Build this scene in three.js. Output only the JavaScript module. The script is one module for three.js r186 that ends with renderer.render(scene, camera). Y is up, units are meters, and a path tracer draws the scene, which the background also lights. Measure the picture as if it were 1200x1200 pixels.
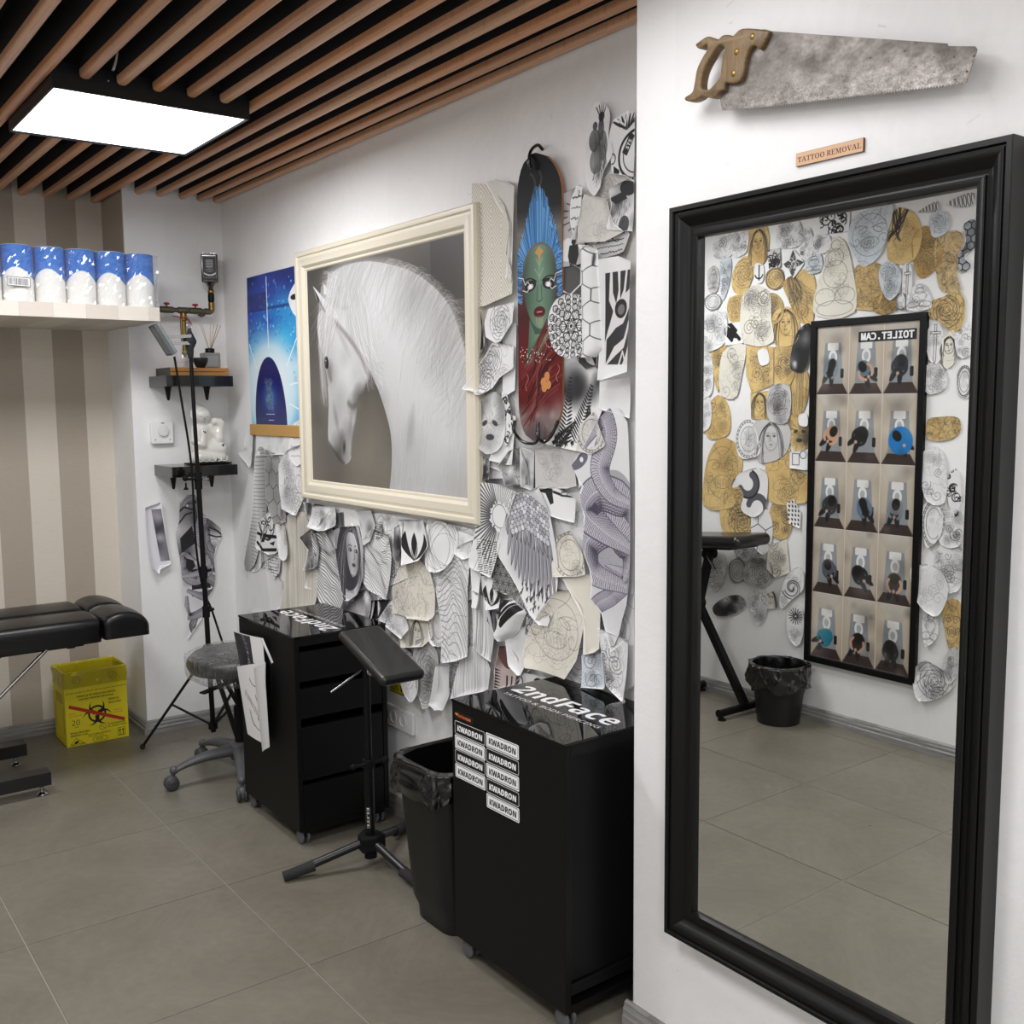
import * as THREE from 'three';
import { RoundedBoxGeometry } from 'three/addons/geometries/RoundedBoxGeometry.js';
import { mergeGeometries, mergeVertices, toCreasedNormals } from 'three/addons/utils/BufferGeometryUtils.js';
import { MarchingCubes } from 'three/addons/objects/MarchingCubes.js';
import { ImprovedNoise } from 'three/addons/math/ImprovedNoise.js';
import { RectAreaLightUniformsLib } from 'three/addons/lights/RectAreaLightUniformsLib.js';

// ---------- camera, light, exposure ----------
const scene = new THREE.Scene();
scene.background = new THREE.Color(0x000000);
const camera = new THREE.PerspectiveCamera(53.27, 1, 0.05, 40);
camera.rotation.order = 'YXZ';
camera.position.set(0, 1.542, 0);
camera.rotation.set(-0.10661, -0.6437, -0.00905);
const renderer = new THREE.WebGLRenderer({ antialias: true });
renderer.toneMapping = THREE.LinearToneMapping;
renderer.toneMappingExposure = 1.0;
renderer.shadowMap.enabled = true;
renderer.shadowMap.type = THREE.PCFSoftShadowMap;
RectAreaLightUniformsLib.init();
const PANELS = [[1.079, -3.52, 16], [1.079, -1.55, 3.5], [1.0, 0.45, 12], [0.05, -3.52, 19], [0.05, -1.55, 17], [0.05, 0.45, 33]];   // x, z, strength of the ceiling panels
const PANEL_Y = 2.455, PANEL = 0.595, PANEL_TINT = 0xfdfcff;
for (const [x, z, k] of PANELS) {
  const l = new THREE.RectAreaLight(PANEL_TINT, k, PANEL - 0.04, PANEL - 0.04);
  l.position.set(x, PANEL_Y - 0.006, z); l.lookAt(x, 0, z); l.castShadow = true; l.name = 'panel_light'; scene.add(l);
}

// ---------- the room's planes (metres; z runs into the picture, x to its right) ----------
const XR = 1.885, XL = -0.77, XP = 1.66, XB = 1.43, ZB = -4.79, ZS = -5.11, ZP = -1.735, ZF = 2.2, HC = 2.78, SLAT_Y = 2.49;

// ---------- helpers ----------
const rng = (s) => () => { s = (s + 0x6d2b79f5) | 0; let t = Math.imul(s ^ (s >>> 15), 1 | s); t = (t + Math.imul(t ^ (t >>> 7), 61 | t)) ^ t; return ((t ^ (t >>> 14)) >>> 0) / 4294967296; };
const perlin = new ImprovedNoise(), N3 = (x, y, z) => perlin.noise(x, y, z);
const clamp = (v, a, b) => Math.min(b, Math.max(a, v)), lerp = (a, b, t) => a + (b - a) * t, PI = Math.PI;
const V = (x, y, z) => new THREE.Vector3(x, y, z);
const counts = {};
function numbered(n) { const k = (counts[n] = (counts[n] ?? -1) + 1); return k ? n + '_' + String(k).padStart(3, '0') : n; }
function thing(name, label, category, pos = [0, 0, 0], turn = 0, group) {
  const o = new THREE.Group(); o.name = numbered(name); o.position.set(...pos); o.rotation.y = turn;
  o.userData = { label, category }; if (group) o.userData.group = group;
  scene.add(o); return o;
}
function tag(o, label, category, group) { Object.assign(o.userData, { label, category }); if (group) o.userData.group = group; return o; }
function part(name, geo, mat, parent, label) {
  const m = new THREE.Mesh(geo, mat); m.castShadow = m.receiveShadow = true;
  m.name = parent === scene ? numbered(name) : name; parent.add(m); if (label) m.userData.label = label; return m;
}
function solo(name, geo, mat, pos, turn, label, category, group) { const m = part(name, geo, mat, scene); m.position.set(...pos); m.rotation.y = turn; return tag(m, label, category, group); }
function struct(name, geo, mat) { const m = part(name, geo, mat, scene); m.userData.kind = 'structure'; return m; }
const at = (g, x = 0, y = 0, z = 0, rx = 0, ry = 0, rz = 0) => g.applyMatrix4(new THREE.Matrix4().makeRotationFromEuler(new THREE.Euler(rx, ry, rz)).setPosition(x, y, z));
function merge(list) {
  return mergeGeometries(list.map((g) => { g = g.index ? g.toNonIndexed() : g; for (const k of Object.keys(g.attributes)) if (!['position', 'normal', 'uv'].includes(k)) g.deleteAttribute(k); return g; }));
}
const box = (w, h, d, x = 0, y = 0, z = 0, r = 0) => at(r ? new RoundedBoxGeometry(w, h, d, 3, r) : new THREE.BoxGeometry(w, h, d), x, y, z);
const cyl = (r0, r1, h, n = 20) => new THREE.CylinderGeometry(r0, r1, h, n);
const lathe = (pts, n = 32) => new THREE.LatheGeometry(pts.map((p) => new THREE.Vector2(p[0], p[1])), n);
const curve = (pts, t = 0.5) => new THREE.CatmullRomCurve3(pts.map((p) => V(...p)), false, 'catmullrom', t);
const tube = (pts, r, n = 24, m = 8) => new THREE.TubeGeometry(pts.length > 2 ? curve(pts) : new THREE.LineCurve3(V(...pts[0]), V(...pts[1])), n, r, m);
function rod(a, b, r, n = 14, r2 = r) {            // a capped round bar from a to b
  const A = V(...a), B = V(...b), d = B.clone().sub(A), g = new THREE.CylinderGeometry(r2, r, d.length(), n);
  return g.applyMatrix4(new THREE.Matrix4().compose(A.add(B).multiplyScalar(0.5), new THREE.Quaternion().setFromUnitVectors(V(0, 1, 0), d.normalize()), V(1, 1, 1)));
}
function beam(a, b, w, h) {                        // a rectangular bar from a to b
  const A = V(...a), B = V(...b), d = B.clone().sub(A), g = new THREE.BoxGeometry(w, h, d.length());
  const m = new THREE.Matrix4().lookAt(B, A, V(0, 1, 0)); return g.applyMatrix4(m.setPosition(A.add(B).multiplyScalar(0.5)));
}
const shape = (pts) => new THREE.Shape(pts.map((p) => new THREE.Vector2(p[0], p[1])));
const spline = (pts, n = 60) => { const c = new THREE.CatmullRomCurve3(pts.map((p) => V(p[0], p[1], 0)), true, 'centripetal'); return c.getPoints(n).slice(0, n).map((p) => [p.x, p.y]); };
const extrude = (s, depth, bevel = 0, seg = 2) => new THREE.ExtrudeGeometry(s, { depth: depth - 2 * bevel, bevelEnabled: bevel > 0, bevelThickness: bevel, bevelSize: bevel, bevelOffset: -bevel, bevelSegments: seg, curveSegments: 10 }).translate(0, 0, bevel);
function roundRect(w, h, r) {
  const s = new THREE.Shape(), x = -w / 2, y = -h / 2;
  s.moveTo(x + r, y).lineTo(x + w - r, y).quadraticCurveTo(x + w, y, x + w, y + r).lineTo(x + w, y + h - r).quadraticCurveTo(x + w, y + h, x + w - r, y + h).lineTo(x + r, y + h).quadraticCurveTo(x, y + h, x, y + h - r).lineTo(x, y + r).quadraticCurveTo(x, y, x + r, y);
  return s;
}
function quadSurface(nu, nv, f) {                  // a surface over a grid; f(u, v) gives [x, y, z, tu?, tv?]
  const p = [], t = [], idx = [];
  for (let j = 0; j <= nv; j++) for (let i = 0; i <= nu; i++) { const q = f(i / nu, j / nv); p.push(q[0], q[1], q[2]); t.push(q[3] ?? i / nu, q[4] ?? 1 - j / nv); }
  for (let j = 0; j < nv; j++) for (let i = 0; i < nu; i++) { const a = j * (nu + 1) + i, b = a + nu + 1; idx.push(a, b, a + 1, b, b + 1, a + 1); }
  const g = new THREE.BufferGeometry(); g.setAttribute('position', new THREE.Float32BufferAttribute(p, 3)); g.setAttribute('uv', new THREE.Float32BufferAttribute(t, 2)); g.setIndex(idx); g.computeVertexNormals(); return g;
}
function mitredFrame(W, H, prof) {                 // prof: [inset, depth] from the outer back edge to the inner edge
  const p = [], t = [], idx = [], c = [[-1, -1], [1, -1], [1, 1], [-1, 1]];
  for (let s = 0; s < 4; s++) for (let i = 0; i + 1 < prof.length; i++) {
    const k = p.length / 3;
    for (const [a, d] of [prof[i], prof[i + 1]]) for (const q of [c[s], c[(s + 1) % 4]]) { p.push(q[0] * (W / 2 - a), q[1] * (H / 2 - a), d); t.push(s % 2 ? q[1] * H : q[0] * W, a); }
    idx.push(k, k + 1, k + 2, k + 1, k + 3, k + 2);
  }
  const g = new THREE.BufferGeometry(); g.setAttribute('position', new THREE.Float32BufferAttribute(p, 3)); g.setAttribute('uv', new THREE.Float32BufferAttribute(t, 2)); g.setIndex(idx);
  return toCreasedNormals(mergeVertices(g), 0.6);
}
// blobs joined smoothly: capsules [ax, ay, az, bx, by, bz, ra, rb] in metres
function blobs(caps, k, n, center, half) {
  const mc = new MarchingCubes(n, new THREE.MeshBasicMaterial(), false, false, 400000); mc.isolation = 0;
  for (let z = 0; z < n; z++) for (let y = 0; y < n; y++) for (let x = 0; x < n; x++) {
    const P = [x, y, z].map((v, i) => center[i] + ((v - n / 2) / (n / 2)) * half); let d = 1e3;
    for (const c of caps) {
      const ab = [c[3] - c[0], c[4] - c[1], c[5] - c[2]], l = ab[0] ** 2 + ab[1] ** 2 + ab[2] ** 2 || 1e-9;
      const t = clamp(((P[0] - c[0]) * ab[0] + (P[1] - c[1]) * ab[1] + (P[2] - c[2]) * ab[2]) / l, 0, 1);
      const e = Math.hypot(P[0] - c[0] - ab[0] * t, P[1] - c[1] - ab[1] * t, P[2] - c[2] - ab[2] * t) - lerp(c[6], c[7], t);
      const h = clamp(0.5 + (0.5 * (d - e)) / k, 0, 1); d = lerp(d, e, h) - k * h * (1 - h);
    }
    mc.field[x + y * n + z * n * n] = -d;
  }
  mc.update();
  const g = new THREE.BufferGeometry(), c = mc.count, pos = mc.positionArray.slice(0, c * 3), nor = mc.normalArray.slice(0, c * 3), uv = new Float32Array(c * 2);
  for (let i = 0; i < c; i++) { for (let j = 0; j < 3; j++) pos[i * 3 + j] = center[j] + pos[i * 3 + j] * half; uv[i * 2] = pos[i * 3]; uv[i * 2 + 1] = pos[i * 3 + 1]; }
  g.setAttribute('position', new THREE.BufferAttribute(pos, 3)); g.setAttribute('normal', new THREE.BufferAttribute(nor, 3)); g.setAttribute('uv', new THREE.BufferAttribute(uv, 2));
  return g;
}
// textures
function paint(w, h, f, opt = {}) {
  const c = document.createElement('canvas'); c.width = w; c.height = h; const x = c.getContext('2d'); f(x, w, h);
  const t = new THREE.CanvasTexture(c); if (!opt.data) t.colorSpace = THREE.SRGBColorSpace;
  if (opt.repeat) { t.wrapS = t.wrapT = THREE.RepeatWrapping; t.repeat.set(...opt.repeat); }
  t.anisotropy = 8; return t;
}
function noiseTex(w, h, f, opt = {}) {              // f(u, v) gives [r, g, b] 0..255
  const d = new Uint8Array(w * h * 4);
  for (let y = 0; y < h; y++) for (let x = 0; x < w; x++) { const c = f(x / w, y / h), i = (y * w + x) * 4; for (let k = 0; k < 3; k++) d[i + k] = clamp(c[k], 0, 255); d[i + 3] = 255; }
  const t = new THREE.DataTexture(d, w, h); t.magFilter = THREE.LinearFilter; t.minFilter = THREE.LinearFilter; t.wrapS = t.wrapT = THREE.RepeatWrapping;
  if (!opt.data) t.colorSpace = THREE.SRGBColorSpace; if (opt.repeat) t.repeat.set(...opt.repeat); t.needsUpdate = true; return t;
}
const tileNoise = (u, v, f, s) => { const a = u * 2 * PI, b = v * 2 * PI, R = f / (2 * PI); return N3(R * Math.cos(a) + s, R * Math.sin(a) + R * Math.cos(b), R * Math.sin(b) + s * 1.7); };
const std = (o) => new THREE.MeshStandardMaterial(o), phys = (o) => new THREE.MeshPhysicalMaterial(o);
const M = {
  black: phys({ color: 0x0a0a0b, roughness: 0.45, specularIntensity: 0.45 }), blackMatte: phys({ color: 0x09090a, roughness: 0.75, specularIntensity: 0.5 }), blackGloss: phys({ color: 0x070708, roughness: 0.22, clearcoat: 0.4 }),
  steel: std({ color: 0xb9bbbd, metalness: 1, roughness: 0.22 }), darkSteel: std({ color: 0x111112, metalness: 0.4, roughness: 0.4 }), brass: std({ color: 0x8a7440, metalness: 0.9, roughness: 0.38 }),
  agedPipe: std({ color: 0x6b6655, metalness: 0.75, roughness: 0.5 }), red: std({ color: 0xa31524, roughness: 0.45 }), white: std({ color: 0xe9e9e8, roughness: 0.45 }),
  greyPlastic: std({ color: 0x57585a, roughness: 0.55 }), rubber: std({ color: 0x262627, roughness: 0.85 }), glass: phys({ color: 0xffffff, roughness: 0.03, transmission: 1, thickness: 0, ior: 1.5 }),
};

// ---------- surfaces of the room ----------
function worldUV(g) {                               // texture coordinates in metres from the position and the facing
  const P = g.attributes.position, Nn = g.attributes.normal, t = new Float32Array(P.count * 2);
  for (let i = 0; i < P.count; i++) {
    const a = Math.abs(Nn.getX(i)), b = Math.abs(Nn.getY(i)), c = Math.abs(Nn.getZ(i));
    if (a >= b && a >= c) { t[2 * i] = P.getZ(i); t[2 * i + 1] = P.getY(i); } else if (b >= c) { t[2 * i] = P.getX(i); t[2 * i + 1] = P.getZ(i); } else { t[2 * i] = P.getX(i); t[2 * i + 1] = P.getY(i); }
  }
  g.setAttribute('uv', new THREE.BufferAttribute(t, 2)); return g;
}
const span = (x0, x1, y0, y1, z0, z1) => box(x1 - x0, y1 - y0, z1 - z0, (x0 + x1) / 2, (y0 + y1) / 2, (z0 + z1) / 2);
const plasterBump = noiseTex(256, 256, (u, v) => { const n = 128 + 60 * tileNoise(u, v, 18, 1) + 60 * tileNoise(u, v, 60, 5); return [n, n, n]; }, { data: true, repeat: [2.2, 2.2] });
const plaster = paint(1024, 1024, (x, w, h) => {
  const r = rng(11); x.fillStyle = '#ececeb'; x.fillRect(0, 0, w, h);
  for (let i = 0; i < 60; i++) { const a = r() * w, b = r() * h, R = 60 + r() * 160, g = x.createRadialGradient(a, b, 0, a, b, R), c = r() < 0.5 ? '214,214,212' : '240,240,240'; g.addColorStop(0, `rgba(${c},.18)`); g.addColorStop(1, `rgba(${c},0)`); x.fillStyle = g; x.fillRect(a - R, b - R, 2 * R, 2 * R); }
  for (let i = 0; i < 34; i++) { x.strokeStyle = `rgba(110,108,104,${0.06 + r() * 0.2})`; x.lineWidth = 0.6 + r() * 1.6; const a = r() * w, b = r() * h, t = r() * 6.3, l = 3 + r() * 14; x.beginPath(); x.moveTo(a, b); x.lineTo(a + Math.cos(t) * l, b + Math.sin(t) * l); x.stroke(); }
}, { repeat: [0.62, 0.62] });
const wallMat = std({ map: plaster, roughness: 0.6, bumpMap: plasterBump, bumpScale: 0.0006 });
const STRIPE = 0.2675;
const stripes = paint(512, 512, (x, w, h) => {
  const r = rng(5); x.fillStyle = '#a99f90'; x.fillRect(0, 0, w, h); x.fillStyle = '#d3cbbd'; x.fillRect(w / 2, 0, w / 2, h);
  for (let i = 0; i < 2600; i++) { x.strokeStyle = `rgba(${r() < 0.5 ? '255,250,240' : '90,80,70'},${r() * 0.05})`; const a = r() * w, b = r() * h; x.beginPath(); x.moveTo(a, b); x.lineTo(a + 14 + r() * 50, b + r() * 2 - 1); x.stroke(); }
  x.fillStyle = 'rgba(110,100,90,.35)'; x.fillRect(0, 0, 1.5, h); x.fillRect(w / 2, 0, 1.5, h);
}, { repeat: [1 / STRIPE, 1.6] });
stripes.offset.x = -(0.909 / STRIPE - 3);
const stripeMat = std({ map: stripes, roughness: 0.62 });
struct('wall_right', worldUV(span(XR, XR + 0.12, 0, HC, ZB - 0.5, ZP + 0.05)), wallMat);
struct('wall_back', worldUV(span(XB, XR, 0, HC, ZS - 0.1, ZB)), wallMat);
struct('wall_stripes', worldUV(span(XL - 0.12, XB + 0.0, 0, HC, ZS - 0.12, ZS)), stripeMat);
struct('wall_left', worldUV(span(XL - 0.12, XL, 0, HC, ZS, ZF + 0.12)), wallMat);
struct('wall_front', worldUV(span(XL, XP + 0.3, 0, HC, ZF, ZF + 0.12)), wallMat);
struct('wall_pillar', worldUV(at(new RoundedBoxGeometry(0.4, HC, ZF - ZP, 2, 0.006), XP + 0.2, HC / 2, (ZF + ZP) / 2)), wallMat);
// the short return beside the shelves is papered above the deep shelf
struct('wall_return', worldUV(span(XB - 0.004, XB, 1.9, HC, ZS, ZB + 0.0005)), std({ color: 0xa99f90, roughness: 0.62 }));

// floor: grouted stoneware tiles, each its own slab
const floor = new THREE.Group(); floor.name = 'floor'; floor.userData.kind = 'structure'; scene.add(floor);
part('grout', worldUV(span(XL - 0.1, XR + 0.1, -0.08, -0.0022, ZS - 0.1, ZF + 0.1)), std({ color: 0x96938a, roughness: 0.9 }), floor);
const tileMaps = [0, 1, 2].map((s) => noiseTex(256, 256, (u, v) => { const n = 6 * tileNoise(u, v, 5, s * 9) + 5 * tileNoise(u, v, 30, s) + 4 * tileNoise(u, v, 90, s + 3); return [114 + n, 109 + n, 97 + n]; }, { repeat: [1.1, 1.1] }));
const tileRough = noiseTex(256, 256, (u, v) => { const n = 92 + 26 * tileNoise(u, v, 7, 2) + 12 * tileNoise(u, v, 40, 8); return [n, n, n]; }, { data: true });
const tileMats = tileMaps.map((map) => std({ map, roughness: 1, roughnessMap: tileRough }));
{
  const gx = [], gz = [], GAP = 0.0032; const rt = rng(77);
  for (let k = -1; k <= 4; k++) gx.push(1.148 - 0.6 * k + (k < 0 ? 0 : 0)); gx.sort((a, b) => a - b);
  for (let k = -10; k <= 4; k++) gz.push(-3.083 + 0.6 * k);
  const xs = [XL - 0.02, ...gx.filter((v) => v > XL && v < XR), XR + 0.02], zs = [ZS - 0.02, ...gz.filter((v) => v > ZS && v < ZF).sort((a, b) => a - b), ZF + 0.02];
  for (let i = 0; i + 1 < xs.length; i++) for (let j = 0; j + 1 < zs.length; j++) {
    if (xs[i + 1] - xs[i] < 0.03) continue;
    const w = xs[i + 1] - xs[i] - GAP, d = zs[j + 1] - zs[j] - GAP, g = worldUV(at(new RoundedBoxGeometry(w, 0.012, d, 1, 0.0008), (xs[i] + xs[i + 1]) / 2, -0.006 - rt() * 0.0004, (zs[j] + zs[j + 1]) / 2));
    part('tile', g, tileMats[Math.floor(rt() * 3)], floor);
  }
}
// ceiling: dark soffit with round-nosed timber slats
const ceiling = new THREE.Group(); ceiling.name = 'ceiling'; ceiling.userData.kind = 'structure'; scene.add(ceiling);
part('soffit', worldUV(span(XL - 0.12, XR + 0.12, HC, HC + 0.12, ZS - 0.12, ZF + 0.12)), std({ color: 0x07070b, roughness: 0.95 }), ceiling);
const slatMap = paint(256, 1024, (x, w, h) => {
  const r = rng(31); x.fillStyle = '#cfa27f'; x.fillRect(0, 0, w, h);
  for (let i = 0; i < 900; i++) { x.strokeStyle = r() < 0.5 ? `rgba(70,40,26,${r() * 0.16})` : `rgba(190,140,105,${r() * 0.13})`; x.lineWidth = 0.5 + r() * 1.6; const a = r() * w, b = r() * h; x.beginPath(); x.moveTo(a, b); x.bezierCurveTo(a + 3 * r(), b + 40, a - 3 * r(), b + 90, a, b + 130 + r() * 160); x.stroke(); }
}, { repeat: [4, 0.9] });
const slatMats = [0xffffff, 0xf0e6e0, 0xffeedd].map((c) => std({ map: slatMap, color: c, roughness: 0.36 }));
const slatBody = std({ color: 0x0b0b10, roughness: 0.8 });
function slat(x, z0, z1, mi) {
  const s = new THREE.Shape(), a = 0.0155; s.moveTo(-a, 0.024).lineTo(-a, 0.012).bezierCurveTo(-a, 0.003, -0.009, 0, 0, 0).bezierCurveTo(0.009, 0, a, 0.003, a, 0.012).lineTo(a, 0.024).lineTo(-a, 0.024);
  const g = new THREE.ExtrudeGeometry(s, { depth: z1 - z0, bevelEnabled: false, curveSegments: 5 });
  const m = part('slat', worldUV(g), slatMats[mi % 3], ceiling); m.position.set(x, SLAT_Y, z0);
  part('carrier', box(0.028, 0.085, z1 - z0 - 0.004, 0, 0.024 + 0.0425, (z1 - z0) / 2), slatBody, m);
}
{
  const xs = [1.8635, 1.785, 1.7, 1.597]; for (let x = 1.5; x > XL + 0.03; x -= 0.105) xs.push(x);
  xs.forEach((x, i) => {
    const zEnd = x > XB ? ZB : ZS, zNear = x > XP - 0.025 ? ZP - 0.005 : ZF;
    const cuts = []; for (const [px, pz] of [...PANELS].sort((a, b) => a[1] - b[1])) if (Math.abs(x - px) < PANEL / 2 + 0.012) cuts.push([pz - PANEL / 2 - 0.012, pz + PANEL / 2 + 0.012]);
    let z = zEnd + 0.004; for (const c of cuts) { if (c[0] - z > 0.1) slat(x, z, c[0], i); z = c[1]; } slat(x, z, zNear, i);
  });
}
// skirting boards: grey streaked profile round the room
const skirtMap = paint(1024, 128, (x, w, h) => {
  const r = rng(8); x.fillStyle = '#8b8a87'; x.fillRect(0, 0, w, h);
  for (let i = 0; i < 520; i++) { x.strokeStyle = r() < 0.55 ? `rgba(52,51,50,${r() * 0.3})` : `rgba(200,199,196,${r() * 0.3})`; x.lineWidth = 0.6 + r() * 2.4; const a = r() * w, b = r() * h; x.beginPath(); x.moveTo(a, b); x.bezierCurveTo(a + 30, b + r() * 5, a + 60, b - r() * 5, a + 90 + r() * 120, b + r() * 4 - 2); x.stroke(); }
}, { repeat: [1.2, 12] });
const skirtMat = std({ map: skirtMap, roughness: 0.5 });
const SKIRT = [[0, 0], [0.018, 0], [0.018, 0.026], [0.0145, 0.031], [0.0145, 0.043], [0.011, 0.05], [0.0095, 0.058], [0.004, 0.064], [0, 0.065]];
function skirting(name, b, a, e1 = 0, e0 = 0) {       // runs from b to a; e1, e0 lengthen those ends
  const dx = b[0] - a[0], dz = b[1] - a[1], L = Math.hypot(dx, dz) + e0 + e1, g = new THREE.ExtrudeGeometry(shape(SKIRT), { depth: L, bevelEnabled: false });
  const P = g.attributes.position, t = new Float32Array(P.count * 2); for (let i = 0; i < P.count; i++) { t[2 * i] = P.getZ(i); t[2 * i + 1] = P.getY(i) + P.getX(i); } g.setAttribute('uv', new THREE.BufferAttribute(t, 2));
  const m = struct(name, g, skirtMat); m.position.set(a[0] - (dx / (L - e0 - e1)) * e0, 0, a[1] - (dz / (L - e0 - e1)) * e0); m.rotation.y = Math.atan2(dx, dz);
}
skirting('baseboard_right', [XR, ZB], [XR, ZP]);
skirting('baseboard_pillar_side', [XR, ZP], [XP, ZP], 0, 0);
skirting('baseboard_pillar', [XP, ZP], [XP, ZF], 0.018, 0);
skirting('baseboard_back', [XB, ZB], [XR, ZB], 0, 0);
skirting('baseboard_return', [XB, ZS], [XB, ZB], 0, 0.018);
skirting('baseboard_stripes', [XL, ZS], [XB, ZS]);
skirting('baseboard_left', [XL, ZF], [XL, ZS]);

// ---------- ceiling light panels ----------
const glowMat = new THREE.MeshStandardMaterial({ color: 0xffffff, emissive: PANEL_TINT, emissiveIntensity: 3.2, roughness: 0.5 });
PANELS.forEach(([x, z], i) => {
  const t = thing('ceiling_light', ['square white LED panel in a black frame between the slats above the trolleys', 'square LED panel in a black frame overhead, in front of the mirror', 'square LED panel in a black frame behind the viewer, on the mirror side', 'square LED panel in a black frame over the treatment couch', 'square LED panel in a black frame above the framed poster', 'square LED panel in a black frame behind the viewer, on the poster side'][i], 'ceiling light', [x, PANEL_Y, z]);
  const P2 = PANEL / 2, fr = at(mitredFrame(PANEL, PANEL, [[0, 0.075], [0, 0.002], [0.002, 0], [0.005, 0], [0.0065, 0.002], [0.007, 0.01]].map(([a, d]) => [a, -d])), 0, 0, 0, PI / 2);
  part('frame', merge([fr, box(PANEL - 0.004, 0.004, PANEL - 0.004, 0, 0.073, 0)]), std({ color: 0x16161a, roughness: 0.45, side: THREE.DoubleSide }), t);
  part('diffuser', at(new THREE.PlaneGeometry(PANEL - 0.014, PANEL - 0.014), 0, 0.006, 0, PI / 2), glowMat, t);
  if (!i) {
    part('cable', tube([[-0.125, 0.07, P2 - 0.03], [-0.122, 0.085, P2 + 0.0], [-0.118, 0.12, P2 + 0.03], [-0.116, 0.19, P2 + 0.05], [-0.113, 0.32, P2 + 0.06]], 0.0042, 24, 8), M.white, t, 'white supply cable');
    for (const s of [-0.14, 0.1]) part('screw', at(new THREE.SphereGeometry(0.0035, 10, 8), s, 0.045, P2 + 0.001), M.steel, t);
  }
});

// ---------- drawings: what is printed or drawn on a sheet of w x h pixels ----------
const INK = (a, c = '38,37,40') => `rgba(${c},${a})`;
function path(x, pts, close) { x.beginPath(); pts.forEach((p, i) => (i ? x.lineTo(p[0], p[1]) : x.moveTo(p[0], p[1]))); if (close) x.closePath(); }
function swirl(x, cx, cy, R, turns, a0, dir = 1) { x.beginPath(); for (let i = 0; i <= 40; i++) { const t = i / 40, a = a0 + dir * t * turns * 2 * PI, q = R * (1 - t * 0.88); x.lineTo(cx + q * Math.cos(a), cy + q * Math.sin(a)); } x.stroke(); }
function roseLines(x, cx, cy, R, r, lw) {
  x.lineWidth = Math.min(lw, R * 0.026);
  for (let k = 5; k >= 1; k--) { const q = (R * k) / 5, n = 3 + k; for (let i = 0; i < n; i++) { const a = (i / n) * 2 * PI + k * 0.7 + r() * 0.4, w = PI / n + 0.25; x.beginPath(); x.arc(cx + 0.25 * q * Math.cos(a), cy + 0.25 * q * Math.sin(a), q * (0.74 + 0.1 * r()), a - w, a + w); x.quadraticCurveTo(cx + q * 0.7 * Math.cos(a), cy + q * 0.7 * Math.sin(a), cx + q * 0.6 * Math.cos(a - w), cy + q * 0.6 * Math.sin(a - w)); x.stroke(); } }
}
function smudges(x, w, h, r, n, a, c = '30,30,32') { for (let i = 0; i < n; i++) { const px = r() * w, py = r() * h, R = (0.06 + r() * 0.24) * Math.max(w, h), g = x.createRadialGradient(px, py, 0, px, py, R); g.addColorStop(0, `rgba(${c},${a * r()})`); g.addColorStop(1, `rgba(${c},0)`); x.fillStyle = g; x.fillRect(px - R, py - R, 2 * R, 2 * R); } }
function scribble(x, w, h, r, n, lw, a) { for (let i = 0; i < n; i++) { x.strokeStyle = INK(a * (0.4 + 0.6 * r())); x.lineWidth = lw * (0.5 + r()); const px = r() * w, py = r() * h, s = 0.16 * Math.max(w, h); x.beginPath(); x.moveTo(px, py); x.bezierCurveTo(px + (r() - 0.5) * s * 2, py + (r() - 0.5) * s * 2, px + (r() - 0.5) * s * 2, py + (r() - 0.5) * s * 2, px + (r() - 0.5) * s * 2.4, py + (r() - 0.5) * s * 2.4); x.stroke(); } }
function lineArt(x, w, h, r, a, lw) {
  const m = Math.min(w, h); x.strokeStyle = INK(a); x.lineWidth = lw;
  for (let i = 0; i < 4; i++) swirl(x, w * (0.2 + 0.6 * r()), h * (0.15 + 0.7 * r()), m * (0.1 + 0.14 * r()), 1 + r() * 1.4, r() * 6, r() < 0.5 ? 1 : -1);
  for (let i = 0; i < 3; i++) roseLines(x, w * (0.2 + 0.6 * r()), h * (0.15 + 0.7 * r()), m * (0.12 + 0.14 * r()), r, lw * 0.8);
  for (let i = 0; i < 12; i++) { const a0 = r() * 6.3, px = w * r(), py = h * r(), l = m * (0.15 + 0.25 * r()); x.beginPath(); x.moveTo(px, py); x.quadraticCurveTo(px + l * Math.cos(a0 + 0.7), py + l * Math.sin(a0 + 0.7), px + 1.3 * l * Math.cos(a0), py + 1.3 * l * Math.sin(a0)); x.quadraticCurveTo(px + l * Math.cos(a0 - 0.7), py + l * Math.sin(a0 - 0.7), px, py); x.stroke(); }
}
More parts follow.
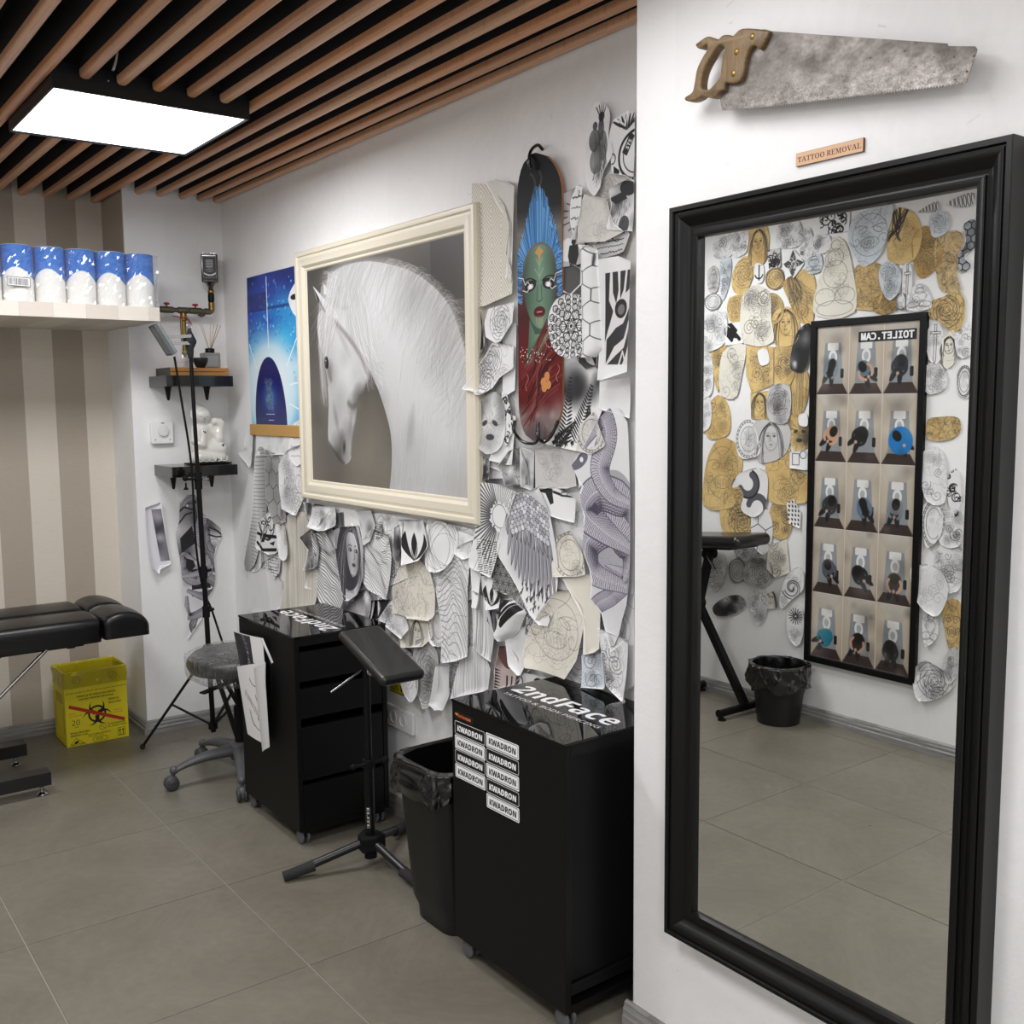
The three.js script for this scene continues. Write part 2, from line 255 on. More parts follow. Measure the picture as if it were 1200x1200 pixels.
function faceArt(x, w, h, r, dark) {
  const cx = w * (dark ? 0.56 : 0.5), cy = h * (dark ? 0.36 : 0.4), R = Math.min(w * (dark ? 0.4 : 0.3), h * 0.24), s0 = dark ? 1 : 0;
  if (dark) { x.fillStyle = '#bdbcbf'; x.fillRect(0, 0, w, h); x.fillStyle = '#37363a'; x.beginPath(); x.ellipse(cx - R * 0.25, cy + R * 0.2, R * 1.35, R * 1.9, 0, 0, 7); x.fill(); x.fillRect(0, cy, cx - R * 0.6, h); }
  if (dark) { x.fillStyle = '#d9d8da'; x.beginPath(); x.moveTo(cx - R * 0.62, cy - R * 0.9); x.quadraticCurveTo(cx + R * 0.3, cy - R * 1.3, cx + R * 0.7, cy - R * 0.5); x.lineTo(cx + R * 0.78, cy + R * 0.15); x.lineTo(cx + R * 0.72, cy + R * 0.7); x.quadraticCurveTo(cx + R * 0.5, cy + R * 1.3, cx + R * 0.05, cy + R * 1.35); x.quadraticCurveTo(cx - R * 0.75, cy + R * 0.9, cx - R * 0.62, cy - R * 0.9); x.fill(); const g = x.createLinearGradient(cx - R, 0, cx + R, 0); g.addColorStop(0, INK(0.6)); g.addColorStop(0.5, INK(0.05)); g.addColorStop(1, INK(0.2)); x.fillStyle = g; x.fill(); x.fillStyle = INK(0.25); x.fillRect(cx - R * 0.5, cy + R * 1.2, R * 0.8, R); }
  for (let i = 0; i < (dark ? 220 : 26); i++) { x.strokeStyle = dark ? (r() < 0.6 ? INK(0.75 * r()) : `rgba(225,225,228,${0.5 * r()})`) : INK(0.6); x.lineWidth = dark ? 0.7 + 1.6 * r() : 1.2; const s = r() < (dark ? 0.7 : 0.5) ? -1 : 1, a = R * (0.8 + r() * 0.7); x.beginPath(); x.moveTo(cx + s * R * 0.15 * r(), cy - R * (1.1 + 0.3 * r())); x.bezierCurveTo(cx + s * a, cy - R, cx + s * a * (s > 0 && dark ? 0.85 : 1.2), cy + R * 1.1, cx + s * a * (0.7 + r() * 0.6), cy + R * (1.4 + 2.4 * r())); x.stroke(); }
  x.strokeStyle = INK(dark ? 0.9 : 0.6); x.lineWidth = dark ? 2.4 : 1.3; if (!dark) { x.beginPath(); x.ellipse(cx, cy + R * 0.1, R * 0.78, R * 1.15, 0, 0, 7); x.stroke(); }
  for (const s of [-1, 1]) { const ex = cx + R * (0.36 * s + 0.12 * s0); x.beginPath(); x.ellipse(ex, cy - R * 0.08, R * 0.2, R * 0.08, 0, 0, 7); x.stroke(); x.fillStyle = INK(0.85); x.beginPath(); x.arc(ex + R * 0.05 * s0, cy - R * 0.08, R * 0.085, 0, 7); x.fill(); x.beginPath(); x.moveTo(ex - s * R * 0.2, cy - R * 0.28); x.quadraticCurveTo(ex, cy - R * 0.44, ex + s * R * 0.24, cy - R * 0.24); x.stroke(); }
  x.beginPath(); x.moveTo(cx + R * (0.1 + 0.1 * s0), cy - R * 0.1); x.quadraticCurveTo(cx + R * (0.2 * s0 + 0.16), cy + R * 0.38, cx + R * 0.16 * s0, cy + R * 0.42); x.stroke();
  x.fillStyle = INK(dark ? 0.75 : 0.3); x.beginPath(); x.ellipse(cx + R * 0.16 * s0, cy + R * 0.7, R * 0.22, R * 0.1, 0, 0, 7); x.fill();
}
function contour(x, w, h, r, step, amp, lw, a) {
  const s = r() * 50; x.strokeStyle = INK(a); x.lineWidth = lw;
  for (let k = -10; k < h / step + 26; k++) { x.beginPath(); for (let i = 0; i <= 40; i++) { const px = (w * i) / 40; x.lineTo(px, k * step + amp * N3(px / w * 1.3 + s, (k * step) / h * 1.2, 2.2) + px * 0.5 - w * 0.25 + amp * 0.25 * N3(px / w * 4, k * 0.2, s)); } x.stroke(); }
}
function hexGrid(x, w, h, R, f) { for (let j = -1; j < h / (R * 1.5) + 1; j++) for (let i = -1; i < w / (R * 1.74) + 1; i++) { const cx = (i + (j & 1) * 0.5) * R * 1.74, cy = j * R * 1.5, p = []; for (let k = 0; k < 6; k++) p.push([cx + R * Math.cos(PI / 6 + (k * PI) / 3), cy + R * Math.sin(PI / 6 + (k * PI) / 3)]); path(x, p, true); f(cx, cy); } }
function coil(x, pts, wid, ink) {                   // a scaled snake body along pts (0..1)
  const c = curve(pts.map((p) => [p[0], p[1], 0])), n = 220;
  for (let i = 0; i <= n; i++) {
    const t = i / n, p = c.getPoint(t), d = c.getTangent(t), q = wid * Math.min(1, 0.3 + 2.2 * t, 3.2 * (1 - t) + 0.12), nx = -d.y, ny = d.x;
    x.strokeStyle = INK(0.82, ink); x.lineWidth = 3; x.beginPath(); x.moveTo(p.x - nx * q, p.y - ny * q); x.lineTo(p.x + nx * q, p.y + ny * q); x.stroke();
    x.strokeStyle = 'rgba(226,223,230,.95)'; x.lineWidth = 2.2; x.beginPath(); x.moveTo(p.x - nx * q * 0.92, p.y - ny * q * 0.92); x.lineTo(p.x + nx * q * 0.92, p.y + ny * q * 0.92); x.stroke();
  }
  for (let i = 0; i <= 90; i++) {
    const t = i / 90, p = c.getPoint(t), d = c.getTangent(t), q = wid * Math.min(1, 0.3 + 2.2 * t, 3.2 * (1 - t) + 0.12), nx = -d.y, ny = d.x;
    x.strokeStyle = INK(0.85, ink); x.lineWidth = 1.5; x.beginPath(); x.moveTo(p.x - nx * q * 0.95, p.y - ny * q * 0.95); x.quadraticCurveTo(p.x - nx * q * 0.6 + d.x * 4, p.y - ny * q * 0.6 + d.y * 4, p.x - nx * q * 0.15, p.y - ny * q * 0.15); x.stroke();
    for (let k = 0; k < 6; k++) { const o = (k / 6) * 0.98 + (i & 1 ? 0.05 : 0); x.fillStyle = INK(0.25 + 0.6 * o, ink); x.beginPath(); x.ellipse(p.x + nx * q * o, p.y + ny * q * o, q * 0.085, q * 0.06, Math.atan2(d.y, d.x), 0, 7); x.fill(); }
  }
}
const ART = {
  blank() {}, black(x, w, h) { x.fillStyle = '#17171a'; x.fillRect(0, 0, w, h); }, grey(x, w, h, r) { x.fillStyle = INK(0.16); x.fillRect(0, 0, w, h); smudges(x, w, h, r, 6, 0.6); },
  line0(x, w, h, r) { lineArt(x, w, h, r, 0.28, 1.1); }, line1(x, w, h, r) { lineArt(x, w, h, r, 0.5, 1.4); scribble(x, w, h, r, 14, 1, 0.35); }, line2(x, w, h, r) { lineArt(x, w, h, r, 0.62, 1.6); lineArt(x, w, h, r, 0.35, 1); },
  sketch(x, w, h, r) { smudges(x, w, h, r, 9, 0.3); lineArt(x, w, h, r, 0.5, 1.5); scribble(x, w, h, r, 26, 1.2, 0.45); },
  rough(x, w, h, r) { scribble(x, w, h, r, 150, 1.1, 0.4); smudges(x, w, h, r, 8, 0.14); },
  grain(x, w, h, r) { for (let i = 0; i < 60; i++) { const px = r() * w; x.strokeStyle = INK(0.1 + 0.3 * r()); x.lineWidth = 0.7 + r(); x.beginPath(); x.moveTo(px, 0); x.bezierCurveTo(px + 18 * (r() - 0.5), h * 0.3, px + 40 * (r() - 0.5), h * 0.6, px + 24 * (r() - 0.5), h); x.stroke(); } smudges(x, w, h, r, 6, 0.16); },
  script(x, w, h, r) { x.strokeStyle = INK(0.85); for (let k = 0; k < 4; k++) { const y = h * (0.22 + 0.19 * k); x.lineWidth = 1.4 + r() * 1.2; x.beginPath(); x.moveTo(w * 0.15, y); for (let i = 0; i < 9; i++) x.quadraticCurveTo(w * (0.18 + i * 0.075), y - h * 0.08 * r(), w * (0.2 + i * 0.075), y + h * 0.03 * (r() - 0.4)); x.stroke(); } swirl(x, w * 0.6, h * 0.15, w * 0.16, 1.2, 1); },
  belly(x, w, h, r) { const g = x.createLinearGradient(0, 0, w, 0); g.addColorStop(0, INK(0.5)); g.addColorStop(0.5, INK(0.05)); g.addColorStop(1, INK(0.55)); x.fillStyle = g; x.fillRect(0, 0, w, h); for (let i = 0; i < 34; i++) { x.strokeStyle = INK(0.6); x.lineWidth = 2; x.beginPath(); x.moveTo(w * 0.25, (h * i) / 34); x.quadraticCurveTo(w * 0.5, (h * i) / 34 + 7, w * 0.85, (h * i) / 34 - 3); x.stroke(); } },
  scale(x, w, h, r) { smudges(x, w, h, r, 8, 0.55); hexGrid(x, w, h, Math.max(9, w / 5), () => { x.fillStyle = INK(0.12 + 0.3 * r()); x.fill(); x.strokeStyle = INK(0.85); x.lineWidth = 2.4; x.stroke(); }); },
  dark(x, w, h, r) { x.fillStyle = INK(0.3); x.fillRect(0, 0, w, h); smudges(x, w, h, r, 26, 0.95, '14,14,16'); smudges(x, w, h, r, 10, 0.9, '235,235,236'); scribble(x, w, h, r, 40, 1.6, 0.6); },
  rose(x, w, h, r) { x.strokeStyle = INK(0.6); roseLines(x, w / 2, h * 0.45, Math.min(w, h) * 0.42, r, 1.4); scribble(x, w, h, r, 10, 1, 0.4); }, rose2(x, w, h, r) { smudges(x, w, h, r, 14, 0.45); ART.rose(x, w, h, r); x.strokeStyle = INK(0.5); roseLines(x, w * 0.4, h * 0.75, Math.min(w, h) * 0.3, r, 1.2); },
  rose3(x, w, h, r) { x.strokeStyle = INK(0.55); roseLines(x, w * 0.5, h * 0.3, Math.min(w, h) * 0.36, r, 1.3); roseLines(x, w * 0.42, h * 0.7, Math.min(w, h) * 0.32, r, 1.3); lineArt(x, w, h, r, 0.4, 1.1); },
  aztec(x, w, h, r) { x.strokeStyle = INK(0.7); x.lineWidth = 2.4; for (let k = 0; k < 4; k++) { const q = k * Math.min(w, h) * 0.11; x.strokeRect(w * 0.1 + q, h * 0.1 + q, w * 0.8 - 2 * q, h * 0.8 - 2 * q); } for (let i = 0; i < 12; i++) x.strokeRect(w * (0.1 + 0.7 * r()), h * (0.1 + 0.7 * r()), w * 0.1, h * 0.1); },
  bold(x, w, h, r) { x.strokeStyle = '#131315'; x.fillStyle = '#131315'; x.lineWidth = w * 0.035; x.beginPath(); x.arc(w * 0.5, h * 0.3, w * 0.3, 0, 7); x.stroke(); x.lineWidth = w * 0.022; for (let i = 0; i < 5; i++) { const a = i * 1.257; x.beginPath(); x.arc(w * 0.5 + w * 0.15 * Math.cos(a), h * 0.3 + w * 0.15 * Math.sin(a), w * 0.12, 0, 7); x.stroke(); } x.lineWidth = w * 0.06; x.beginPath(); x.moveTo(w * 0.08, h * 0.55); x.lineTo(w * 0.3, h * 0.6); x.lineTo(w * 0.9, h * 0.56); x.stroke(); path(x, [[w * 0.1, h * 0.78], [w * 0.3, h * 0.93], [w * 0.92, h * 0.84]]); x.stroke(); path(x, [[w * 0.2, h * 0.62], [w * 0.4, h * 0.66], [w * 0.36, h * 0.74], [w * 0.22, h * 0.76]], true); x.fill(); path(x, [[w * 0.6, h * 0.74], [w * 0.85, h * 0.66], [w * 0.8, h * 0.77]], true); x.fill(); },
  face(x, w, h, r) { faceArt(x, w, h, r, true); smudges(x, w, h, r, 5, 0.3); }, face0(x, w, h, r) { faceArt(x, w, h, r, false); scribble(x, w, h, r, 12, 1.1, 0.4); },
  wave(x, w, h, r) { contour(x, w, h, r, 11, 66, 3.4, 0.72); }, wave2(x, w, h, r) { contour(x, w, h, r, 7, 78, 1.7, 0.66); }, marble(x, w, h, r) { contour(x, w, h, r, 22, 150, 3.2, 0.36); contour(x, w, h, r, 34, 190, 1.5, 0.45); scribble(x, w, h, r, 10, 2, 0.3); },
  tulip(x, w, h, r) { x.fillStyle = '#1a1a1d'; for (const s of [-1, 0, 1]) { x.beginPath(); x.moveTo(w * 0.5, h * 0.85); x.quadraticCurveTo(w * (0.5 + s * 0.5 - 0.2), h * 0.6, w * (0.5 + s * 0.3), h * 0.28); x.quadraticCurveTo(w * (0.5 + s * 0.45 + 0.22), h * 0.6, w * 0.5, h * 0.85); x.fill(); } x.strokeStyle = '#f2f2f2'; x.lineWidth = 2.5; for (const s of [-1, 1]) { x.beginPath(); x.moveTo(w * 0.5, h * 0.8); x.quadraticCurveTo(w * (0.5 + s * 0.14), h * 0.55, w * (0.5 + s * 0.1), h * 0.36); x.stroke(); } smudges(x, w, h * 0.3, r, 6, 0.5); },
  web(x, w, h, r) { x.strokeStyle = INK(0.5); x.lineWidth = 1.4; for (let i = 0; i < 13; i++) { x.beginPath(); x.ellipse(w * (0.3 + 0.4 * r()), h * (0.3 + 0.4 * r()), w * (0.2 + 0.5 * r()), h * (0.2 + 0.5 * r()), r() * 3, 0, 7); x.stroke(); } },
  medal(x, w, h, r) { x.strokeStyle = INK(0.6); x.lineWidth = 1.5; for (const q of [0.46, 0.4, 0.3]) { x.beginPath(); x.ellipse(w / 2, h / 2, w * q, h * q, 0, 0, 7); x.stroke(); } for (let i = 0; i < 26; i++) { const a = (i / 26) * 6.283; x.strokeRect(w / 2 + w * 0.43 * Math.cos(a) - 2, h / 2 + h * 0.43 * Math.sin(a) - 2, 4, 4); } lineArt(x, w, h, r, 0.3, 1); },
  zig(x, w, h, r) { x.strokeStyle = INK(0.45, '112,108,94'); x.lineWidth = 2.4; const s = 46; for (let j = -1; j < h / s + 1; j++) for (let i = -1; i < w / s + 1; i++) { const u = (i + j) & 1, px = i * s, py = j * s; x.save(); x.beginPath(); x.rect(px, py, s, s); x.clip(); for (let k = -4; k < 5; k++) { const o = (k * s) / 4; x.beginPath(); if (u) { x.moveTo(px + o, py); x.lineTo(px + o + s, py + s); } else { x.moveTo(px + o + s, py); x.lineTo(px + o, py + s); } x.stroke(); } x.restore(); } },
  skull(x, w, h, r) { x.fillStyle = '#26262a'; x.fillRect(0, 0, w, h); smudges(x, w, h, r, 22, 0.9, '225,225,226'); x.fillStyle = '#08080a'; x.beginPath(); x.ellipse(w * 0.45, h * 0.62, w * 0.24, h * 0.14, 0, 0, 7); x.fill(); x.beginPath(); x.ellipse(w * 0.3, h * 0.18, w * 0.3, h * 0.1, 0, 0, 7); x.fill(); },
  skull2(x, w, h, r) { smudges(x, w, h, r, 20, 0.5); for (let i = 0; i < 260; i++) { const a = r() * 6.3, q = r(); x.strokeStyle = INK(0.5 * r()); x.lineWidth = 1; const px = w / 2 + w * 0.4 * q * Math.cos(a), py = h / 2 + h * 0.42 * q * Math.sin(a); x.beginPath(); x.moveTo(px, py); x.lineTo(px + 10 * Math.cos(a), py + 10 * Math.sin(a)); x.stroke(); } x.fillStyle = INK(0.85); for (const s of [-1, 1]) { x.beginPath(); x.ellipse(w / 2 + s * w * 0.16, h * 0.5, w * 0.09, h * 0.04, s * 0.4, 0, 7); x.fill(); } x.beginPath(); x.ellipse(w / 2, h * 0.72, w * 0.13, h * 0.05, 0, 0, 7); x.fill(); },
  orn(x, w, h, r) { x.strokeStyle = '#17171a'; const m = Math.min(w, h); for (let i = 0; i < 16; i++) { x.lineWidth = m * (0.03 + 0.05 * r()); swirl(x, w * r(), h * r(), m * (0.12 + 0.2 * r()), 1.2, r() * 6, r() < 0.5 ? 1 : -1); } },
  robed(x, w, h, r) { const q = (a, b, c, d, t) => { x.fillStyle = INK(t, '26,26,29'); x.beginPath(); x.ellipse(w * a, h * b, w * c, h * d, 0, 0, 7); x.fill(); }; for (let i = 0; i < 5; i++) { x.strokeStyle = INK(0.8); x.lineWidth = 3.4; x.beginPath(); x.moveTo(w * 0.56, h * 0.2); x.lineTo(w * (0.4 + 0.09 * i), h * (0.06 - 0.02 * Math.sin(i * 0.8))); x.stroke(); } q(0.57, 0.17, 0.1, 0.05, 0.8); q(0.56, 0.3, 0.1, 0.12, 0.75); q(0.36, 0.25, 0.08, 0.045, 0.85); q(0.34, 0.4, 0.19, 0.12, 0.7); q(0.4, 0.62, 0.22, 0.14, 0.6); q(0.62, 0.48, 0.16, 0.16, 0.6); for (let i = 0; i < 90; i++) { const px = w * (0.3 + 0.4 * r()), py = h * (0.3 + 0.4 * r()); x.strokeStyle = INK(0.7 * r()); x.lineWidth = 2; x.beginPath(); x.moveTo(px, py); x.quadraticCurveTo(px + 8, py + h * 0.1, px - w * 0.05 + w * 0.12 * r(), py + h * (0.12 + 0.14 * r())); x.stroke(); } smudges(x, w, h * 0.7, r, 6, 0.7, '220,220,220'); },
  helmet(x, w, h, r) { x.fillStyle = '#26262a'; for (let i = 0; i < 8; i++) { x.beginPath(); const a = -2.6 + i * 0.32; x.ellipse(w * (0.35 + 0.1 * i), h * 0.16, w * 0.035, h * 0.11, a + 1.57, 0, 7); x.fill(); } x.lineWidth = w * 0.07; x.strokeStyle = '#1b1b1e'; x.beginPath(); x.ellipse(w * 1.02, h * 0.62, w * 0.62, h * 0.32, 0, 0, 7); x.stroke(); x.lineWidth = w * 0.03; x.beginPath(); x.ellipse(w * 1.02, h * 0.62, w * 0.46, h * 0.24, 0, 0, 7); x.stroke(); x.beginPath(); x.ellipse(w * 0.14, h * 0.6, w * 0.12, h * 0.07, 0, 0, 7); x.stroke(); x.save(); x.translate(w * 0.74, h * 0.46); x.rotate(-1.0); x.fillRect(-w * 0.26, -h * 0.055, w * 0.52, h * 0.11); x.fillStyle = '#eee'; x.font = `bold ${Math.round(h * 0.09)}px sans-serif`; x.textAlign = 'center'; x.fillText('STS', 0, h * 0.034); x.restore(); x.fillStyle = '#1b1b1e'; path(x, [[w * 0.2, h * 0.7], [w * 0.42, h * 0.78], [w * 0.36, h * 0.98], [w * 0.24, h * 0.94]], true); x.fill(); },
  eagle(x, w, h, r) { smudges(x, w, h, r, 16, 0.6); x.fillStyle = '#2b2b2e'; x.beginPath(); x.ellipse(w * 0.74, h * 0.18, w * 0.3, h * 0.13, 0.2, 0, 7); x.fill(); path(x, [[w * 0.1, h * 0.3], [w * 0.6, h * 0.2], [w * 0.7, h * 0.36], [w * 0.3, h * 0.42]], true); x.fill(); for (let i = 0; i < 120; i++) { const px = w * (0.25 + 0.6 * r()), py = h * (0.35 + 0.6 * r()); x.strokeStyle = r() < 0.5 ? INK(0.6 * r()) : `rgba(240,240,240,${0.6 * r()})`; x.lineWidth = 2; x.beginPath(); x.moveTo(px, py); x.lineTo(px - 3, py + h * 0.06); x.stroke(); } x.fillStyle = INK(0.8); x.beginPath(); x.ellipse(w * 0.62, h * 0.82, w * 0.2, h * 0.16, 0, 0, 7); x.fill(); },
  clock(x, w, h, r) { smudges(x, w, h * 0.4, r, 10, 0.6); x.fillStyle = INK(0.12); x.fillRect(0, 0, w, h); x.strokeStyle = INK(0.85); x.lineWidth = 3; for (let i = 0; i < 7; i++) { const a = 2.2 + i * 0.33; x.beginPath(); x.moveTo(w * 1.1 + w * 0.95 * Math.cos(a), h * 0.36 - h * 0.28 * Math.sin(a)); x.lineTo(w * 1.1 + w * 0.75 * Math.cos(a), h * 0.36 - h * 0.22 * Math.sin(a)); x.stroke(); } x.fillStyle = '#e2e2e2'; x.beginPath(); x.arc(w * 0.36, h * 0.78, w * 0.24, 0, 7); x.fill(); x.fillStyle = '#19191b'; x.beginPath(); x.arc(w * 0.55, h * 0.69, w * 0.07, 0, 7); x.fill(); path(x, [[w * 0.42, h * 0.73], [w * 0.68, h * 0.73], [w * 0.72, h * 0.86], [w * 0.64, h * 1], [w * 0.46, h * 1], [w * 0.38, h * 0.86]], true); x.fill(); },
  hexdark(x, w, h, r) { x.fillStyle = '#3a393b'; x.fillRect(0, 0, w, h); const R = Math.max(w, h) * 0.42, p = []; for (let k = 0; k < 6; k++) p.push([w * 0.45 + R * Math.cos(0.52 + k * 1.047), h * 0.45 + R * Math.sin(0.52 + k * 1.047)]); path(x, p, true); x.fillStyle = '#4b494a'; x.fill(); x.strokeStyle = '#e4e3e2'; x.lineWidth = R * 0.09; x.stroke(); x.beginPath(); x.moveTo(p[0][0], p[0][1]); x.lineTo(w, h * 0.9); x.stroke(); },
  hex(x, w, h, r) { x.lineWidth = 2; hexGrid(x, w, h, w / 2.6, () => { x.strokeStyle = INK(0.4 + 0.4 * r()); x.stroke(); }); },
  fern(x, w, h, r) { smudges(x, w, h * 0.5, r, 14, 0.9, '20,20,22'); x.strokeStyle = '#121214'; x.fillStyle = '#121214'; for (const [bx, by, tx, ty, s] of [[0.3, 0.92, 0.42, 0.25, 0.13], [0.5, 0.9, 0.78, 0.34, 0.16], [0.16, 0.93, 0.5, 0.7, 0.1], [0.7, 0.92, 0.72, 0.55, 0.12]]) for (let i = 0; i < 18; i++) { const t = i / 18, px = w * lerp(bx, tx, t), py = h * lerp(by, ty, t), l = w * s * (1.15 - t); for (const d of [-1, 1]) { x.save(); x.translate(px, py); x.rotate(Math.atan2(h * (ty - by), w * (tx - bx)) + d * 1.05); x.beginPath(); x.ellipse(l / 2, 0, l / 2, h * 0.009, 0, 0, 7); x.fill(); x.restore(); } } for (let i = 0; i < 26; i++) { const px = w * (0.1 + 0.85 * r()); path(x, [[px - 5, h * 0.9], [px + 5, h * 0.88], [px + 2, h * (0.92 + 0.05 * r())]], true); x.fill(); } },
  mandala(x, w, h, r) { const R = Math.min(w, h) / 2; x.save(); x.translate(w / 2, h / 2); x.scale(w / 2 / R, h / 2 / R); x.strokeStyle = '#202023'; for (const [q, n, l, lw] of [[0.98, 18, 0.2, 2.4], [0.84, 18, 0.2, 2.2], [0.7, 12, 0.24, 2.6], [0.52, 6, 0.3, 3], [0.46, 6, 0.22, 1.6], [0.26, 6, 0.16, 2]]) for (let i = 0; i < n; i++) { x.save(); x.rotate((i / n) * 2 * PI + (n === 12 ? 0.26 : 0)); x.lineWidth = lw; x.beginPath(); const b = (q - l) * R, t = q * R, wd = (PI * q * R) / n; x.moveTo(b, 0); x.quadraticCurveTo(b + (t - b) * 0.5, wd * 1.3, t, 0); x.quadraticCurveTo(b + (t - b) * 0.5, -wd * 1.3, b, 0); x.stroke(); x.lineWidth = 1; for (let k = 1; k < 4; k++) { x.beginPath(); x.moveTo(b + (t - b) * 0.2, (wd * (k - 2)) / 4); x.lineTo(b + (t - b) * 0.75, (wd * (k - 2)) / 3); x.stroke(); } x.restore(); } x.fillStyle = '#202023'; x.beginPath(); x.arc(0, 0, R * 0.06, 0, 7); x.fill(); for (let i = 0; i < 6; i++) { x.beginPath(); x.arc(R * 0.2 * Math.cos(i * 1.047), R * 0.2 * Math.sin(i * 1.047), R * 0.04, 0, 7); x.fill(); } x.restore(); },
  zebra(x, w, h, r) { x.save(); x.translate(w * 0.24, h * 0.13); const W = w * 0.74, H = h * 0.74; x.beginPath(); x.rect(0, 0, W, H); x.clip(); x.fillStyle = '#d9d6d6'; x.fillRect(0, 0, W, H); x.fillStyle = '#2b292c'; const st = (a) => { path(x, a.map((p) => [p[0] * W, p[1] * H]), true); x.fill(); }; st([[0, 0], [0.2, 0], [0.14, 0.3], [0.3, 0.42], [0.1, 0.62], [0, 0.75]]); st([[0.3, 0], [0.5, 0], [0.52, 0.2], [0.42, 0.34], [0.3, 0.22]]); st([[0.6, 0], [0.8, 0], [0.72, 0.2], [0.58, 0.3]]); st([[0.88, 0], [1, 0], [1, 0.2], [0.8, 0.24]]); st([[0.06, 0.72], [0.4, 0.6], [0.7, 0.56], [1, 0.4], [1, 0.52], [0.74, 0.72], [0.34, 0.8], [0.05, 0.98]]); st([[0.1, 0.99], [0.4, 0.9], [0.75, 0.82], [1, 0.62], [1, 0.8], [0.7, 1]]); x.strokeStyle = '#d9d6d6'; x.lineWidth = W * 0.06; x.beginPath(); x.moveTo(W * 0.55, H); x.lineTo(W * 0.7, H * 0.86); x.lineTo(W * 0.86, H); x.stroke(); x.fillStyle = '#19181a'; x.beginPath(); x.ellipse(W * 0.62, H * 0.4, W * 0.26, H * 0.1, -0.55, 0, 7); x.fill(); x.fillStyle = '#6f6b6d'; x.beginPath(); x.ellipse(W * 0.62, H * 0.41, W * 0.15, H * 0.055, -0.5, 0, 7); x.fill(); x.restore(); },
  life(x, w, h, r) { x.fillStyle = INK(0.34); x.fillRect(0, 0, w, h); x.strokeStyle = INK(0.8); x.lineWidth = 1.8; const R = Math.max(w, h) * 0.22; for (let j = -3; j < 4; j++) for (let i = -3; i < 4; i++) { x.beginPath(); x.arc(w / 2 + (i + (j & 1) * 0.5) * R, h / 2 + j * R * 0.866, R, 0, 7); x.stroke(); } },
  brown(x, w, h, r) { x.fillStyle = '#b9a9a4'; x.fillRect(0, 0, w, h); smudges(x, w, h * 0.5, r, 14, 0.9, '74,44,40'); x.fillStyle = '#5a3a38'; x.beginPath(); x.ellipse(w * 0.45, h * 0.24, w * 0.32, h * 0.2, 0.7, 0, 7); x.fill(); smudges(x, w, h, r, 8, 0.8, '235,225,220'); x.fillStyle = '#2c2022'; for (let i = 0; i < 7; i++) { path(x, [[w * 0.05, h * (0.55 + i * 0.06)], [w * 0.3, h * (0.57 + i * 0.06)], [w * 0.06, h * (0.6 + i * 0.06)]], true); x.fill(); } x.fillRect(w * 0.5, h * 0.62, w * 0.06, h * 0.3); x.fillRect(w * 0.68, h * 0.6, w * 0.05, h * 0.3); },
  brush(x, w, h, r) { x.strokeStyle = '#0f0f11'; for (let i = 0; i < 7; i++) { x.lineWidth = w * (0.05 + 0.1 * r()); const a = w * (0.1 + 0.8 * r()), b = h * (0.1 + 0.7 * r()); x.beginPath(); x.moveTo(a - w * 0.2, b + h * 0.22); x.quadraticCurveTo(a, b, a + w * 0.24, b - h * 0.2); x.stroke(); } },
  gun(x, w, h, r) { x.fillStyle = '#1b1b1d'; const st = (a) => { path(x, a.map((p) => [p[0] * w, p[1] * h]), true); x.fill(); }; st([[0.02, 0.06], [0.4, 0.1], [0.42, 0.2], [0.3, 0.26], [0.06, 0.2]]); st([[0.22, 0.2], [0.4, 0.2], [0.44, 0.5], [0.36, 0.56]]); st([[0.42, 0.14], [0.62, 0.2], [0.62, 0.28], [0.42, 0.22]]); x.fillRect(w * 0.6, h * 0.24, w * 0.36, h * 0.05); x.strokeStyle = '#1b1b1d'; x.lineWidth = 3; x.strokeRect(w * 0.64, h * 0.16, w * 0.14, h * 0.1); },
  oni(x, w, h, r) { x.strokeStyle = INK(0.45); x.lineWidth = 1.5; for (const s of [-1, 1]) { x.beginPath(); x.moveTo(w * (0.5 + s * 0.05), h * 0.24); x.quadraticCurveTo(w * (0.5 + s * 0.3), h * 0.1, w * (0.5 + s * 0.2), h * 0.02); x.stroke(); x.beginPath(); x.ellipse(w * (0.5 + s * 0.16), h * 0.4, w * 0.1, h * 0.04, s * 0.4, 0, 7); x.stroke(); x.beginPath(); x.moveTo(w * (0.5 + s * 0.04), h * 0.36); x.quadraticCurveTo(w * (0.5 + s * 0.2), h * 0.28, w * (0.5 + s * 0.34), h * 0.34); x.stroke(); swirl(x, w * (0.5 + s * 0.3), h * 0.56, w * 0.12, 1, 0, s); } x.beginPath(); x.ellipse(w / 2, h * 0.6, w * 0.2, h * 0.09, 0, 0, 7); x.stroke(); for (let i = 0; i < 6; i++) { x.beginPath(); x.moveTo(w * (0.34 + i * 0.064), h * 0.56); x.lineTo(w * (0.36 + i * 0.064), h * 0.64); x.stroke(); } x.beginPath(); x.ellipse(w / 2, h * 0.48, w * 0.38, h * 0.34, 0, 0, 7); x.stroke(); lineArt(x, w, h, r, 0.3, 1.1); scribble(x, w, h, r, 16, 1, 0.3); },
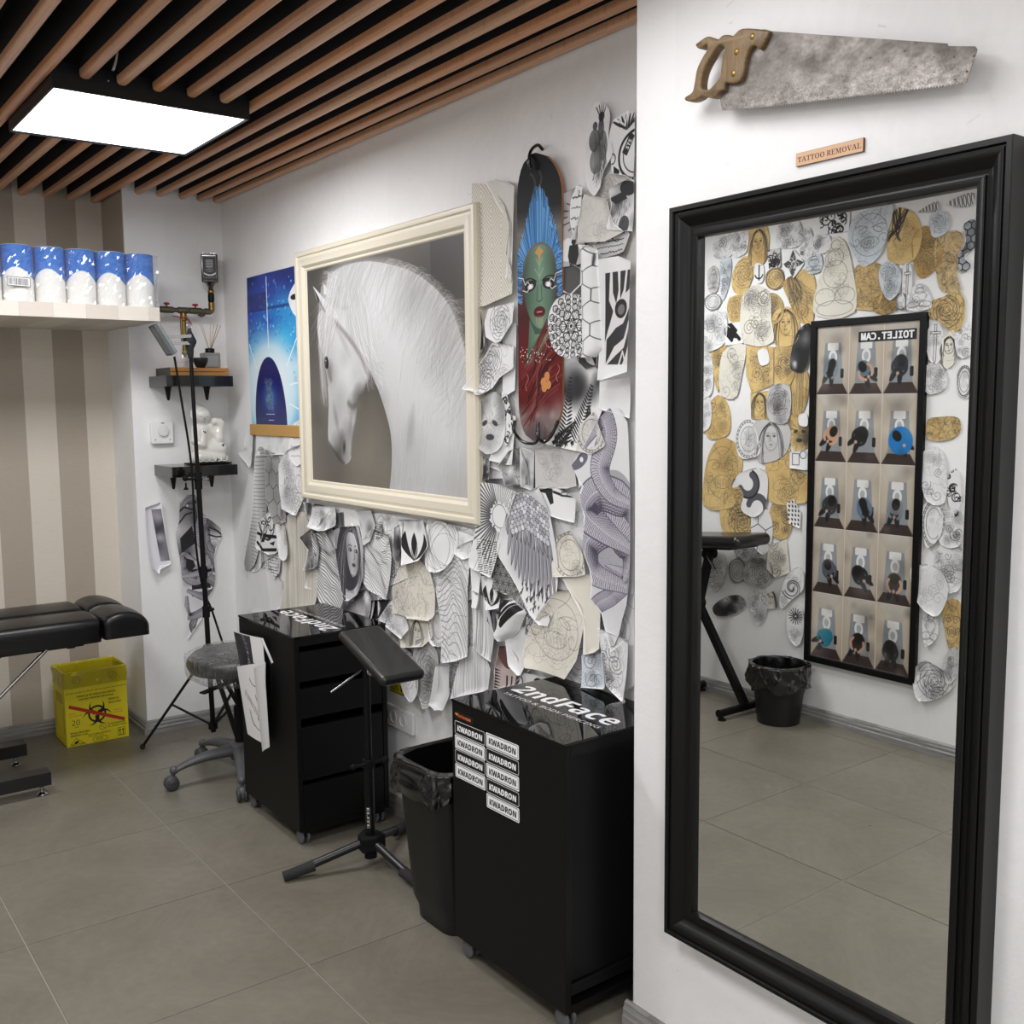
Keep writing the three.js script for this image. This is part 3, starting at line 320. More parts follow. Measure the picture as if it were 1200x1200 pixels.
  rays(x, w, h, r) { const cx = w * 0.62, cy = h * 0.34; x.strokeStyle = INK(0.75); for (let i = 0; i < 62; i++) { const a = (i / 62) * 6.283, q = 0.16 + 0.06 * r(), l = 0.28 + 0.3 * r(); x.lineWidth = 1.4 + 3.6 * (Math.cos(a) < -0.3 ? 1 : 0.1); x.beginPath(); x.moveTo(cx + w * q * Math.cos(a), cy + h * q * 0.8 * Math.sin(a)); x.lineTo(cx + w * (q + l) * Math.cos(a), cy + h * (q + l * 0.7) * Math.sin(a)); x.stroke(); } x.lineWidth = 2; x.beginPath(); x.ellipse(cx, cy, w * 0.14, h * 0.12, 0.2, 0, 7); x.stroke(); for (let j = 0; j < 6; j++) for (let i = 0; i < 15; i++) { const px = w * (0.16 + 0.11 * j + 0.004 * i), py = h * (0.62 + 0.024 * i); x.lineWidth = 1.2 + 2.2 * r(); x.beginPath(); x.moveTo(px, py); x.lineTo(px + w * 0.08, py - h * 0.012); x.stroke(); } for (let i = 0; i < 9; i++) { x.lineWidth = 1.2; x.beginPath(); x.moveTo(w * (0.1 + 0.07 * i), h * 0.96); x.lineTo(w * (0.42 + 0.05 * i), h * 0.5); x.stroke(); } },
  rays2(x, w, h, r) { x.strokeStyle = INK(0.8); for (let i = 0; i < 16; i++) { const a = (i / 16) * 6.283; x.lineWidth = 3; x.beginPath(); x.moveTo(w * 0.5 + 4 * Math.cos(a), h * 0.3 + 4 * Math.sin(a)); x.lineTo(w * 0.5 + w * 0.36 * Math.cos(a), h * 0.3 + w * 0.36 * Math.sin(a)); x.stroke(); } lineArt(x, w, h, r, 0.4, 1.2); },
  wing(x, w, h, r) { smudges(x, w, h * 0.6, r, 8, 0.3, '60,58,70'); const F = (ax, ay, bx, by, wd, d) => { const dx = bx - ax, dy = by - ay, l = Math.hypot(dx, dy), nx = (-dy / l) * wd, ny = (dx / l) * wd; x.beginPath(); x.moveTo(ax, ay); x.quadraticCurveTo(ax + dx * 0.5 + nx, ay + dy * 0.5 + ny, bx, by); x.quadraticCurveTo(ax + dx * 0.5 - nx, ay + dy * 0.5 - ny, ax, ay); const g = x.createLinearGradient(ax, ay, ax + nx * 2, ay + ny * 2); g.addColorStop(0, `rgba(150,149,158,${d + 0.4})`); g.addColorStop(0.35, 'rgba(232,232,236,.97)'); g.addColorStop(1, 'rgba(206,206,213,.97)'); x.fillStyle = g; x.fill(); x.strokeStyle = INK(0.8); x.lineWidth = 1.8; x.stroke(); x.lineWidth = 0.8; path(x, [[ax, ay], [bx, by]]); x.stroke(); };
    for (let i = 0; i < 13; i++) { const t = i / 12; F(w * (0.26 + 0.6 * t), h * (0.3 + 0.08 * t), w * (0.2 + 0.74 * t), h * (0.52 + 0.3 * Math.sin(t * 2.2) + 0.03 * r()), w * 0.05, 0.5); } for (let i = 0; i < 11; i++) { const t = i / 10; F(w * (0.2 + 0.62 * t), h * (0.22 + 0.1 * t), w * (0.2 + 0.7 * t), h * (0.38 + 0.14 * t), w * 0.045, 0.6); } for (let j = 0; j < 8; j++) for (let i = 0; i < 12; i++) { const px = w * (0.26 + 0.05 * i + 0.02 * (j & 1)), py = h * (0.07 + 0.032 * j + 0.014 * Math.abs(i - 4)); if (px > w * 0.92) continue; const gl = Math.round(150 + 80 * r()); x.fillStyle = `rgba(${gl},${gl},${gl + 6},.9)`; x.strokeStyle = INK(0.8); x.lineWidth = 1.3; x.beginPath(); x.ellipse(px, py, w * 0.034, h * 0.022, 0.9, 0, 7); x.fill(); x.stroke(); }
    for (let i = 0; i < 60; i++) { x.fillStyle = INK(0.85); const px = w * (0.3 + 0.6 * r()), py = h * (0.68 + 0.24 * r()), s = 4 + 7 * r(); path(x, [[px, py], [px + s, py - s], [px + s * 0.6, py + s]], true); x.fill(); } },
  wingl(x, w, h, r) { for (let i = 0; i < 40; i++) { x.strokeStyle = INK(0.4); x.lineWidth = 1.2; x.beginPath(); x.moveTo(w * 0.8, h * 0.05); x.quadraticCurveTo(w * r(), h * 0.4, w * r(), h * (0.4 + 0.6 * r())); x.stroke(); } lineArt(x, w, h, r, 0.4, 1.2); },
  hair(x, w, h, r) { lineArt(x, w, h, r, 0.3, 1.1); for (let i = 0; i < 24; i++) { x.strokeStyle = INK(0.8); x.lineWidth = 2; x.beginPath(); x.moveTo(w * (0.3 + 0.6 * r()), 0); x.quadraticCurveTo(w * (0.5 + 0.4 * r()), h * 0.4, w * (0.6 + 0.4 * r()), h * (0.4 + 0.2 * r())); x.stroke(); } },
  serpent(x, w, h, r) { const k = '66,61,78'; smudges(x, w, h, r, 8, 0.25, '140,136,150'); x.fillStyle = INK(0.34, k); x.beginPath(); x.ellipse(w * 0.72, h * 0.5, w * 0.42, h * 0.24, 0, 0, 7); x.fill(); const S = (a) => a.map((p) => [p[0] * w, p[1] * h]); coil(x, S([[0.6, 0.98], [0.42, 0.86], [0.72, 0.78], [0.95, 0.7], [0.6, 0.66]]), w * 0.1, k); coil(x, S([[0.95, 0.74], [0.4, 0.7], [0.3, 0.58], [0.7, 0.5], [0.98, 0.6], [0.9, 0.72]]), w * 0.2, k); coil(x, S([[1, 0.58], [0.6, 0.52], [0.28, 0.44], [0.5, 0.36], [0.95, 0.4], [1.05, 0.5]]), w * 0.2, k); coil(x, S([[1, 0.4], [0.68, 0.36], [0.5, 0.26], [0.62, 0.12], [0.5, 0.04], [0.3, 0.12], [0.14, 0.22]]), w * 0.15, k); x.fillStyle = INK(0.75, k); x.beginPath(); x.ellipse(w * 0.16, h * 0.235, w * 0.16, h * 0.028, -0.5, 0, 7); x.fill(); x.fillStyle = '#e9e6ee'; x.beginPath(); x.arc(w * 0.2, h * 0.226, w * 0.03, 0, 7); x.fill(); for (let i = 0; i < 700; i++) { x.fillStyle = INK(0.5 * r(), k); x.fillRect(w * (0.3 + 0.7 * r()), h * (0.3 + 0.45 * r()), 2, 2); } },
  compass(x, w, h, r) { ART.medal(x, w, h, r); x.strokeStyle = INK(0.6); for (let i = 0; i < 8; i++) { x.beginPath(); x.moveTo(w / 2, h / 2); x.lineTo(w / 2 + w * 0.3 * Math.cos(i * 0.785), h / 2 + h * 0.3 * Math.sin(i * 0.785)); x.stroke(); } },
  buddha(x, w, h, r) { x.strokeStyle = INK(0.5); x.lineWidth = 1.4; const e = (a, b, c, d) => { x.beginPath(); x.ellipse(w * a, h * b, w * c, h * d, 0, 0, 7); x.stroke(); }; e(0.5, 0.12, 0.1, 0.06); e(0.5, 0.26, 0.17, 0.1); e(0.5, 0.46, 0.26, 0.16); e(0.28, 0.72, 0.22, 0.1); e(0.72, 0.72, 0.22, 0.1); e(0.5, 0.86, 0.4, 0.09); lineArt(x, w, h, r, 0.34, 1.1); scribble(x, w, h, r, 12, 1, 0.3); },
  cross(x, w, h, r) { x.fillStyle = INK(0.85); for (let i = 0; i < 4; i++) { x.save(); x.translate(w / 2, h / 2); x.rotate((i * PI) / 2); path(x, [[0, 0], [w * 0.16, -h * 0.14], [w * 0.46, 0], [w * 0.16, h * 0.14]], true); x.fill(); x.restore(); } x.strokeStyle = '#ddd'; x.lineWidth = 1.6; for (let i = 0; i < 6; i++) swirl(x, w * (0.3 + 0.4 * r()), h * (0.3 + 0.4 * r()), w * 0.12, 1.2, r() * 6); },
  anchor(x, w, h, r) { x.strokeStyle = '#1c1c1e'; x.lineWidth = w * 0.1; x.beginPath(); x.moveTo(w / 2, h * 0.15); x.lineTo(w / 2, h * 0.8); x.stroke(); x.beginPath(); x.arc(w / 2, h * 0.52, w * 0.34, 0.3, PI - 0.3); x.stroke(); },
  black2(x, w, h, r) { x.fillStyle = '#111113'; x.fillRect(0, 0, w, h); smudges(x, w, h, r, 9, 0.9, '230,230,232'); },
  key(x, w, h, r) { x.strokeStyle = INK(0.7); x.lineWidth = 2.4; x.beginPath(); x.arc(w * 0.3, h * 0.3, w * 0.16, 0, 7); x.stroke(); x.strokeRect(w * 0.5, h * 0.26, w * 0.34, h * 0.5); },
  curves(x, w, h, r) { x.strokeStyle = '#55545c'; x.lineWidth = w * 0.16; x.beginPath(); x.arc(w * 0.62, h * 0.34, w * 0.24, 0.5, 4.2); x.stroke(); x.beginPath(); x.arc(w * 0.32, h * 0.8, w * 0.26, 3.2, 6); x.stroke(); x.strokeStyle = '#1d1d20'; x.lineWidth = w * 0.04; x.beginPath(); x.arc(w * 0.62, h * 0.34, w * 0.33, 0.4, 4.3); x.stroke(); },
  curves2(x, w, h, r) { x.strokeStyle = INK(0.8); x.lineWidth = 3; swirl(x, w * 0.5, h * 0.5, w * 0.4, 1.5, 0.4); swirl(x, w * 0.5, h * 0.5, w * 0.3, 1.4, 0.4); lineArt(x, w, h, r, 0.4, 1.2); },
  dots(x, w, h, r) { x.fillStyle = '#222'; for (let j = 1; j < 7; j++) for (let i = 1; i < 5; i++) { x.beginPath(); x.ellipse((w * i) / 5, (h * j) / 7, 2.4, 4, 0.5, 0, 7); x.fill(); } },
  sword(x, w, h, r) { x.strokeStyle = INK(0.7); x.lineWidth = 1.6; path(x, [[w * 0.42, h * 0.28], [w * 0.58, h * 0.28], [w * 0.56, h * 0.9], [w * 0.5, h * 0.97], [w * 0.44, h * 0.9]], true); x.stroke(); x.strokeRect(w * 0.24, h * 0.22, w * 0.52, h * 0.05); x.strokeRect(w * 0.44, h * 0.05, w * 0.12, h * 0.17); lineArt(x, w, h, r, 0.3, 1); },
  chain(x, w, h, r) { x.strokeStyle = INK(0.75); x.lineWidth = 2; for (let i = 0; i < 7; i++) { x.beginPath(); x.ellipse(w * (0.08 + 0.14 * i), h * 0.5, w * 0.05, h * 0.42, 0.2, 0, 7); x.stroke(); } },
};
ART.serpent2 = (x, w, h, r) => { const k = '22,22,25', S = (a) => a.map((p) => [p[0] * w, p[1] * h]); x.save(); x.translate(0, h * 0.12); smudges(x, w * 0.8, h * 0.62, r, 16, 0.75, '30,30,34'); x.restore();
  x.fillStyle = '#1c1c1f'; path(x, S([[0.1, 0.3], [0.36, 0.22], [0.42, 0.34], [0.12, 0.4]]), true); x.fill(); path(x, S([[0.05, 0.42], [0.3, 0.4], [0.4, 0.5], [0.12, 0.58]]), true); x.fill(); x.fillRect(w * 0.3, h * 0.52, w * 0.4, h * 0.14);
  coil(x, S([[0.3, 0.99], [0.24, 0.9], [0.4, 0.83], [0.3, 0.93], [0.52, 0.87]]), w * 0.03, k); coil(x, S([[0.18, 0.7], [0.22, 0.84], [0.6, 0.8], [0.7, 0.7], [0.3, 0.7]]), w * 0.08, k); coil(x, S([[0.2, 0.66], [0.6, 0.72], [0.86, 0.66], [0.6, 0.58], [0.3, 0.62]]), w * 0.1, k); coil(x, S([[0.9, 0.66], [0.8, 0.52], [0.4, 0.6], [0.12, 0.52], [0.16, 0.42], [0.42, 0.46]]), w * 0.1, k);
  coil(x, S([[0.1, 0.56], [0.5, 0.54], [0.72, 0.42], [0.5, 0.3], [0.58, 0.16], [0.5, 0.05], [0.3, 0.05], [0.14, 0.11]]), w * 0.11, k); coil(x, S([[0.86, 0.58], [0.78, 0.46], [0.66, 0.34], [0.68, 0.24], [0.92, 0.28]]), w * 0.075, k);
  x.strokeStyle = '#1c1c1f'; x.lineWidth = w * 0.03; path(x, S([[0.04, 0.14], [0.2, 0.09], [0.4, 0.11]])); x.stroke(); path(x, S([[0.08, 0.2], [0.24, 0.14], [0.36, 0.13]])); x.stroke(); path(x, S([[0.72, 0.24], [0.9, 0.27], [0.98, 0.3]])); x.stroke(); path(x, S([[0.7, 0.29], [0.86, 0.31], [0.97, 0.31]])); x.stroke(); x.fillStyle = '#f4f4f4'; x.beginPath(); x.arc(w * 0.28, h * 0.08, w * 0.02, 0, 7); x.fill(); x.strokeStyle = INK(0.7); x.lineWidth = 2; x.beginPath(); x.arc(w * 0.8, h * 0.37, w * 0.14, 0, 7); x.stroke(); };
ART.strip = (x, w, h, r) => { x.save(); x.translate(w * 0.3, h * 0.1); x.transform(1, 0, 0.12, 1, 0, 0); x.beginPath(); x.rect(0, 0, w * 0.4, h * 0.72); x.clip(); x.fillStyle = '#55525a'; x.fillRect(0, 0, w, h); smudges(x, w * 0.45, h * 0.7, r, 16, 0.9, '20,18,24'); smudges(x, w * 0.45, h * 0.7, r, 9, 0.8, '210,206,214'); x.restore(); };
const WALL_DRAWINGS = [
['drawing','grey shaded sheet mostly hidden behind the rippled contour strip','dark',1,'g',0,[-4059,1046,-3623,1118,-3611,811,-3956,725]],
['drawing','pale wavy sheet peeping between portrait and fingerprint contours','wave2',2,'w',0,[-3667,976,-3316,1014,-3315,749,-3661,713]],
['drawing','pencil shaded sheet behind the black tulip drawing','sketch',2,'w',0,[-3414,1134,-2924,1156,-2995,964,-3297,855]],
['drawing','sheet of dense ink leaves behind the scrawled tracing paper','line2',2,'w',0,[-3357,945,-3108,1006,-3106,742,-3329,727]],
['drawing','grey patterned sheet behind the sleeping face sketch','line1',2,'g',0,[-3289,760,-2890,839,-2909,581,-3185,553]],
['drawing','washed grey drawing under the pale relief sheet','sketch',2,'w',0,[-2989,1151,-2633,1131,-2685,914,-2967,812]],
['drawing','long pale drawing tucked behind the marbled sheet foot','line1',2,'w',0,[-2975,750,-2687,829,-2653,637,-2900,504]],
['drawing','dim grey drawing hidden behind the wing and the ray strokes','dark',1,'g',0,[-2696,1303,-2328,1322,-2291,1023,-2637,949]],
['drawing','white ornament sheet showing between wing tip and mask tracing','line2',2,'w',0,[-2518,966,-2221,1082,-2214,884,-2478,675]],
['drawing','pale pencil sheet behind the big serpent','line0',1,'w',0,[-2329,1221,-1961,1260,-1960,1021,-2291,998]],
['drawing','white sheet with soft curls at the pillar side of the near trolley','line1',1,'w',0,[-2291,972,-1960,1045,-1958,764,-2273,719]],
['drawing','greyish floral sheet behind the fern print','line0',1,'g',0,[-2473,1624,-2103,1637,-2139,1332,-2477,1314]],
['drawing','soft grey drawing behind the lion head and rose sketches','sketch',1,'g',0,[-2688,1683,-2462,1775,-2469,1315,-2695,1358]],
['drawing','pale sheet behind the eagle and the floral tracing','line0',1,'v',0,[-2159,2110,-1956,2172,-1954,1851,-2138,1869]],
['drawing','shaded figure sheet under the blank scraps of the far corner','sketch',1,'g',0,[-4446,1327,-4036,1359,-4067,934,-4433,815]],
['paper_sheet','plain white sheet below the wooden batten, nearest the room corner','blank',2,'w',0,[-4587,767,-4386,801,-4346,596,-4597,547]],
['paper_sheet','second plain white sheet hanging low behind the drawer trolley','blank',2,'w',0,[-4377,794,-4194,767,-4194,644,-4355,595]],
['drawing','faint pencil sheet with long grain lines above the far drawer trolley','grain',3,'c',0,[-4189,1053,-3947,1099,-3844,958,-3834,743,-3878,679,-4225,600,-4176,769]],
['drawing','grey leafy branch drawing just above the far trolley top','dark',1,'w',0,[-4233,723,-4159,749,-4159,642,-4251,619]],
['paper_sheet','blank white scrap curling off the wall beside the wooden batten','blank',3,'w',1,[-4465,1444,-4559,1395,-4574,1343,-4648,1320,-4560,1279,-4482,1255]],
['drawing','white sheet with pale pencil marks directly under the wooden batten','line0',1,'w',0,[-4449,1405,-4031,1420,-4046,1333,-4448,1311]],
['drawing','narrow grey snake belly strip at the corner end of the drawings','belly',2,'w',1,[-4435,1343,-4340,1338,-4345,1060,-4436,886,-4536,770,-4607,769,-4501,1047]],
['drawing','dark hexagon shell pattern strip beside the horse frame','scale',2,'g',0,[-4349,1346,-4204,1324,-4132,1114,-4130,1017,-4247,1014,-4340,1118]],
['drawing','speckled floral cut-out at the lower corner edge of the drawings','line2',1,'w',1,[-4628,873,-4455,900,-4434,799,-4598,758,-4657,796]],
['drawing','sketch of a shaded coiled figure beside the lower frame corner','sketch',3,'w',0,[-4189,1279,-4096,1350,-3943,1379,-3951,1149,-4015,1072,-4142,1087,-4188,1178]],
['drawing','round white sheet with black script flourishes at the horse frame edge','script',2,'w',1,[-4045,1460,-3937,1472,-3949,1297,-4033,1290,-4089,1339,-4066,1413]],
['drawing','small aztec block pattern below the bold flower cut-out','aztec',1,'w',0,[-4399,866,-4212,880,-4227,797,-4285,762,-4376,806]],
['paper_sheet','crumpled white scrap beside the bold flower cut-out','line0',4,'w',1,[-4237,1023,-4130,1013,-4106,873,-4194,874]],
['drawing','white cut-out of a bold black flower and shouting mask','bold',2,'w',0,[-4316,1066,-4237,1023,-4230,885,-4314,868,-4476,882,-4436,1005]],
['drawing','small oval rose sketch beside the rippled contour strip','rose',1,'w',1,[-3951,800,-3850,856,-3837,815,-3888,772,-3970,768]],
['drawing','blotchy black ornament scrap under the corner end of the horse frame','dark',2,'w',0,[-3961,1134,-3763,1134,-3742,1101,-3840,1022,-3924,1068]],
['drawing','white sheet with a soft figure sketch under the horse frame','sketch',4,'w',0,[-3864,1127,-3665,1135,-3655,1060,-3746,1031,-3870,1034]],
['drawing','grey ragged fragments beside the rippled contour strip','dark',3,'g',0,[-4005,977,-3870,1034,-3804,962,-3818,871,-3965,842,-3926,931]],
['drawing','sheet of bold rippled contour lines on the corner side of the portrait','wave',2,'w',0,[-3888,1007,-3762,1026,-3697,973,-3649,909,-3620,775,-3594,724,-3758,712,-3835,736,-3862,920]],
['paper_sheet','black card strip along the corner side of the portrait','black',1,'w',0,[-3708,1049,-3656,1047,-3635,897,-3682,975]],
['drawing','grungy grey texture sheet above the far trolley, under the portrait','dark',3,'g',0,[-3605,791,-3415,839,-3351,799,-3368,714,-3538,719,-3630,732]],
['photo_print','dark photograph scrap curling beside the armrest pad','black',4,'w',0,[-3377,801,-3248,824,-3263,773,-3335,732,-3389,704]],
['paper_sheet','small white folded card hanging under the portrait','blank',3,'w',0,[-3590,800,-3491,808,-3514,777,-3578,771]],
['drawing','sheet with a dark curled top edge under the horse frame','grey',2,'w',0,[-3495,1135,-3374,1144,-3338,1092,-3373,1028,-3434,1002]],
['paper_sheet','white curled sheet hugging the pillar side of the portrait','blank',1,'w',0,[-3539,1084,-3457,1078,-3415,971,-3424,923,-3489,979]],
['drawing','shaded pencil portrait of a long haired woman','face',3,'w',0,[-3685,1051,-3471,1077,-3427,1002,-3426,887,-3464,815,-3542,773,-3612,794,-3657,909]],
['drawing','sheet of fine fingerprint contour lines on the pillar side of the portrait','wave2',3,'w',0,[-3460,1015,-3364,1080,-3238,1070,-3216,993,-3242,822,-3363,826,-3441,862,-3458,933]],
['drawing','upper small grey medallion square on the contour sheet','aztec',1,'g',0,[-3363,1093,-3305,1108,-3288,1055,-3346,1043]],
['drawing','lower small grey medallion square on the contour sheet','rose',1,'g',0,[-3314,1047,-3244,1069,-3228,1014,-3304,996]],
['drawing','black and grey petal strip beside the black tulip drawing','dark',2,'w',0,[-3206,1095,-3133,1123,-3148,1032,-3181,963,-3216,993]],
['drawing','wide sheet of cream tracing paper with rough pencil scrawl','rough',3,'c',0,[-3169,952,-3050,1006,-2962,975,-2926,908,-2918,814,-2974,783,-3128,779,-3207,779,-3228,865]],
['drawing','drawing of a black tulip shaped bloom under the horse frame','tulip',4,'w',0,[-3162,1136,-2990,1139,-2959,1052,-3005,999,-3074,979,-3127,966,-3148,1032]],
['drawing','globe of crossing web lines drawn on a rounded sheet','web',3,'w',1,[-2973,1131,-2784,1125,-2801,1041,-2860,982,-2967,971,-2993,1049]],
['drawing','pale sheet with curling ornament lines above the armrest pad','line2',4,'w',0,[-3236,816,-3174,848,-3122,780,-3083,743,-3132,691,-3328,733]],
['drawing','pencil sketch of a sleeping face below the scrawled tracing paper','face0',3,'c',0,[-3128,779,-2951,787,-2942,737,-3004,692,-3151,662,-3173,715]],
['drawing','lacy ruffled cut-out nearest the wall socket','line1',4,'w',1,[-3194,654,-3063,641,-3039,515,-3075,475,-3139,492,-3185,553]],
['drawing','shaded peony drawing hanging just before the near trolley','rose2',3,'g',0,[-3067,703,-2970,736,-2911,680,-2903,576,-2944,491,-3012,465,-3061,532,-3081,638]],
['paper_sheet','torn white scraps dangling above the near trolley corner','blank',5,'w',0,[-2918,646,-2842,667,-2830,562,-2868,494,-2933,496]],
['drawing','soft pencil sheet just above the near trolley top','grain',3,'w',0,[-2764,738,-2660,763,-2600,699,-2610,623,-2752,574,-2825,546,-2807,633]],
['drawing','ringed portrait medallion at the edge of the marbled sheet','medal',2,'w',1,[-2956,820,-2879,847,-2866,754,-2894,713,-2954,714,-2974,765]],
['paper_sheet','long white paper cone pointing down below the ray drawing','blank',4,'w',0,[-2707,1015,-2636,1013,-2653,882,-2691,882]],
['drawing','long sheet of swirling marble lines beside the scrawled tracing paper','marble',3,'w',0,[-2790,1071,-2691,1104,-2724,936,-2719,703,-2885,658,-2887,780,-2926,908]],
['drawing','pale relief sheet hanging below the horse frame corner','line0',2,'w',0,[-2789,1122,-2700,1119,-2673,1055,-2741,1033,-2801,1046]],
['photo_print','dark portrait strip peeping out beside the horse frame foot','dark',1,'g',0,[-2671,1380,-2601,1367,-2602,1302,-2677,1298]],
['paper_sheet','plain white sheet behind the rose sketches beside the skateboard','blank',1,'w',0,[-2531,1792,-2458,1787,-2461,1567,-2526,1565]],
['paper_sheet','folded translucent sheet behind the zigzag pattern','blank',3,'v',0,[-2603,2213,-2532,2211,-2453,2178,-2452,1894,-2494,1903,-2492,2073]],
['drawing','cream sheet of engraved zigzag lines at the top pillar end of the horse frame','zig',2,'c',0,[-2680,2222,-2598,2213,-2508,2130,-2479,2064,-2493,1979,-2456,1920,-2461,1843,-2670,1839,-2680,2001]],
['photo_print','dark photographic skull strip beside the horse frame','skull',2,'w',0,[-2670,1815,-2638,1823,-2611,1772,-2608,1706,-2655,1671,-2672,1736]],
['drawing','upper fine rose sketch between frame and skateboard','rose',3,'w',0,[-2592,1836,-2461,1840,-2458,1780,-2510,1727,-2541,1721,-2603,1745,-2611,1790]],
['paper_sheet','tiny grey leaf tag between the two rose sketches','grey',1,'g',0,[-2576,1736,-2536,1723,-2541,1703,-2576,1715]],
['drawing','oval pencil drawing of a lion head with white border','skull2',2,'w',1,[-2625,1559,-2552,1574,-2518,1521,-2524,1417,-2582,1383,-2637,1400,-2678,1462,-2667,1521]],
['drawing','black chain ornament beside the oval lion drawing','orn',1,'w',0,[-2534,1579,-2504,1568,-2483,1521,-2471,1465,-2506,1407,-2532,1443]],
['paper_sheet','blank white card behind the oval lion drawing','blank',1,'w',0,[-2509,1511,-2462,1506,-2477,1353,-2606,1356,-2587,1389,-2524,1417]],
['drawing','large rose and figure sketch with a curled lower corner','rose3',4,'w',0,[-2563,1725,-2459,1714,-2460,1644,-2525,1622,-2565,1584,-2625,1567,-2657,1588,-2714,1584,-2660,1642,-2599,1693]],
['drawing','dark drawing of folded wings under the skateboard','dark',2,'g',0,[-2493,1397,-2438,1409,-2405,1356,-2393,1298,-2504,1292,-2547,1348]],
['drawing','white silhouette cut-out below the skateboard tail','grey',2,'w',0,[-2442,1409,-2372,1401,-2369,1284,-2422,1291]],
['drawing','faint grey tattoo sketch between the skateboard tail and the serpent','line0',1,'g',0,[-2368,1406,-2307,1428,-2168,1407,-2190,1358,-2179,1301,-2361,1290]],
['drawing','tall paper with a printed hand above a robed figure','robed',1,'w',1,[-2110,2324,-2076,2325,-2043,2292,-2049,2233,-2030,2186,-2063,2149,-2083,2095,-2110,2091,-2138,2135,-2144,2186,-2137,2251]],
['drawing','bold black and white astronaut visor drawing at the pillar corner','helmet',1,'w',0,[-2049,2233,-2030,2272,-1988,2246,-1979,2282,-1950,2271,-1949,2099,-1987,2122,-2036,2135]],
['drawing','drawing of an eagle head by the pillar edge','eagle',2,'w',0,[-2039,2097,-1987,2109,-1950,2111,-1949,1975,-2049,1993,-2033,2052]],
['drawing','pale floral tracing sheet above the hexagon roll','line0',3,'v',0,[-2159,2026,-2138,2099,-2049,2072,-2023,2007,-1980,1979,-2052,1962,-2152,1968]],
['drawing','grey strip with numerals tilted under the eagle drawing','script',2,'g',0,[-2110,1963,-1987,1993,-1961,1970,-1980,1925,-2062,1919]],
['drawing','clock dial and standing man silhouette drawing beside the skateboard','clock',1,'g',0,[-2242,2119,-2155,2129,-2180,2079,-2166,1997,-2134,1959,-2141,1917,-2243,1916,-2261,1998]],
['drawing','white curled sheet with roman numerals beside the clock drawing','script',4,'w',0,[-2194,2090,-2173,2128,-2141,2125,-2141,2051,-2166,1981,-2187,2030]],
['drawing','dark honeycomb cell drawing touching the skateboard','hexdark',1,'g',0,[-2258,1923,-2217,1930,-2138,1898,-2138,1850,-2203,1840,-2262,1857]],
['paper_sheet','white sheets layered behind the zebra print','blank',1,'w',0,[-2082,1604,-1963,1606,-1962,1499,-2011,1512,-2079,1521]],
['drawing','brush painted black fern fronds on a white sheet','fern',1,'w',0,[-2259,1680,-2131,1689,-2082,1613,-2058,1544,-2100,1470,-2139,1403,-2307,1420,-2299,1477]],
['drawing','honeycomb fragment below the hexagon roll','hexdark',1,'w',0,[-2178,1677,-2076,1663,-2079,1641,-2138,1631,-2174,1653]],
['drawing','round black line mandala cut-out beside the skateboard','mandala',2,'w',3,[-2154,1836,-2095,1817,-2071,1766,-2074,1712,-2102,1677,-2159,1661,-2217,1683,-2247,1731,-2246,1788,-2213,1827]],
['drawing','rolled sheet of thin hexagon outlines standing off the wall','hex',9,'w',2,[-2101,1956,-2050,1952,-2027,1661,-2098,1659]],
['photo_print','close-up zebra eye print on a white sheet','zebra',2,'w',2,[-2050,1915,-1924,1913,-1923,1604,-2043,1598,-2037,1701]],
['drawing','black shape with a white leaf below the ray drawing','tulip',3,'w',0,[-2641,993,-2576,993,-2536,936,-2532,904,-2605,887,-2642,948]],
['drawing','dark flower of life pattern tucked behind the wing','life',2,'g',0,[-2570,1067,-2516,1060,-2448,976,-2491,953,-2576,957]],
['photo_print','greyscale portrait fragments under the black leaf shape','face',2,'w',0,[-2610,903,-2518,917,-2511,837,-2570,816,-2615,849]],
['drawing','thin pencilled sheet beside the striped brush paper','grain',2,'w',0,[-2704,939,-2609,925,-2570,807,-2585,721,-2689,743]],
['paper_sheet','white sheet behind the striped brush paper above the near trolley','blank',3,'w',0,[-2511,826,-2415,867,-2382,801,-2430,712,-2486,733]],
['photo_print','brown toned skull and petals print above the near trolley','brown',2,'w',0,[-2547,787,-2489,789,-2446,762,-2465,672,-2573,635,-2581,694]],
['drawing','black scrollwork print at the back edge of the near trolley','orn',1,'w',0,[-2469,677,-2417,726,-2293,728,-2132,735,-2132,685,-2470,606]],
['drawing','rolled sheet with heavy black brush stripes','brush',6,'w',0,[-2536,920,-2483,944,-2406,913,-2449,842,-2511,804,-2575,806,-2551,838]],
['drawing','dark scaly scrap under the wing tip','scale',2,'g',0,[-2406,897,-2361,871,-2382,828,-2415,843]],
['drawing','white sheet printed with a rifle silhouette','gun',1,'w',0,[-2357,1285,-2269,1301,-2179,1272,-2183,1204,-2301,1214]],
['drawing','cream tracing sheet with a pale round emblem by the big serpent','medal',2,'c',0,[-2259,1160,-2202,1180,-2143,1121,-2125,1060,-2271,1038,-2283,1075]],
['paper_sheet','plain cream sheet behind the oni mask tracing','blank',2,'c',0,[-2236,1040,-2114,1066,-2075,1004,-2071,856,-2132,834,-2139,941]],
['drawing','greenish floral sketch between mask tracing and serpent tail','line2',3,'b',0,[-2151,833,-2057,856,-2040,756,-2140,741]],
['drawing','tracing paper sketch of an oni mask above the near trolley','oni',4,'c',0,[-2252,1003,-2202,1010,-2150,974,-2132,930,-2162,813,-2207,749,-2273,748,-2378,749,-2403,784,-2386,853,-2336,919]],
['drawing','bright sketch of a grinning mouth beside the pillar','line2',3,'w',0,[-2082,919,-2050,912,-2026,864,-1959,917,-1958,731,-2040,763,-2057,815]],
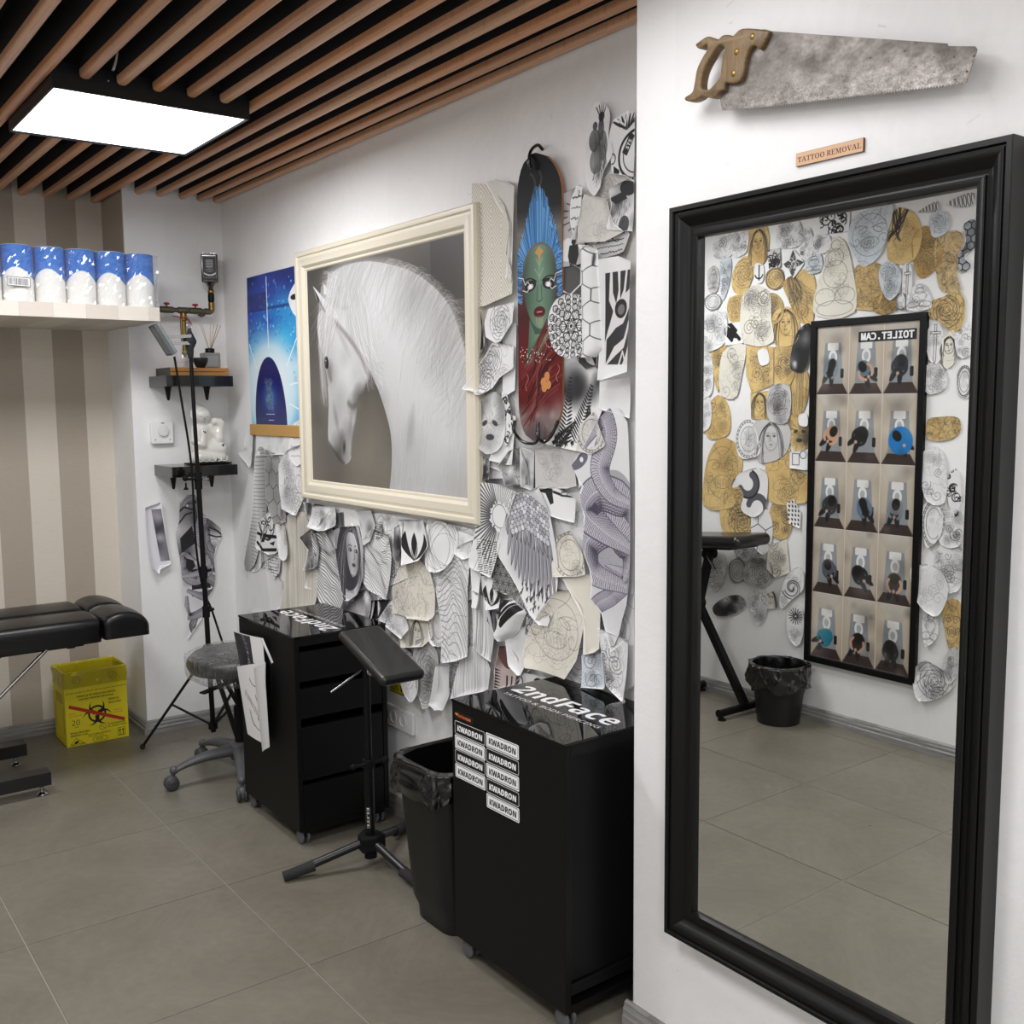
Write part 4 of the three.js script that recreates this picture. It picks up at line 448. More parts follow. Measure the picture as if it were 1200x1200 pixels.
['drawing','sheet of black eyelash strokes radiating from an oval','rays',2,'w',0,[-2663,1293,-2539,1292,-2439,1290,-2470,1236,-2515,1153,-2571,994,-2698,1002,-2707,1037,-2671,1139,-2683,1248]],
['drawing','large pointed drawing of a feathered wing','wing',2,'w',0,[-2465,1278,-2340,1294,-2289,1225,-2263,1127,-2252,1053,-2268,945,-2300,884,-2356,887,-2456,998,-2556,1080,-2501,1202]],
['drawing','pale sketch of an eye beside the big serpent','medal',1,'v',0,[-2164,1474,-2103,1517,-2048,1425,-2103,1400,-2175,1402]],
['drawing','tall purple inked serpent coiling down beside the pillar','serpent',1,'w',1,[-2075,1507,-2021,1530,-1975,1512,-1962,1432,-1960,1021,-1979,967,-2009,879,-2043,897,-2071,969,-2114,994,-2107,1048,-2125,1094,-2150,1139,-2139,1232,-2168,1268,-2146,1308,-2186,1339,-2201,1358,-2171,1388,-2124,1446]],
];
const WALL_STENCILS = [
['stencil','gold tracing of a veiled woman face at the top of the stencil wall','face0',1,'o',1,[-3421,2386,-3311,2383,-3302,2240,-3343,2196,-3402,2207,-3431,2313]],
['stencil','gold rose stencil below the veiled woman','rose',1,'o',1,[-3505,2214,-3446,2257,-3376,2228,-3395,2140,-3448,2065,-3514,2092,-3527,2157]],
['stencil','small gold flower stencil above the black lettering','rose',1,'o',1,[-3542,2057,-3464,2063,-3446,1964,-3506,1931,-3551,1972]],
['stencil','round gold compass cross stencil','compass',1,'o',1,[-3311,2156,-3270,2180,-3214,2166,-3202,2100,-3252,2073,-3304,2098]],
['stencil','gold phoenix feather stencil touching the poster side','wingl',1,'o',1,[-3207,2105,-3109,2147,-3065,2158,-3026,2111,-3022,1965,-3039,1892,-3113,1916,-3170,2013]],
['stencil','gold profile stencil of a curly haired woman','rose2',1,'o',1,[-3335,2039,-3267,2062,-3210,2020,-3203,1943,-3259,1906,-3327,1944]],
['stencil','gold tracing of a crowned woman beside the dark photo scrap','face0',1,'o',1,[-3255,1967,-3159,1984,-3102,1880,-3130,1809,-3251,1815]],
['stencil','gold strip stencil hanging like a dagger','line2',1,'o',1,[-3652,1831,-3555,1826,-3575,1672,-3608,1589,-3638,1673]],
['stencil','wide gold panel stencil with scroll relief','line1',1,'o',0,[-3426,1816,-3256,1811,-3252,1617,-3384,1578,-3424,1668]],
['stencil','gold panel stencil with a seated figure, next to the scroll relief','line2',1,'o',0,[-3251,1807,-3145,1814,-3126,1660,-3150,1616,-3247,1617]],
['stencil','small gold statue face stencil','face0',1,'o',0,[-3395,1582,-3277,1589,-3279,1443,-3387,1450]],
['stencil','gold column stencil close to the poster frame','grain',1,'o',1,[-3161,1669,-3058,1682,-3054,1533,-3096,1469,-3152,1493]],
['stencil','gold bell shaped stencil above the bench pad, beside pale grey stencils','line1',1,'o',1,[-3683,1493,-3613,1572,-3550,1541,-3520,1454,-3535,1371,-3675,1350]],
['stencil','large gold oni stencil low on the wall','oni',1,'o',1,[-3696,1156,-3662,1274,-3581,1357,-3461,1307,-3442,1191,-3508,1122,-3483,1009,-3693,984]],
['stencil','gold lotus stencil below the oni stencil','rose3',1,'o',1,[-3570,1056,-3435,1109,-3346,1071,-3342,890,-3452,849,-3561,869]],
['stencil','large gold dragon stencil between serpent cut-out and poster','line1',1,'o',1,[-3271,1304,-3169,1345,-3126,1251,-3089,1170,-3040,1193,-3037,1063,-3141,1035,-3266,1051]],
['stencil','gold leaf stencil under the dragon stencil','line2',1,'o',1,[-3249,1031,-3152,1063,-3119,957,-3167,864,-3246,882]],
['stencil','gold owl stencil at mid height touching the poster','skull2',1,'o',1,[-3151,1464,-3052,1477,-3034,1328,-3122,1305]],
['stencil','square gold stencil crowded with small figures','rough',1,'o',0,[-2811,2138,-2729,2155,-2669,2129,-2660,1993,-2700,1933,-2801,1937]],
['stencil','brown gold scrap at the top edge of the poster','rough',2,'q',1,[-2706,1986,-2614,1996,-2591,1936,-2657,1911,-2705,1933]],
['stencil','gold stencil with long trailing hair strokes','hair',1,'o',1,[-2637,2300,-2610,2361,-2524,2327,-2485,2229,-2525,2128,-2636,2140]],
['stencil','gold rose stencil beside the trailing hair','rose3',1,'q',1,[-2525,2235,-2467,2269,-2411,2206,-2389,2133,-2437,2065,-2487,2052,-2526,2149]],
['stencil','pale gold worn stencil near the mirror corner','rough',1,'o2',1,[-2415,2213,-2311,2223,-2301,2157,-2322,2057,-2301,1979,-2380,1986,-2413,2066]],
['stencil','crumpled gold leaf stencil past the poster edge','rose2',2,'o',1,[-2440,1945,-2379,1965,-2316,1987,-2281,1932,-2295,1826,-2336,1818,-2394,1867,-2438,1888]],
['stencil','gold octopus stencil at mid height past the poster edge','rough',1,'o',1,[-2429,1454,-2360,1468,-2292,1462,-2282,1405,-2337,1369,-2427,1377]],
['stencil','single gold stencil low past the poster edge','oni',1,'o',1,[-2329,671,-2292,698,-2254,693,-2257,487,-2283,464,-2317,554]],
['stencil','tall cream buddha stencil directly above the poster','buddha',1,'c',1,[-2955,2253,-2914,2286,-2868,2258,-2825,2147,-2805,1933,-3021,1938,-3011,2070,-2975,2163]],
['stencil','square black scrollwork stencil at the top edge of the mirror view','orn',1,'w',0,[-3005,2383,-2841,2389,-2843,2296,-2998,2297]],
['stencil','grey fox head sketch at the top of the stencil wall','sketch',1,'w',1,[-3239,2377,-3120,2380,-3102,2272,-3241,2277]],
['stencil','narrow grey strip sketch beside the fox head','line2',1,'w',1,[-3099,2338,-3056,2340,-3043,2206,-3105,2205]],
['stencil','grey wolf stencil high up beside the statue sketch','sketch',1,'w',1,[-3644,2366,-3548,2391,-3529,2271,-3642,2276]],
['stencil','grey statue sketch beside the veiled woman','sketch',1,'w',1,[-3525,2371,-3427,2383,-3435,2273,-3517,2261]],
['stencil','small square maze ornament stencil','orn',1,'g',0,[-3303,2269,-3226,2272,-3219,2178,-3291,2178]],
['stencil','black pointed cross ornament stencil','cross',1,'w',0,[-3220,2207,-3146,2254,-3081,2183,-3142,2118]],
['stencil','tiny black anchor stencil','anchor',1,'w',1,[-3375,2212,-3327,2198,-3331,2117,-3373,2121]],
['stencil','small seated buddha outline stencil','buddha',1,'b',1,[-3081,2191,-3000,2220,-2984,2141,-3055,2129]],
['stencil','grey lotus outline stencil above the cream buddha','line1',1,'w',1,[-3054,2289,-2993,2304,-2942,2282,-2949,2222,-3043,2226]],
['stencil','oval outlined saint stencil by the mirror edge','buddha',1,'g',1,[-3682,2216,-3636,2232,-3606,2169,-3628,2094,-3674,2107]],
['stencil','blue grey slender figure stencil beside the oval saint','sketch',1,'b',1,[-3596,2275,-3534,2259,-3538,2141,-3581,2051,-3600,2147]],
['stencil','badge shaped stencil with a crown','medal',1,'w',1,[-3709,2066,-3639,2095,-3587,2052,-3632,2004,-3691,2021]],
['stencil','tall cream floral stencil between gold rose and profile','line2',1,'c',1,[-3448,2070,-3373,2109,-3288,2068,-3270,1931,-3257,1824,-3367,1809,-3443,1834]],
['stencil','stencil with thick black brush lettering strokes','brush',1,'w',0,[-3568,1930,-3456,1940,-3443,1825,-3560,1822]],
['photo_print','dark photo scrap of a curled figure beside the poster top','black2',2,'w',1,[-3135,1822,-3097,1883,-3044,1900,-3041,1777,-3068,1682,-3147,1689]],
['stencil','wide pale grey stencil by the black mirror edge','sketch',1,'w',1,[-3731,1963,-3569,1999,-3566,1836,-3711,1803]],
['stencil','pale stencil strip hanging below the wide grey one','line2',1,'w',1,[-3729,1809,-3663,1784,-3649,1581,-3725,1560]],
['stencil','cream figure stencil beside the dagger shaped gold strip','line1',1,'c',1,[-3571,1797,-3432,1820,-3451,1664,-3488,1557,-3584,1571]],
['stencil','small white drop cut-out on the wide gold panel','blank',1,'w',1,[-3350,1787,-3298,1793,-3281,1726,-3328,1715]],
['stencil','grey ruffled statue stencil under the gold panels','rose2',2,'g',1,[-3273,1601,-3160,1616,-3142,1497,-3166,1431,-3274,1451]],
['stencil','pale grey oval stencil beside the gold bell shape','line1',1,'w',1,[-3725,1542,-3666,1564,-3658,1408,-3723,1381]],
['stencil','round grey compass dial stencil','compass',1,'w',1,[-3474,1406,-3397,1450,-3353,1391,-3324,1281,-3454,1255]],
['stencil','grey portrait stencil of a bearded man','face0',1,'g',1,[-3370,1429,-3253,1447,-3150,1415,-3167,1287,-3328,1239]],
['stencil','tiny white scrap stuck on the gold column','blank',1,'w',1,[-3096,1469,-3053,1481,-3046,1420,-3090,1424]],
['stencil','small white card with a key drawing','key',2,'w',0,[-3142,1292,-3043,1311,-3036,1210,-3140,1213]],
['stencil','white cut-out with two bold black curves','curves',3,'w',1,[-3480,1145,-3381,1202,-3285,1194,-3271,1076,-3301,988,-3355,958,-3438,991,-3428,1065]],
['stencil','long white cut-out of a molecule chain','hex',2,'w',1,[-3371,965,-3308,1035,-3242,946,-3250,818,-3286,775,-3346,807]],
['stencil','white kite shaped card with black dots','dots',2,'w',0,[-3156,1042,-3116,1070,-3070,1007,-3073,928,-3139,947]],
['stencil','crumpled silver tracing under the long molecule cut-out','rough',3,'g',1,[-3485,774,-3347,825,-3313,789,-3372,726]],
['stencil','silver lion tracing low on the stencil wall','rose2',3,'g',1,[-3410,695,-3329,753,-3243,737,-3230,648,-3315,602,-3409,624]],
['stencil','cream folded stencil below the gold leaf','line1',2,'c',0,[-3260,821,-3152,870,-3128,704,-3210,668,-3269,708]],
['stencil','small grey square stencil above the dark crumpled scrap','medal',1,'g',1,[-3512,704,-3428,741,-3409,633,-3499,603]],
['photo_print','dark crumpled photo scrap above the bench foot','dark',3,'g',1,[-3619,454,-3538,521,-3435,545,-3395,507,-3467,446,-3589,417]],
['stencil','lowest leaf shaped pale stencil','sketch',2,'w',1,[-3374,567,-3315,611,-3255,563,-3279,450,-3311,414,-3367,480]],
['stencil','small portrait stencil beside the leaf shaped one','face0',1,'c',0,[-3287,567,-3219,603,-3196,516,-3280,503]],
['stencil','white curling octopus arm cut-out beside the poster foot','curves2',3,'w',1,[-3118,718,-3058,738,-3045,636,-3104,581,-3170,520,-3186,573]],
['stencil','dark dandelion stencil beside the poster foot','rays2',2,'w',1,[-3133,504,-3063,553,-3040,427,-3073,349,-3125,386]],
['stencil','pale stencil sheet behind the bench pad','sketch',2,'w',1,[-3713,703,-3542,750,-3545,610,-3608,538,-3693,586]],
['stencil','sword stencil beside the poster top','sword',1,'w',1,[-2436,1845,-2394,1857,-2368,1781,-2391,1690,-2431,1709]],
['stencil','outlined woman head with round earrings','face0',1,'c',1,[-2380,1796,-2325,1824,-2305,1708,-2349,1667,-2377,1707]],
['stencil','blue grey peony stencil past the poster edge','rose3',1,'w',1,[-2446,1678,-2396,1701,-2351,1639,-2357,1582,-2434,1566]],
['stencil','pale curly wave stencil at the mirror edge','line1',1,'w',1,[-2317,1813,-2252,1854,-2250,1720,-2294,1711]],
['stencil','small oval wave stencil at the mirror edge','medal',1,'w',1,[-2296,1669,-2252,1675,-2250,1546,-2288,1560]],
['stencil','inked serpent cut-out under the chain loops in the mirror corner','scale',1,'b',1,[-2297,2252,-2251,2262,-2246,2150,-2288,2121,-2258,2080,-2297,2054,-2321,2125,-2290,2173]],
['stencil','small blue grey flower sketch near the mirror top','rose',1,'b',1,[-2445,2304,-2393,2317,-2361,2275,-2374,2225,-2431,2215]],
['stencil','blue grey portrait stencil with a tall headdress','oni',1,'b',1,[-2822,2349,-2736,2380,-2627,2382,-2644,2269,-2687,2165,-2763,2129,-2808,2182,-2846,2262]],
['stencil','blue leaf shaped stencil above the poster lettering','rose3',2,'b',1,[-2673,2126,-2623,2139,-2571,2065,-2593,1990,-2626,1971,-2679,2057]],
['stencil','upright knife outline stencil','sword',1,'w',1,[-2561,2121,-2533,2118,-2528,1967,-2554,1929]],
['stencil','seated deity outline stencil at the poster corner','buddha',1,'w',1,[-2533,2003,-2478,2030,-2433,1962,-2431,1923,-2538,1921]],
['stencil','tiny pale emblem above the poster lettering corner','medal',1,'w',1,[-2593,1994,-2553,1994,-2551,1932,-2587,1928]],
['stencil','row of chain loops above the gold hair stencil','chain',1,'w',1,[-2509,2328,-2417,2359,-2415,2321,-2473,2323]],
['stencil','row of chain loops at the mirror top corner','chain',1,'w',1,[-2375,2346,-2262,2368,-2264,2321,-2344,2327]],
['stencil','white statue stencil beyond the poster centre','line1',2,'w',1,[-2444,1315,-2374,1339,-2337,1264,-2342,1098,-2416,1107]],
['stencil','white framed head stencil below the statue stencil','medal',2,'w',1,[-2428,1092,-2362,1118,-2334,989,-2409,905]],
['stencil','black ornamental chain stencil beside the framed head','orn',1,'w',1,[-2324,1226,-2287,1252,-2264,1143,-2283,1045,-2319,1103]],
['stencil','large white sheet curling over the poster edge','line0',6,'w',1,[-2482,810,-2422,832,-2351,826,-2301,741,-2343,616,-2436,658]],
['stencil','small oval stencil below the curling sheet','buddha',2,'w',1,[-2414,612,-2364,643,-2347,526,-2401,475]],
['stencil','lowest crumpled white flower cut-out past the poster foot','rose2',5,'w',1,[-2449,355,-2399,411,-2315,387,-2256,358,-2303,281,-2416,232]],
['stencil','ruffled pale shell stencil beside the lone gold stencil','line1',3,'g',1,[-2313,443,-2265,497,-2249,378,-2289,329]],
['stencil','pale sheet above the lone gold stencil','sketch',2,'w',1,[-2358,917,-2259,932,-2259,740,-2336,729]],
['stencil','grey pennant stencil beside the lone gold one','line2',2,'w',1,[-2345,1065,-2265,1075,-2263,928,-2347,926]],
];const TINT = { w: '#e4e4e4', c: '#dedacd', g: '#c3c2c0', v: '#d2d0ca', b: '#ccd4da', p: '#dddbe2', o: '#d3b578', o2: '#cbb284', q: '#ac8a4e' };
function makeSheets(rows, wallX, turn, density, category, group) {
  const side = turn > 0.1 ? -1 : 1;                     // local x along world +z (right wall) or -z (left wall)
  const S = 2048, pages = []; let page, px = 0, py = 0, rowH = 0;
  const newPage = () => { const c = document.createElement('canvas'); c.width = c.height = S; const x = c.getContext('2d'); x.fillStyle = '#ddd'; x.fillRect(0, 0, S, S); page = { c, x, mat: null }; const t = new THREE.CanvasTexture(c); t.colorSpace = THREE.SRGBColorSpace; t.anisotropy = 8; page.mat = std({ map: t, roughness: 0.72, side: THREE.DoubleSide }); pages.push(page); px = py = rowH = 0; };
  newPage();
  rows.map((row, i) => {
    let [name, label, art, curl, tint, soft, nums] = row, pts = []; for (let k = 0; k < nums.length; k += 2) pts.push([side * nums[k] / 1000, nums[k + 1] / 1000]);
    if (soft & 1) pts = spline(pts, 48);
    const xs = pts.map((p) => p[0]), ys = pts.map((p) => p[1]), x0 = Math.min(...xs), x1 = Math.max(...xs), y0 = Math.min(...ys), y1 = Math.max(...ys);
    return { name, label, art, curl, tint, lift: soft & 2 ? 0.034 : 0, pts, x0, x1, y0, y1, i };
  }).forEach((q) => {
    const w = Math.ceil((q.x1 - q.x0) * density) + 4, h = Math.ceil((q.y1 - q.y0) * density) + 4, r = rng(1000 + q.i * 17 + Math.round(density));
    if (px + w > S) { px = 0; py += rowH; rowH = 0; } if (py + h > S) newPage(); rowH = Math.max(rowH, h);
    const x = page.x; x.save(); x.translate(px, py); x.beginPath(); x.rect(0, 0, w, h); x.clip(); x.fillStyle = TINT[q.tint]; x.fillRect(0, 0, w, h);
    if ('oq'.includes(q.tint[0])) { smudges(x, w, h, r, 14, 0.3, '140,104,54'); smudges(x, w, h, r, 10, 0.4, '232,204,140'); scribble(x, w, h, r, 40, 1.2, 0.3); } else smudges(x, w, h, r, 4, 0.06);
    x.save(); x.lineCap = 'round'; x.lineJoin = 'round'; ART[q.art](x, w, h, r); x.restore();
    // the trimmed edge of the sheet
    x.strokeStyle = 'oq'.includes(q.tint[0]) ? 'rgba(110,78,36,.45)' : 'rgba(250,250,250,.85)'; x.lineWidth = density * 0.006; path(x, q.pts.map((p) => [((p[0] - q.x0) / (q.x1 - q.x0)) * w, ((q.y1 - p[1]) / (q.y1 - q.y0)) * h]), true); x.stroke(); x.restore();
    const cell = [px + 2, py + 2, w - 4, h - 4]; px += w;
    const cx = (q.x0 + q.x1) / 2, cy = (q.y0 + q.y1) / 2, H = q.y1 - q.y0, W = q.x1 - q.x0, base = 0.003 + q.lift + (q.i / rows.length) * (density > 700 ? 0.022 : 0.006), c = q.curl * (density > 700 ? 1 : 0.5), f1 = r() * 6, f2 = r() * 6, s1 = r() < 0.5 ? 1 : -1, nu = 10, nv = 16;
    const g = quadSurface(nu, nv, (u, v) => {
      const y = q.y1 - H * clamp(v, 0.004, 0.996); let a = 9, b = -9;
      for (let k = 0; k < q.pts.length; k++) { const A = q.pts[k], B = q.pts[(k + 1) % q.pts.length]; if ((A[1] > y) === (B[1] > y)) continue; const t = A[0] + ((y - A[1]) / (B[1] - A[1])) * (B[0] - A[0]); a = Math.min(a, t); b = Math.max(b, t); }
      if (a > b) { a = b = cx; }
      const X = lerp(a, b, u), e = Math.abs(2 * u - 1), side2 = s1 * (2 * u - 1);
      let d = base + c * (0.0011 * (1 + Math.sin(5 * u + f1) * Math.sin(4.4 * v + f2)) + 0.0032 * v ** 4 + 0.0026 * Math.max(0, side2) ** 3 * (0.25 + v) + 0.0014 * e ** 4);
      if (q.curl >= 6 && density > 700) d = base + 0.004 + 0.03 * Math.sqrt(Math.max(0, 1 - (2 * u - 1) ** 2));
      return [X - cx, y - cy, d, (cell[0] + ((X - q.x0) / W) * cell[2]) / S, 1 - (cell[1] + ((q.y1 - y) / H) * cell[3]) / S];
    });
    const m = solo(q.name, g, page.mat, turn ? [wallX, cy, side * cx] : [cx, cy, wallX], turn, q.label, q.name === 'stencil' ? 'stencil' : q.name === 'drawing' ? 'drawing' : q.name === 'photo_print' ? 'print' : 'paper', group);
    return m;
  });
}
makeSheets(WALL_DRAWINGS, XR, -PI / 2, 900, 'drawing', 'drawings pinned to the wall behind the trolleys');
makeSheets(WALL_STENCILS, XL, PI / 2, 560, 'stencil', 'stencils stuck to the wall opposite the mirror');

// ---------- the framed horse painting ----------
{
  const W = 1.29, H = 1.005, t = thing('framed_painting', 'large white horse painting in a thick cream frame', 'painting', [XR, 1.153, -3.287], -PI / 2);
  const prof = [[0, 0], [0, 0.03], [0.006, 0.038], [0.012, 0.04], [0.02, 0.038], [0.024, 0.032], [0.03, 0.032], [0.036, 0.036], [0.06, 0.035], [0.066, 0.03], [0.07, 0.024], [0.078, 0.024], [0.083, 0.018]];
  part('frame', at(mitredFrame(W, H, prof), 0, H / 2, 0), std({ color: 0xddd6c2, roughness: 0.42 }), t);
  const map = paint(1400, 1100, (x, w, h) => {
    const r = rng(4), P = (a) => a.reduce((o, v, i) => (i % 2 ? o[o.length - 1].push(v * h) : o.push([v * w]), o), []);
    const bg = x.createLinearGradient(0, 0, w, h); bg.addColorStop(0, '#3f3d3a'); bg.addColorStop(0.3, '#67635d'); bg.addColorStop(0.6, '#6c675f'); bg.addColorStop(1, '#3f3b37'); x.fillStyle = bg; x.fillRect(0, 0, w, h);
    smudges(x, w, h, r, 40, 0.35, '46,43,40'); smudges(x, w * 0.6, h, r, 24, 0.3, '140,134,124'); x.fillStyle = 'rgba(40,38,36,.5)'; x.fillRect(w * 0.82, 0, w * 0.18, h * 0.24);
    const crest = P([0.162, 0.041, 0.285, 0.017, 0.437, 0.021, 0.578, 0.054, 0.71, 0.101, 0.833, 0.177, 0.92, 0.265, 0.964, 0.355, 0.996, 0.449, 1.02, 0.565]);
    const front = P([0.549, 1.02, 0.569, 0.902, 0.572, 0.797, 0.554, 0.71, 0.502, 0.588, 0.45, 0.503]), jaw = P([0.415, 0.551, 0.391, 0.586, 0.351, 0.631]), chin = P([0.34, 0.704, 0.313, 0.787, 0.302, 0.861, 0.285, 0.895, 0.244, 0.913]);
    const prof2 = P([0.215, 0.905, 0.188, 0.876, 0.15, 0.84, 0.135, 0.816, 0.131, 0.763, 0.141, 0.639, 0.137, 0.544, 0.12, 0.448, 0.087, 0.351, 0.07, 0.283, 0.08, 0.217, 0.11, 0.19, 0.15, 0.12]);
    const smooth = (p) => curve(p.map((q) => [q[0], q[1], 0])).getPoints(60).map((q) => [q.x, q.y]);
    const out = [...smooth(crest), [w * 1.02, h * 1.02], ...smooth(front), ...smooth(jaw), ...smooth([...chin, ...prof2])];
    const blur = (f) => { for (let k = 14; k > 0; k--) f(k); };
    blur((k) => { x.strokeStyle = 'rgba(214,214,213,.035)'; x.lineWidth = k * 5; path(x, crest); x.stroke(); });
    path(x, out, true); x.fillStyle = '#b4b4b3'; x.fill(); x.save(); path(x, out, true); x.clip();
    const glow = (u, v, R, c, a) => { const g = x.createRadialGradient(u * w, v * h, 0, u * w, v * h, R * w); g.addColorStop(0, `rgba(${c},${a})`); g.addColorStop(1, `rgba(${c},0)`); x.fillStyle = g; x.fillRect(0, 0, w, h); };
    for (const [u, v, R] of [[0.78, 0.6, 0.3], [0.62, 0.4, 0.25], [0.3, 0.5, 0.14], [0.9, 0.8, 0.3], [0.5, 0.2, 0.2], [0.24, 0.3, 0.12]]) glow(u, v, R, '212,214,214', 0.7);
    for (const [u, v, R, a, c] of [[0.69, 0.8, 0.1, 0.3, '150,150,148'], [0.4, 0.62, 0.09, 0.55, '92,90,88'], [0.33, 0.64, 0.06, 0.55, '84,82,80'], [0.22, 0.85, 0.09, 0.75, '70,68,66'], [0.28, 0.76, 0.06, 0.5, '110,108,106'], [0.17, 0.5, 0.06, 0.35, '120,118,116'], [0.52, 0.62, 0.06, 0.4, '130,128,126'], [0.75, 0.93, 0.2, 0.22, '160,160,158'], [0.95, 0.97, 0.16, 0.4, '150,148,144'], [0.36, 0.2, 0.1, 0.25, '150,148,146'], [0.9, 0.3, 0.12, 0.35, '140,138,135'], [0.2, 0.68, 0.05, 0.35, '140,138,136'], [0.56, 0.95, 0.06, 0.3, '150,148,146'], [0.86, 0.45, 0.14, 0.3, '140,138,136'], [0.6, 0.9, 0.1, 0.25, '170,170,168'], [0.27, 0.42, 0.05, 0.3, '150,148,146'], [0.34, 0.5, 0.06, 0.25, '150,148,146'], [0.23, 0.6, 0.07, 0.3, '130,128,126'], [0.72, 0.2, 0.12, 0.3, '120,118,116'], [0.62, 0.25, 0.1, 0.2, '160,158,156']]) glow(u, v, R, c, a);
    const line = (a, c, lw) => { x.strokeStyle = c; x.lineCap = 'round'; for (let k = 9; k > 0; k--) { x.lineWidth = (lw * k) / 1.9; x.globalAlpha = 0.085; const q = curve(P(a).map((p) => [p[0], p[1], 0])).getPoints(30); path(x, q.map((p) => [p.x, p.y])); x.stroke(); } x.globalAlpha = 1; };
    line([0.209, 0.258, 0.302, 0.338, 0.376, 0.415, 0.418, 0.488, 0.44, 0.51], '#5c5a58', 8); line([0.45, 0.5, 0.415, 0.551, 0.391, 0.586, 0.351, 0.631, 0.319, 0.647, 0.29, 0.63], '#454341', 9); line([0.37, 0.63, 0.34, 0.704, 0.313, 0.787, 0.302, 0.861], '#4a4846', 7);
    line([0.137, 0.544, 0.12, 0.448, 0.1, 0.38], '#6e6c6a', 7); line([0.135, 0.821, 0.18, 0.862, 0.244, 0.911], '#1d1b1a', 9); line([0.141, 0.43, 0.15, 0.48, 0.165, 0.52], '#5e5c5a', 9);
    line([0.58, 0.98, 0.59, 0.84, 0.56, 0.7, 0.5, 0.56], '#a9a7a5', 8); line([0.21, 0.17, 0.26, 0.2, 0.32, 0.2, 0.36, 0.16], '#a3a19f', 7);
    const soft = (u, v, ru, rv, rot, c, a) => { x.save(); x.translate(u * w, v * h); x.rotate(rot); x.scale(ru * w, rv * h); const g = x.createRadialGradient(0, 0, 0, 0, 0, 1); g.addColorStop(0, `rgba(${c},${a})`); g.addColorStop(1, `rgba(${c},0)`); x.fillStyle = g; x.fillRect(-1, -1, 2, 2); x.restore(); };
    for (const q of [[0.69, 0.74, 0.03, 0.13, 0.25, '120,118,116', 0.4], [0.196, 0.7, 0.02, 0.1, -0.3, '105,103,101', 0.5], [0.25, 0.83, 0.014, 0.04, 0.1, '24,22,21', 0.95], [0.235, 0.8, 0.035, 0.06, 0, '80,78,76', 0.6], [0.3, 0.74, 0.02, 0.1, 0.15, '110,108,106', 0.5], [0.37, 0.6, 0.06, 0.07, 0.6, '70,68,66', 0.7], [0.16, 0.47, 0.03, 0.06, 0, '90,88,86', 0.5], [0.25, 0.33, 0.02, 0.16, -0.7, '130,128,126', 0.4], [0.46, 0.5, 0.03, 0.12, -0.5, '110,108,106', 0.5], [0.2, 0.87, 0.05, 0.05, 0.6, '60,58,56', 0.6]]) soft(...q);
    x.fillStyle = '#141210'; x.beginPath(); x.ellipse(w * 0.134, h * 0.44, w * 0.016, h * 0.03, -0.15, 0, 7); x.fill(); x.fillStyle = '#e8e8e8'; x.beginPath(); x.arc(w * 0.13, h * 0.43, 3, 0, 7); x.fill();
    x.restore();
    // ears
    path(x, P([0.046, 0.077, 0.072, 0.142, 0.112, 0.198, 0.161, 0.23, 0.234, 0.246, 0.212, 0.203, 0.148, 0.159, 0.083, 0.105]), true); x.fillStyle = '#d6d6d5'; x.fill(); path(x, P([0.05, 0.084, 0.078, 0.15, 0.115, 0.198, 0.15, 0.218, 0.1, 0.15]), true); x.fillStyle = '#2d2b2a'; x.fill();
    path(x, P([0.127, 0.073, 0.128, 0.12, 0.166, 0.145, 0.2, 0.13, 0.16, 0.105]), true); x.fillStyle = '#d9d9d8'; x.fill();
    // mane and forelock
    const hair = (n, f) => { for (let i = 0; i < n; i++) { const c = r(); x.strokeStyle = c < 0.64 ? `rgba(228,228,228,${0.08 + 0.22 * r()})` : c < 0.86 ? `rgba(110,108,106,${0.06 + 0.18 * r()})` : `rgba(70,68,66,${0.05 + 0.12 * r()})`; x.lineWidth = 0.8 + 2.6 * r(); const [a, b, c2, d, e, g] = f(); x.beginPath(); x.moveTo(a * w, b * h); x.quadraticCurveTo(c2 * w, d * h, e * w, g * h); x.stroke(); } };
    const cc = curve(crest.map((p) => [p[0] / w, p[1] / h, 0]));
    hair(900, () => { const t = r(), p = cc.getPoint(t); return [p.x + 0.01 * r(), p.y + 0.02 * (r() - 0.3), p.x - 0.03 - 0.1 * r(), p.y + 0.08 + 0.08 * r(), p.x - 0.04 - 0.15 * r(), p.y + 0.16 + 0.18 * r() * (1.2 - t)]; });
    hair(420, () => { const t = 0.3 + 0.7 * r(), p = cc.getPoint(t); return [p.x - 0.05 * r(), p.y + 0.06 * r(), p.x + 0.03 * r(), p.y - 0.02 - 0.03 * r(), p.x + 0.05 * r() + 0.015, p.y + 0.03 * r() - 0.01]; });
    hair(260, () => { const a = 0.15 + 0.09 * r(), b = 0.03 + 0.12 * r(); return [a, b, a - 0.02, b - 0.02, a - 0.03 - 0.04 * r(), b + 0.03 * (r() - 0.6)]; });
    hair(360, () => { const a = 0.3 + 0.12 * r(), b = 0.12 + 0.1 * r(); return [a, b, a - 0.03 + 0.1 * r(), b + 0.2, 0.42 + 0.12 * r(), 0.42 + 0.16 * r()]; });
    hair(260, () => { const a = 0.15 + 0.14 * r(), b = 0.06 + 0.08 * r(); return [a, b, a - 0.02, b + 0.12, 0.08 + 0.08 * r(), 0.26 + 0.2 * r()]; });
    hair(160, () => { const a = 0.08 + 0.04 * r(), b = 0.25 + 0.1 * r(); return [a, b, a - 0.02 + 0.03 * r(), b + 0.12, a + 0.03 * r(), b + 0.3]; });
    hair(300, () => { const a = 0.12 + 0.13 * r(), b = 0.05 + 0.06 * r(); return [a, b, a - 0.05, b + 0.1, 0.07 + 0.07 * r(), 0.2 + 0.22 * r()]; });
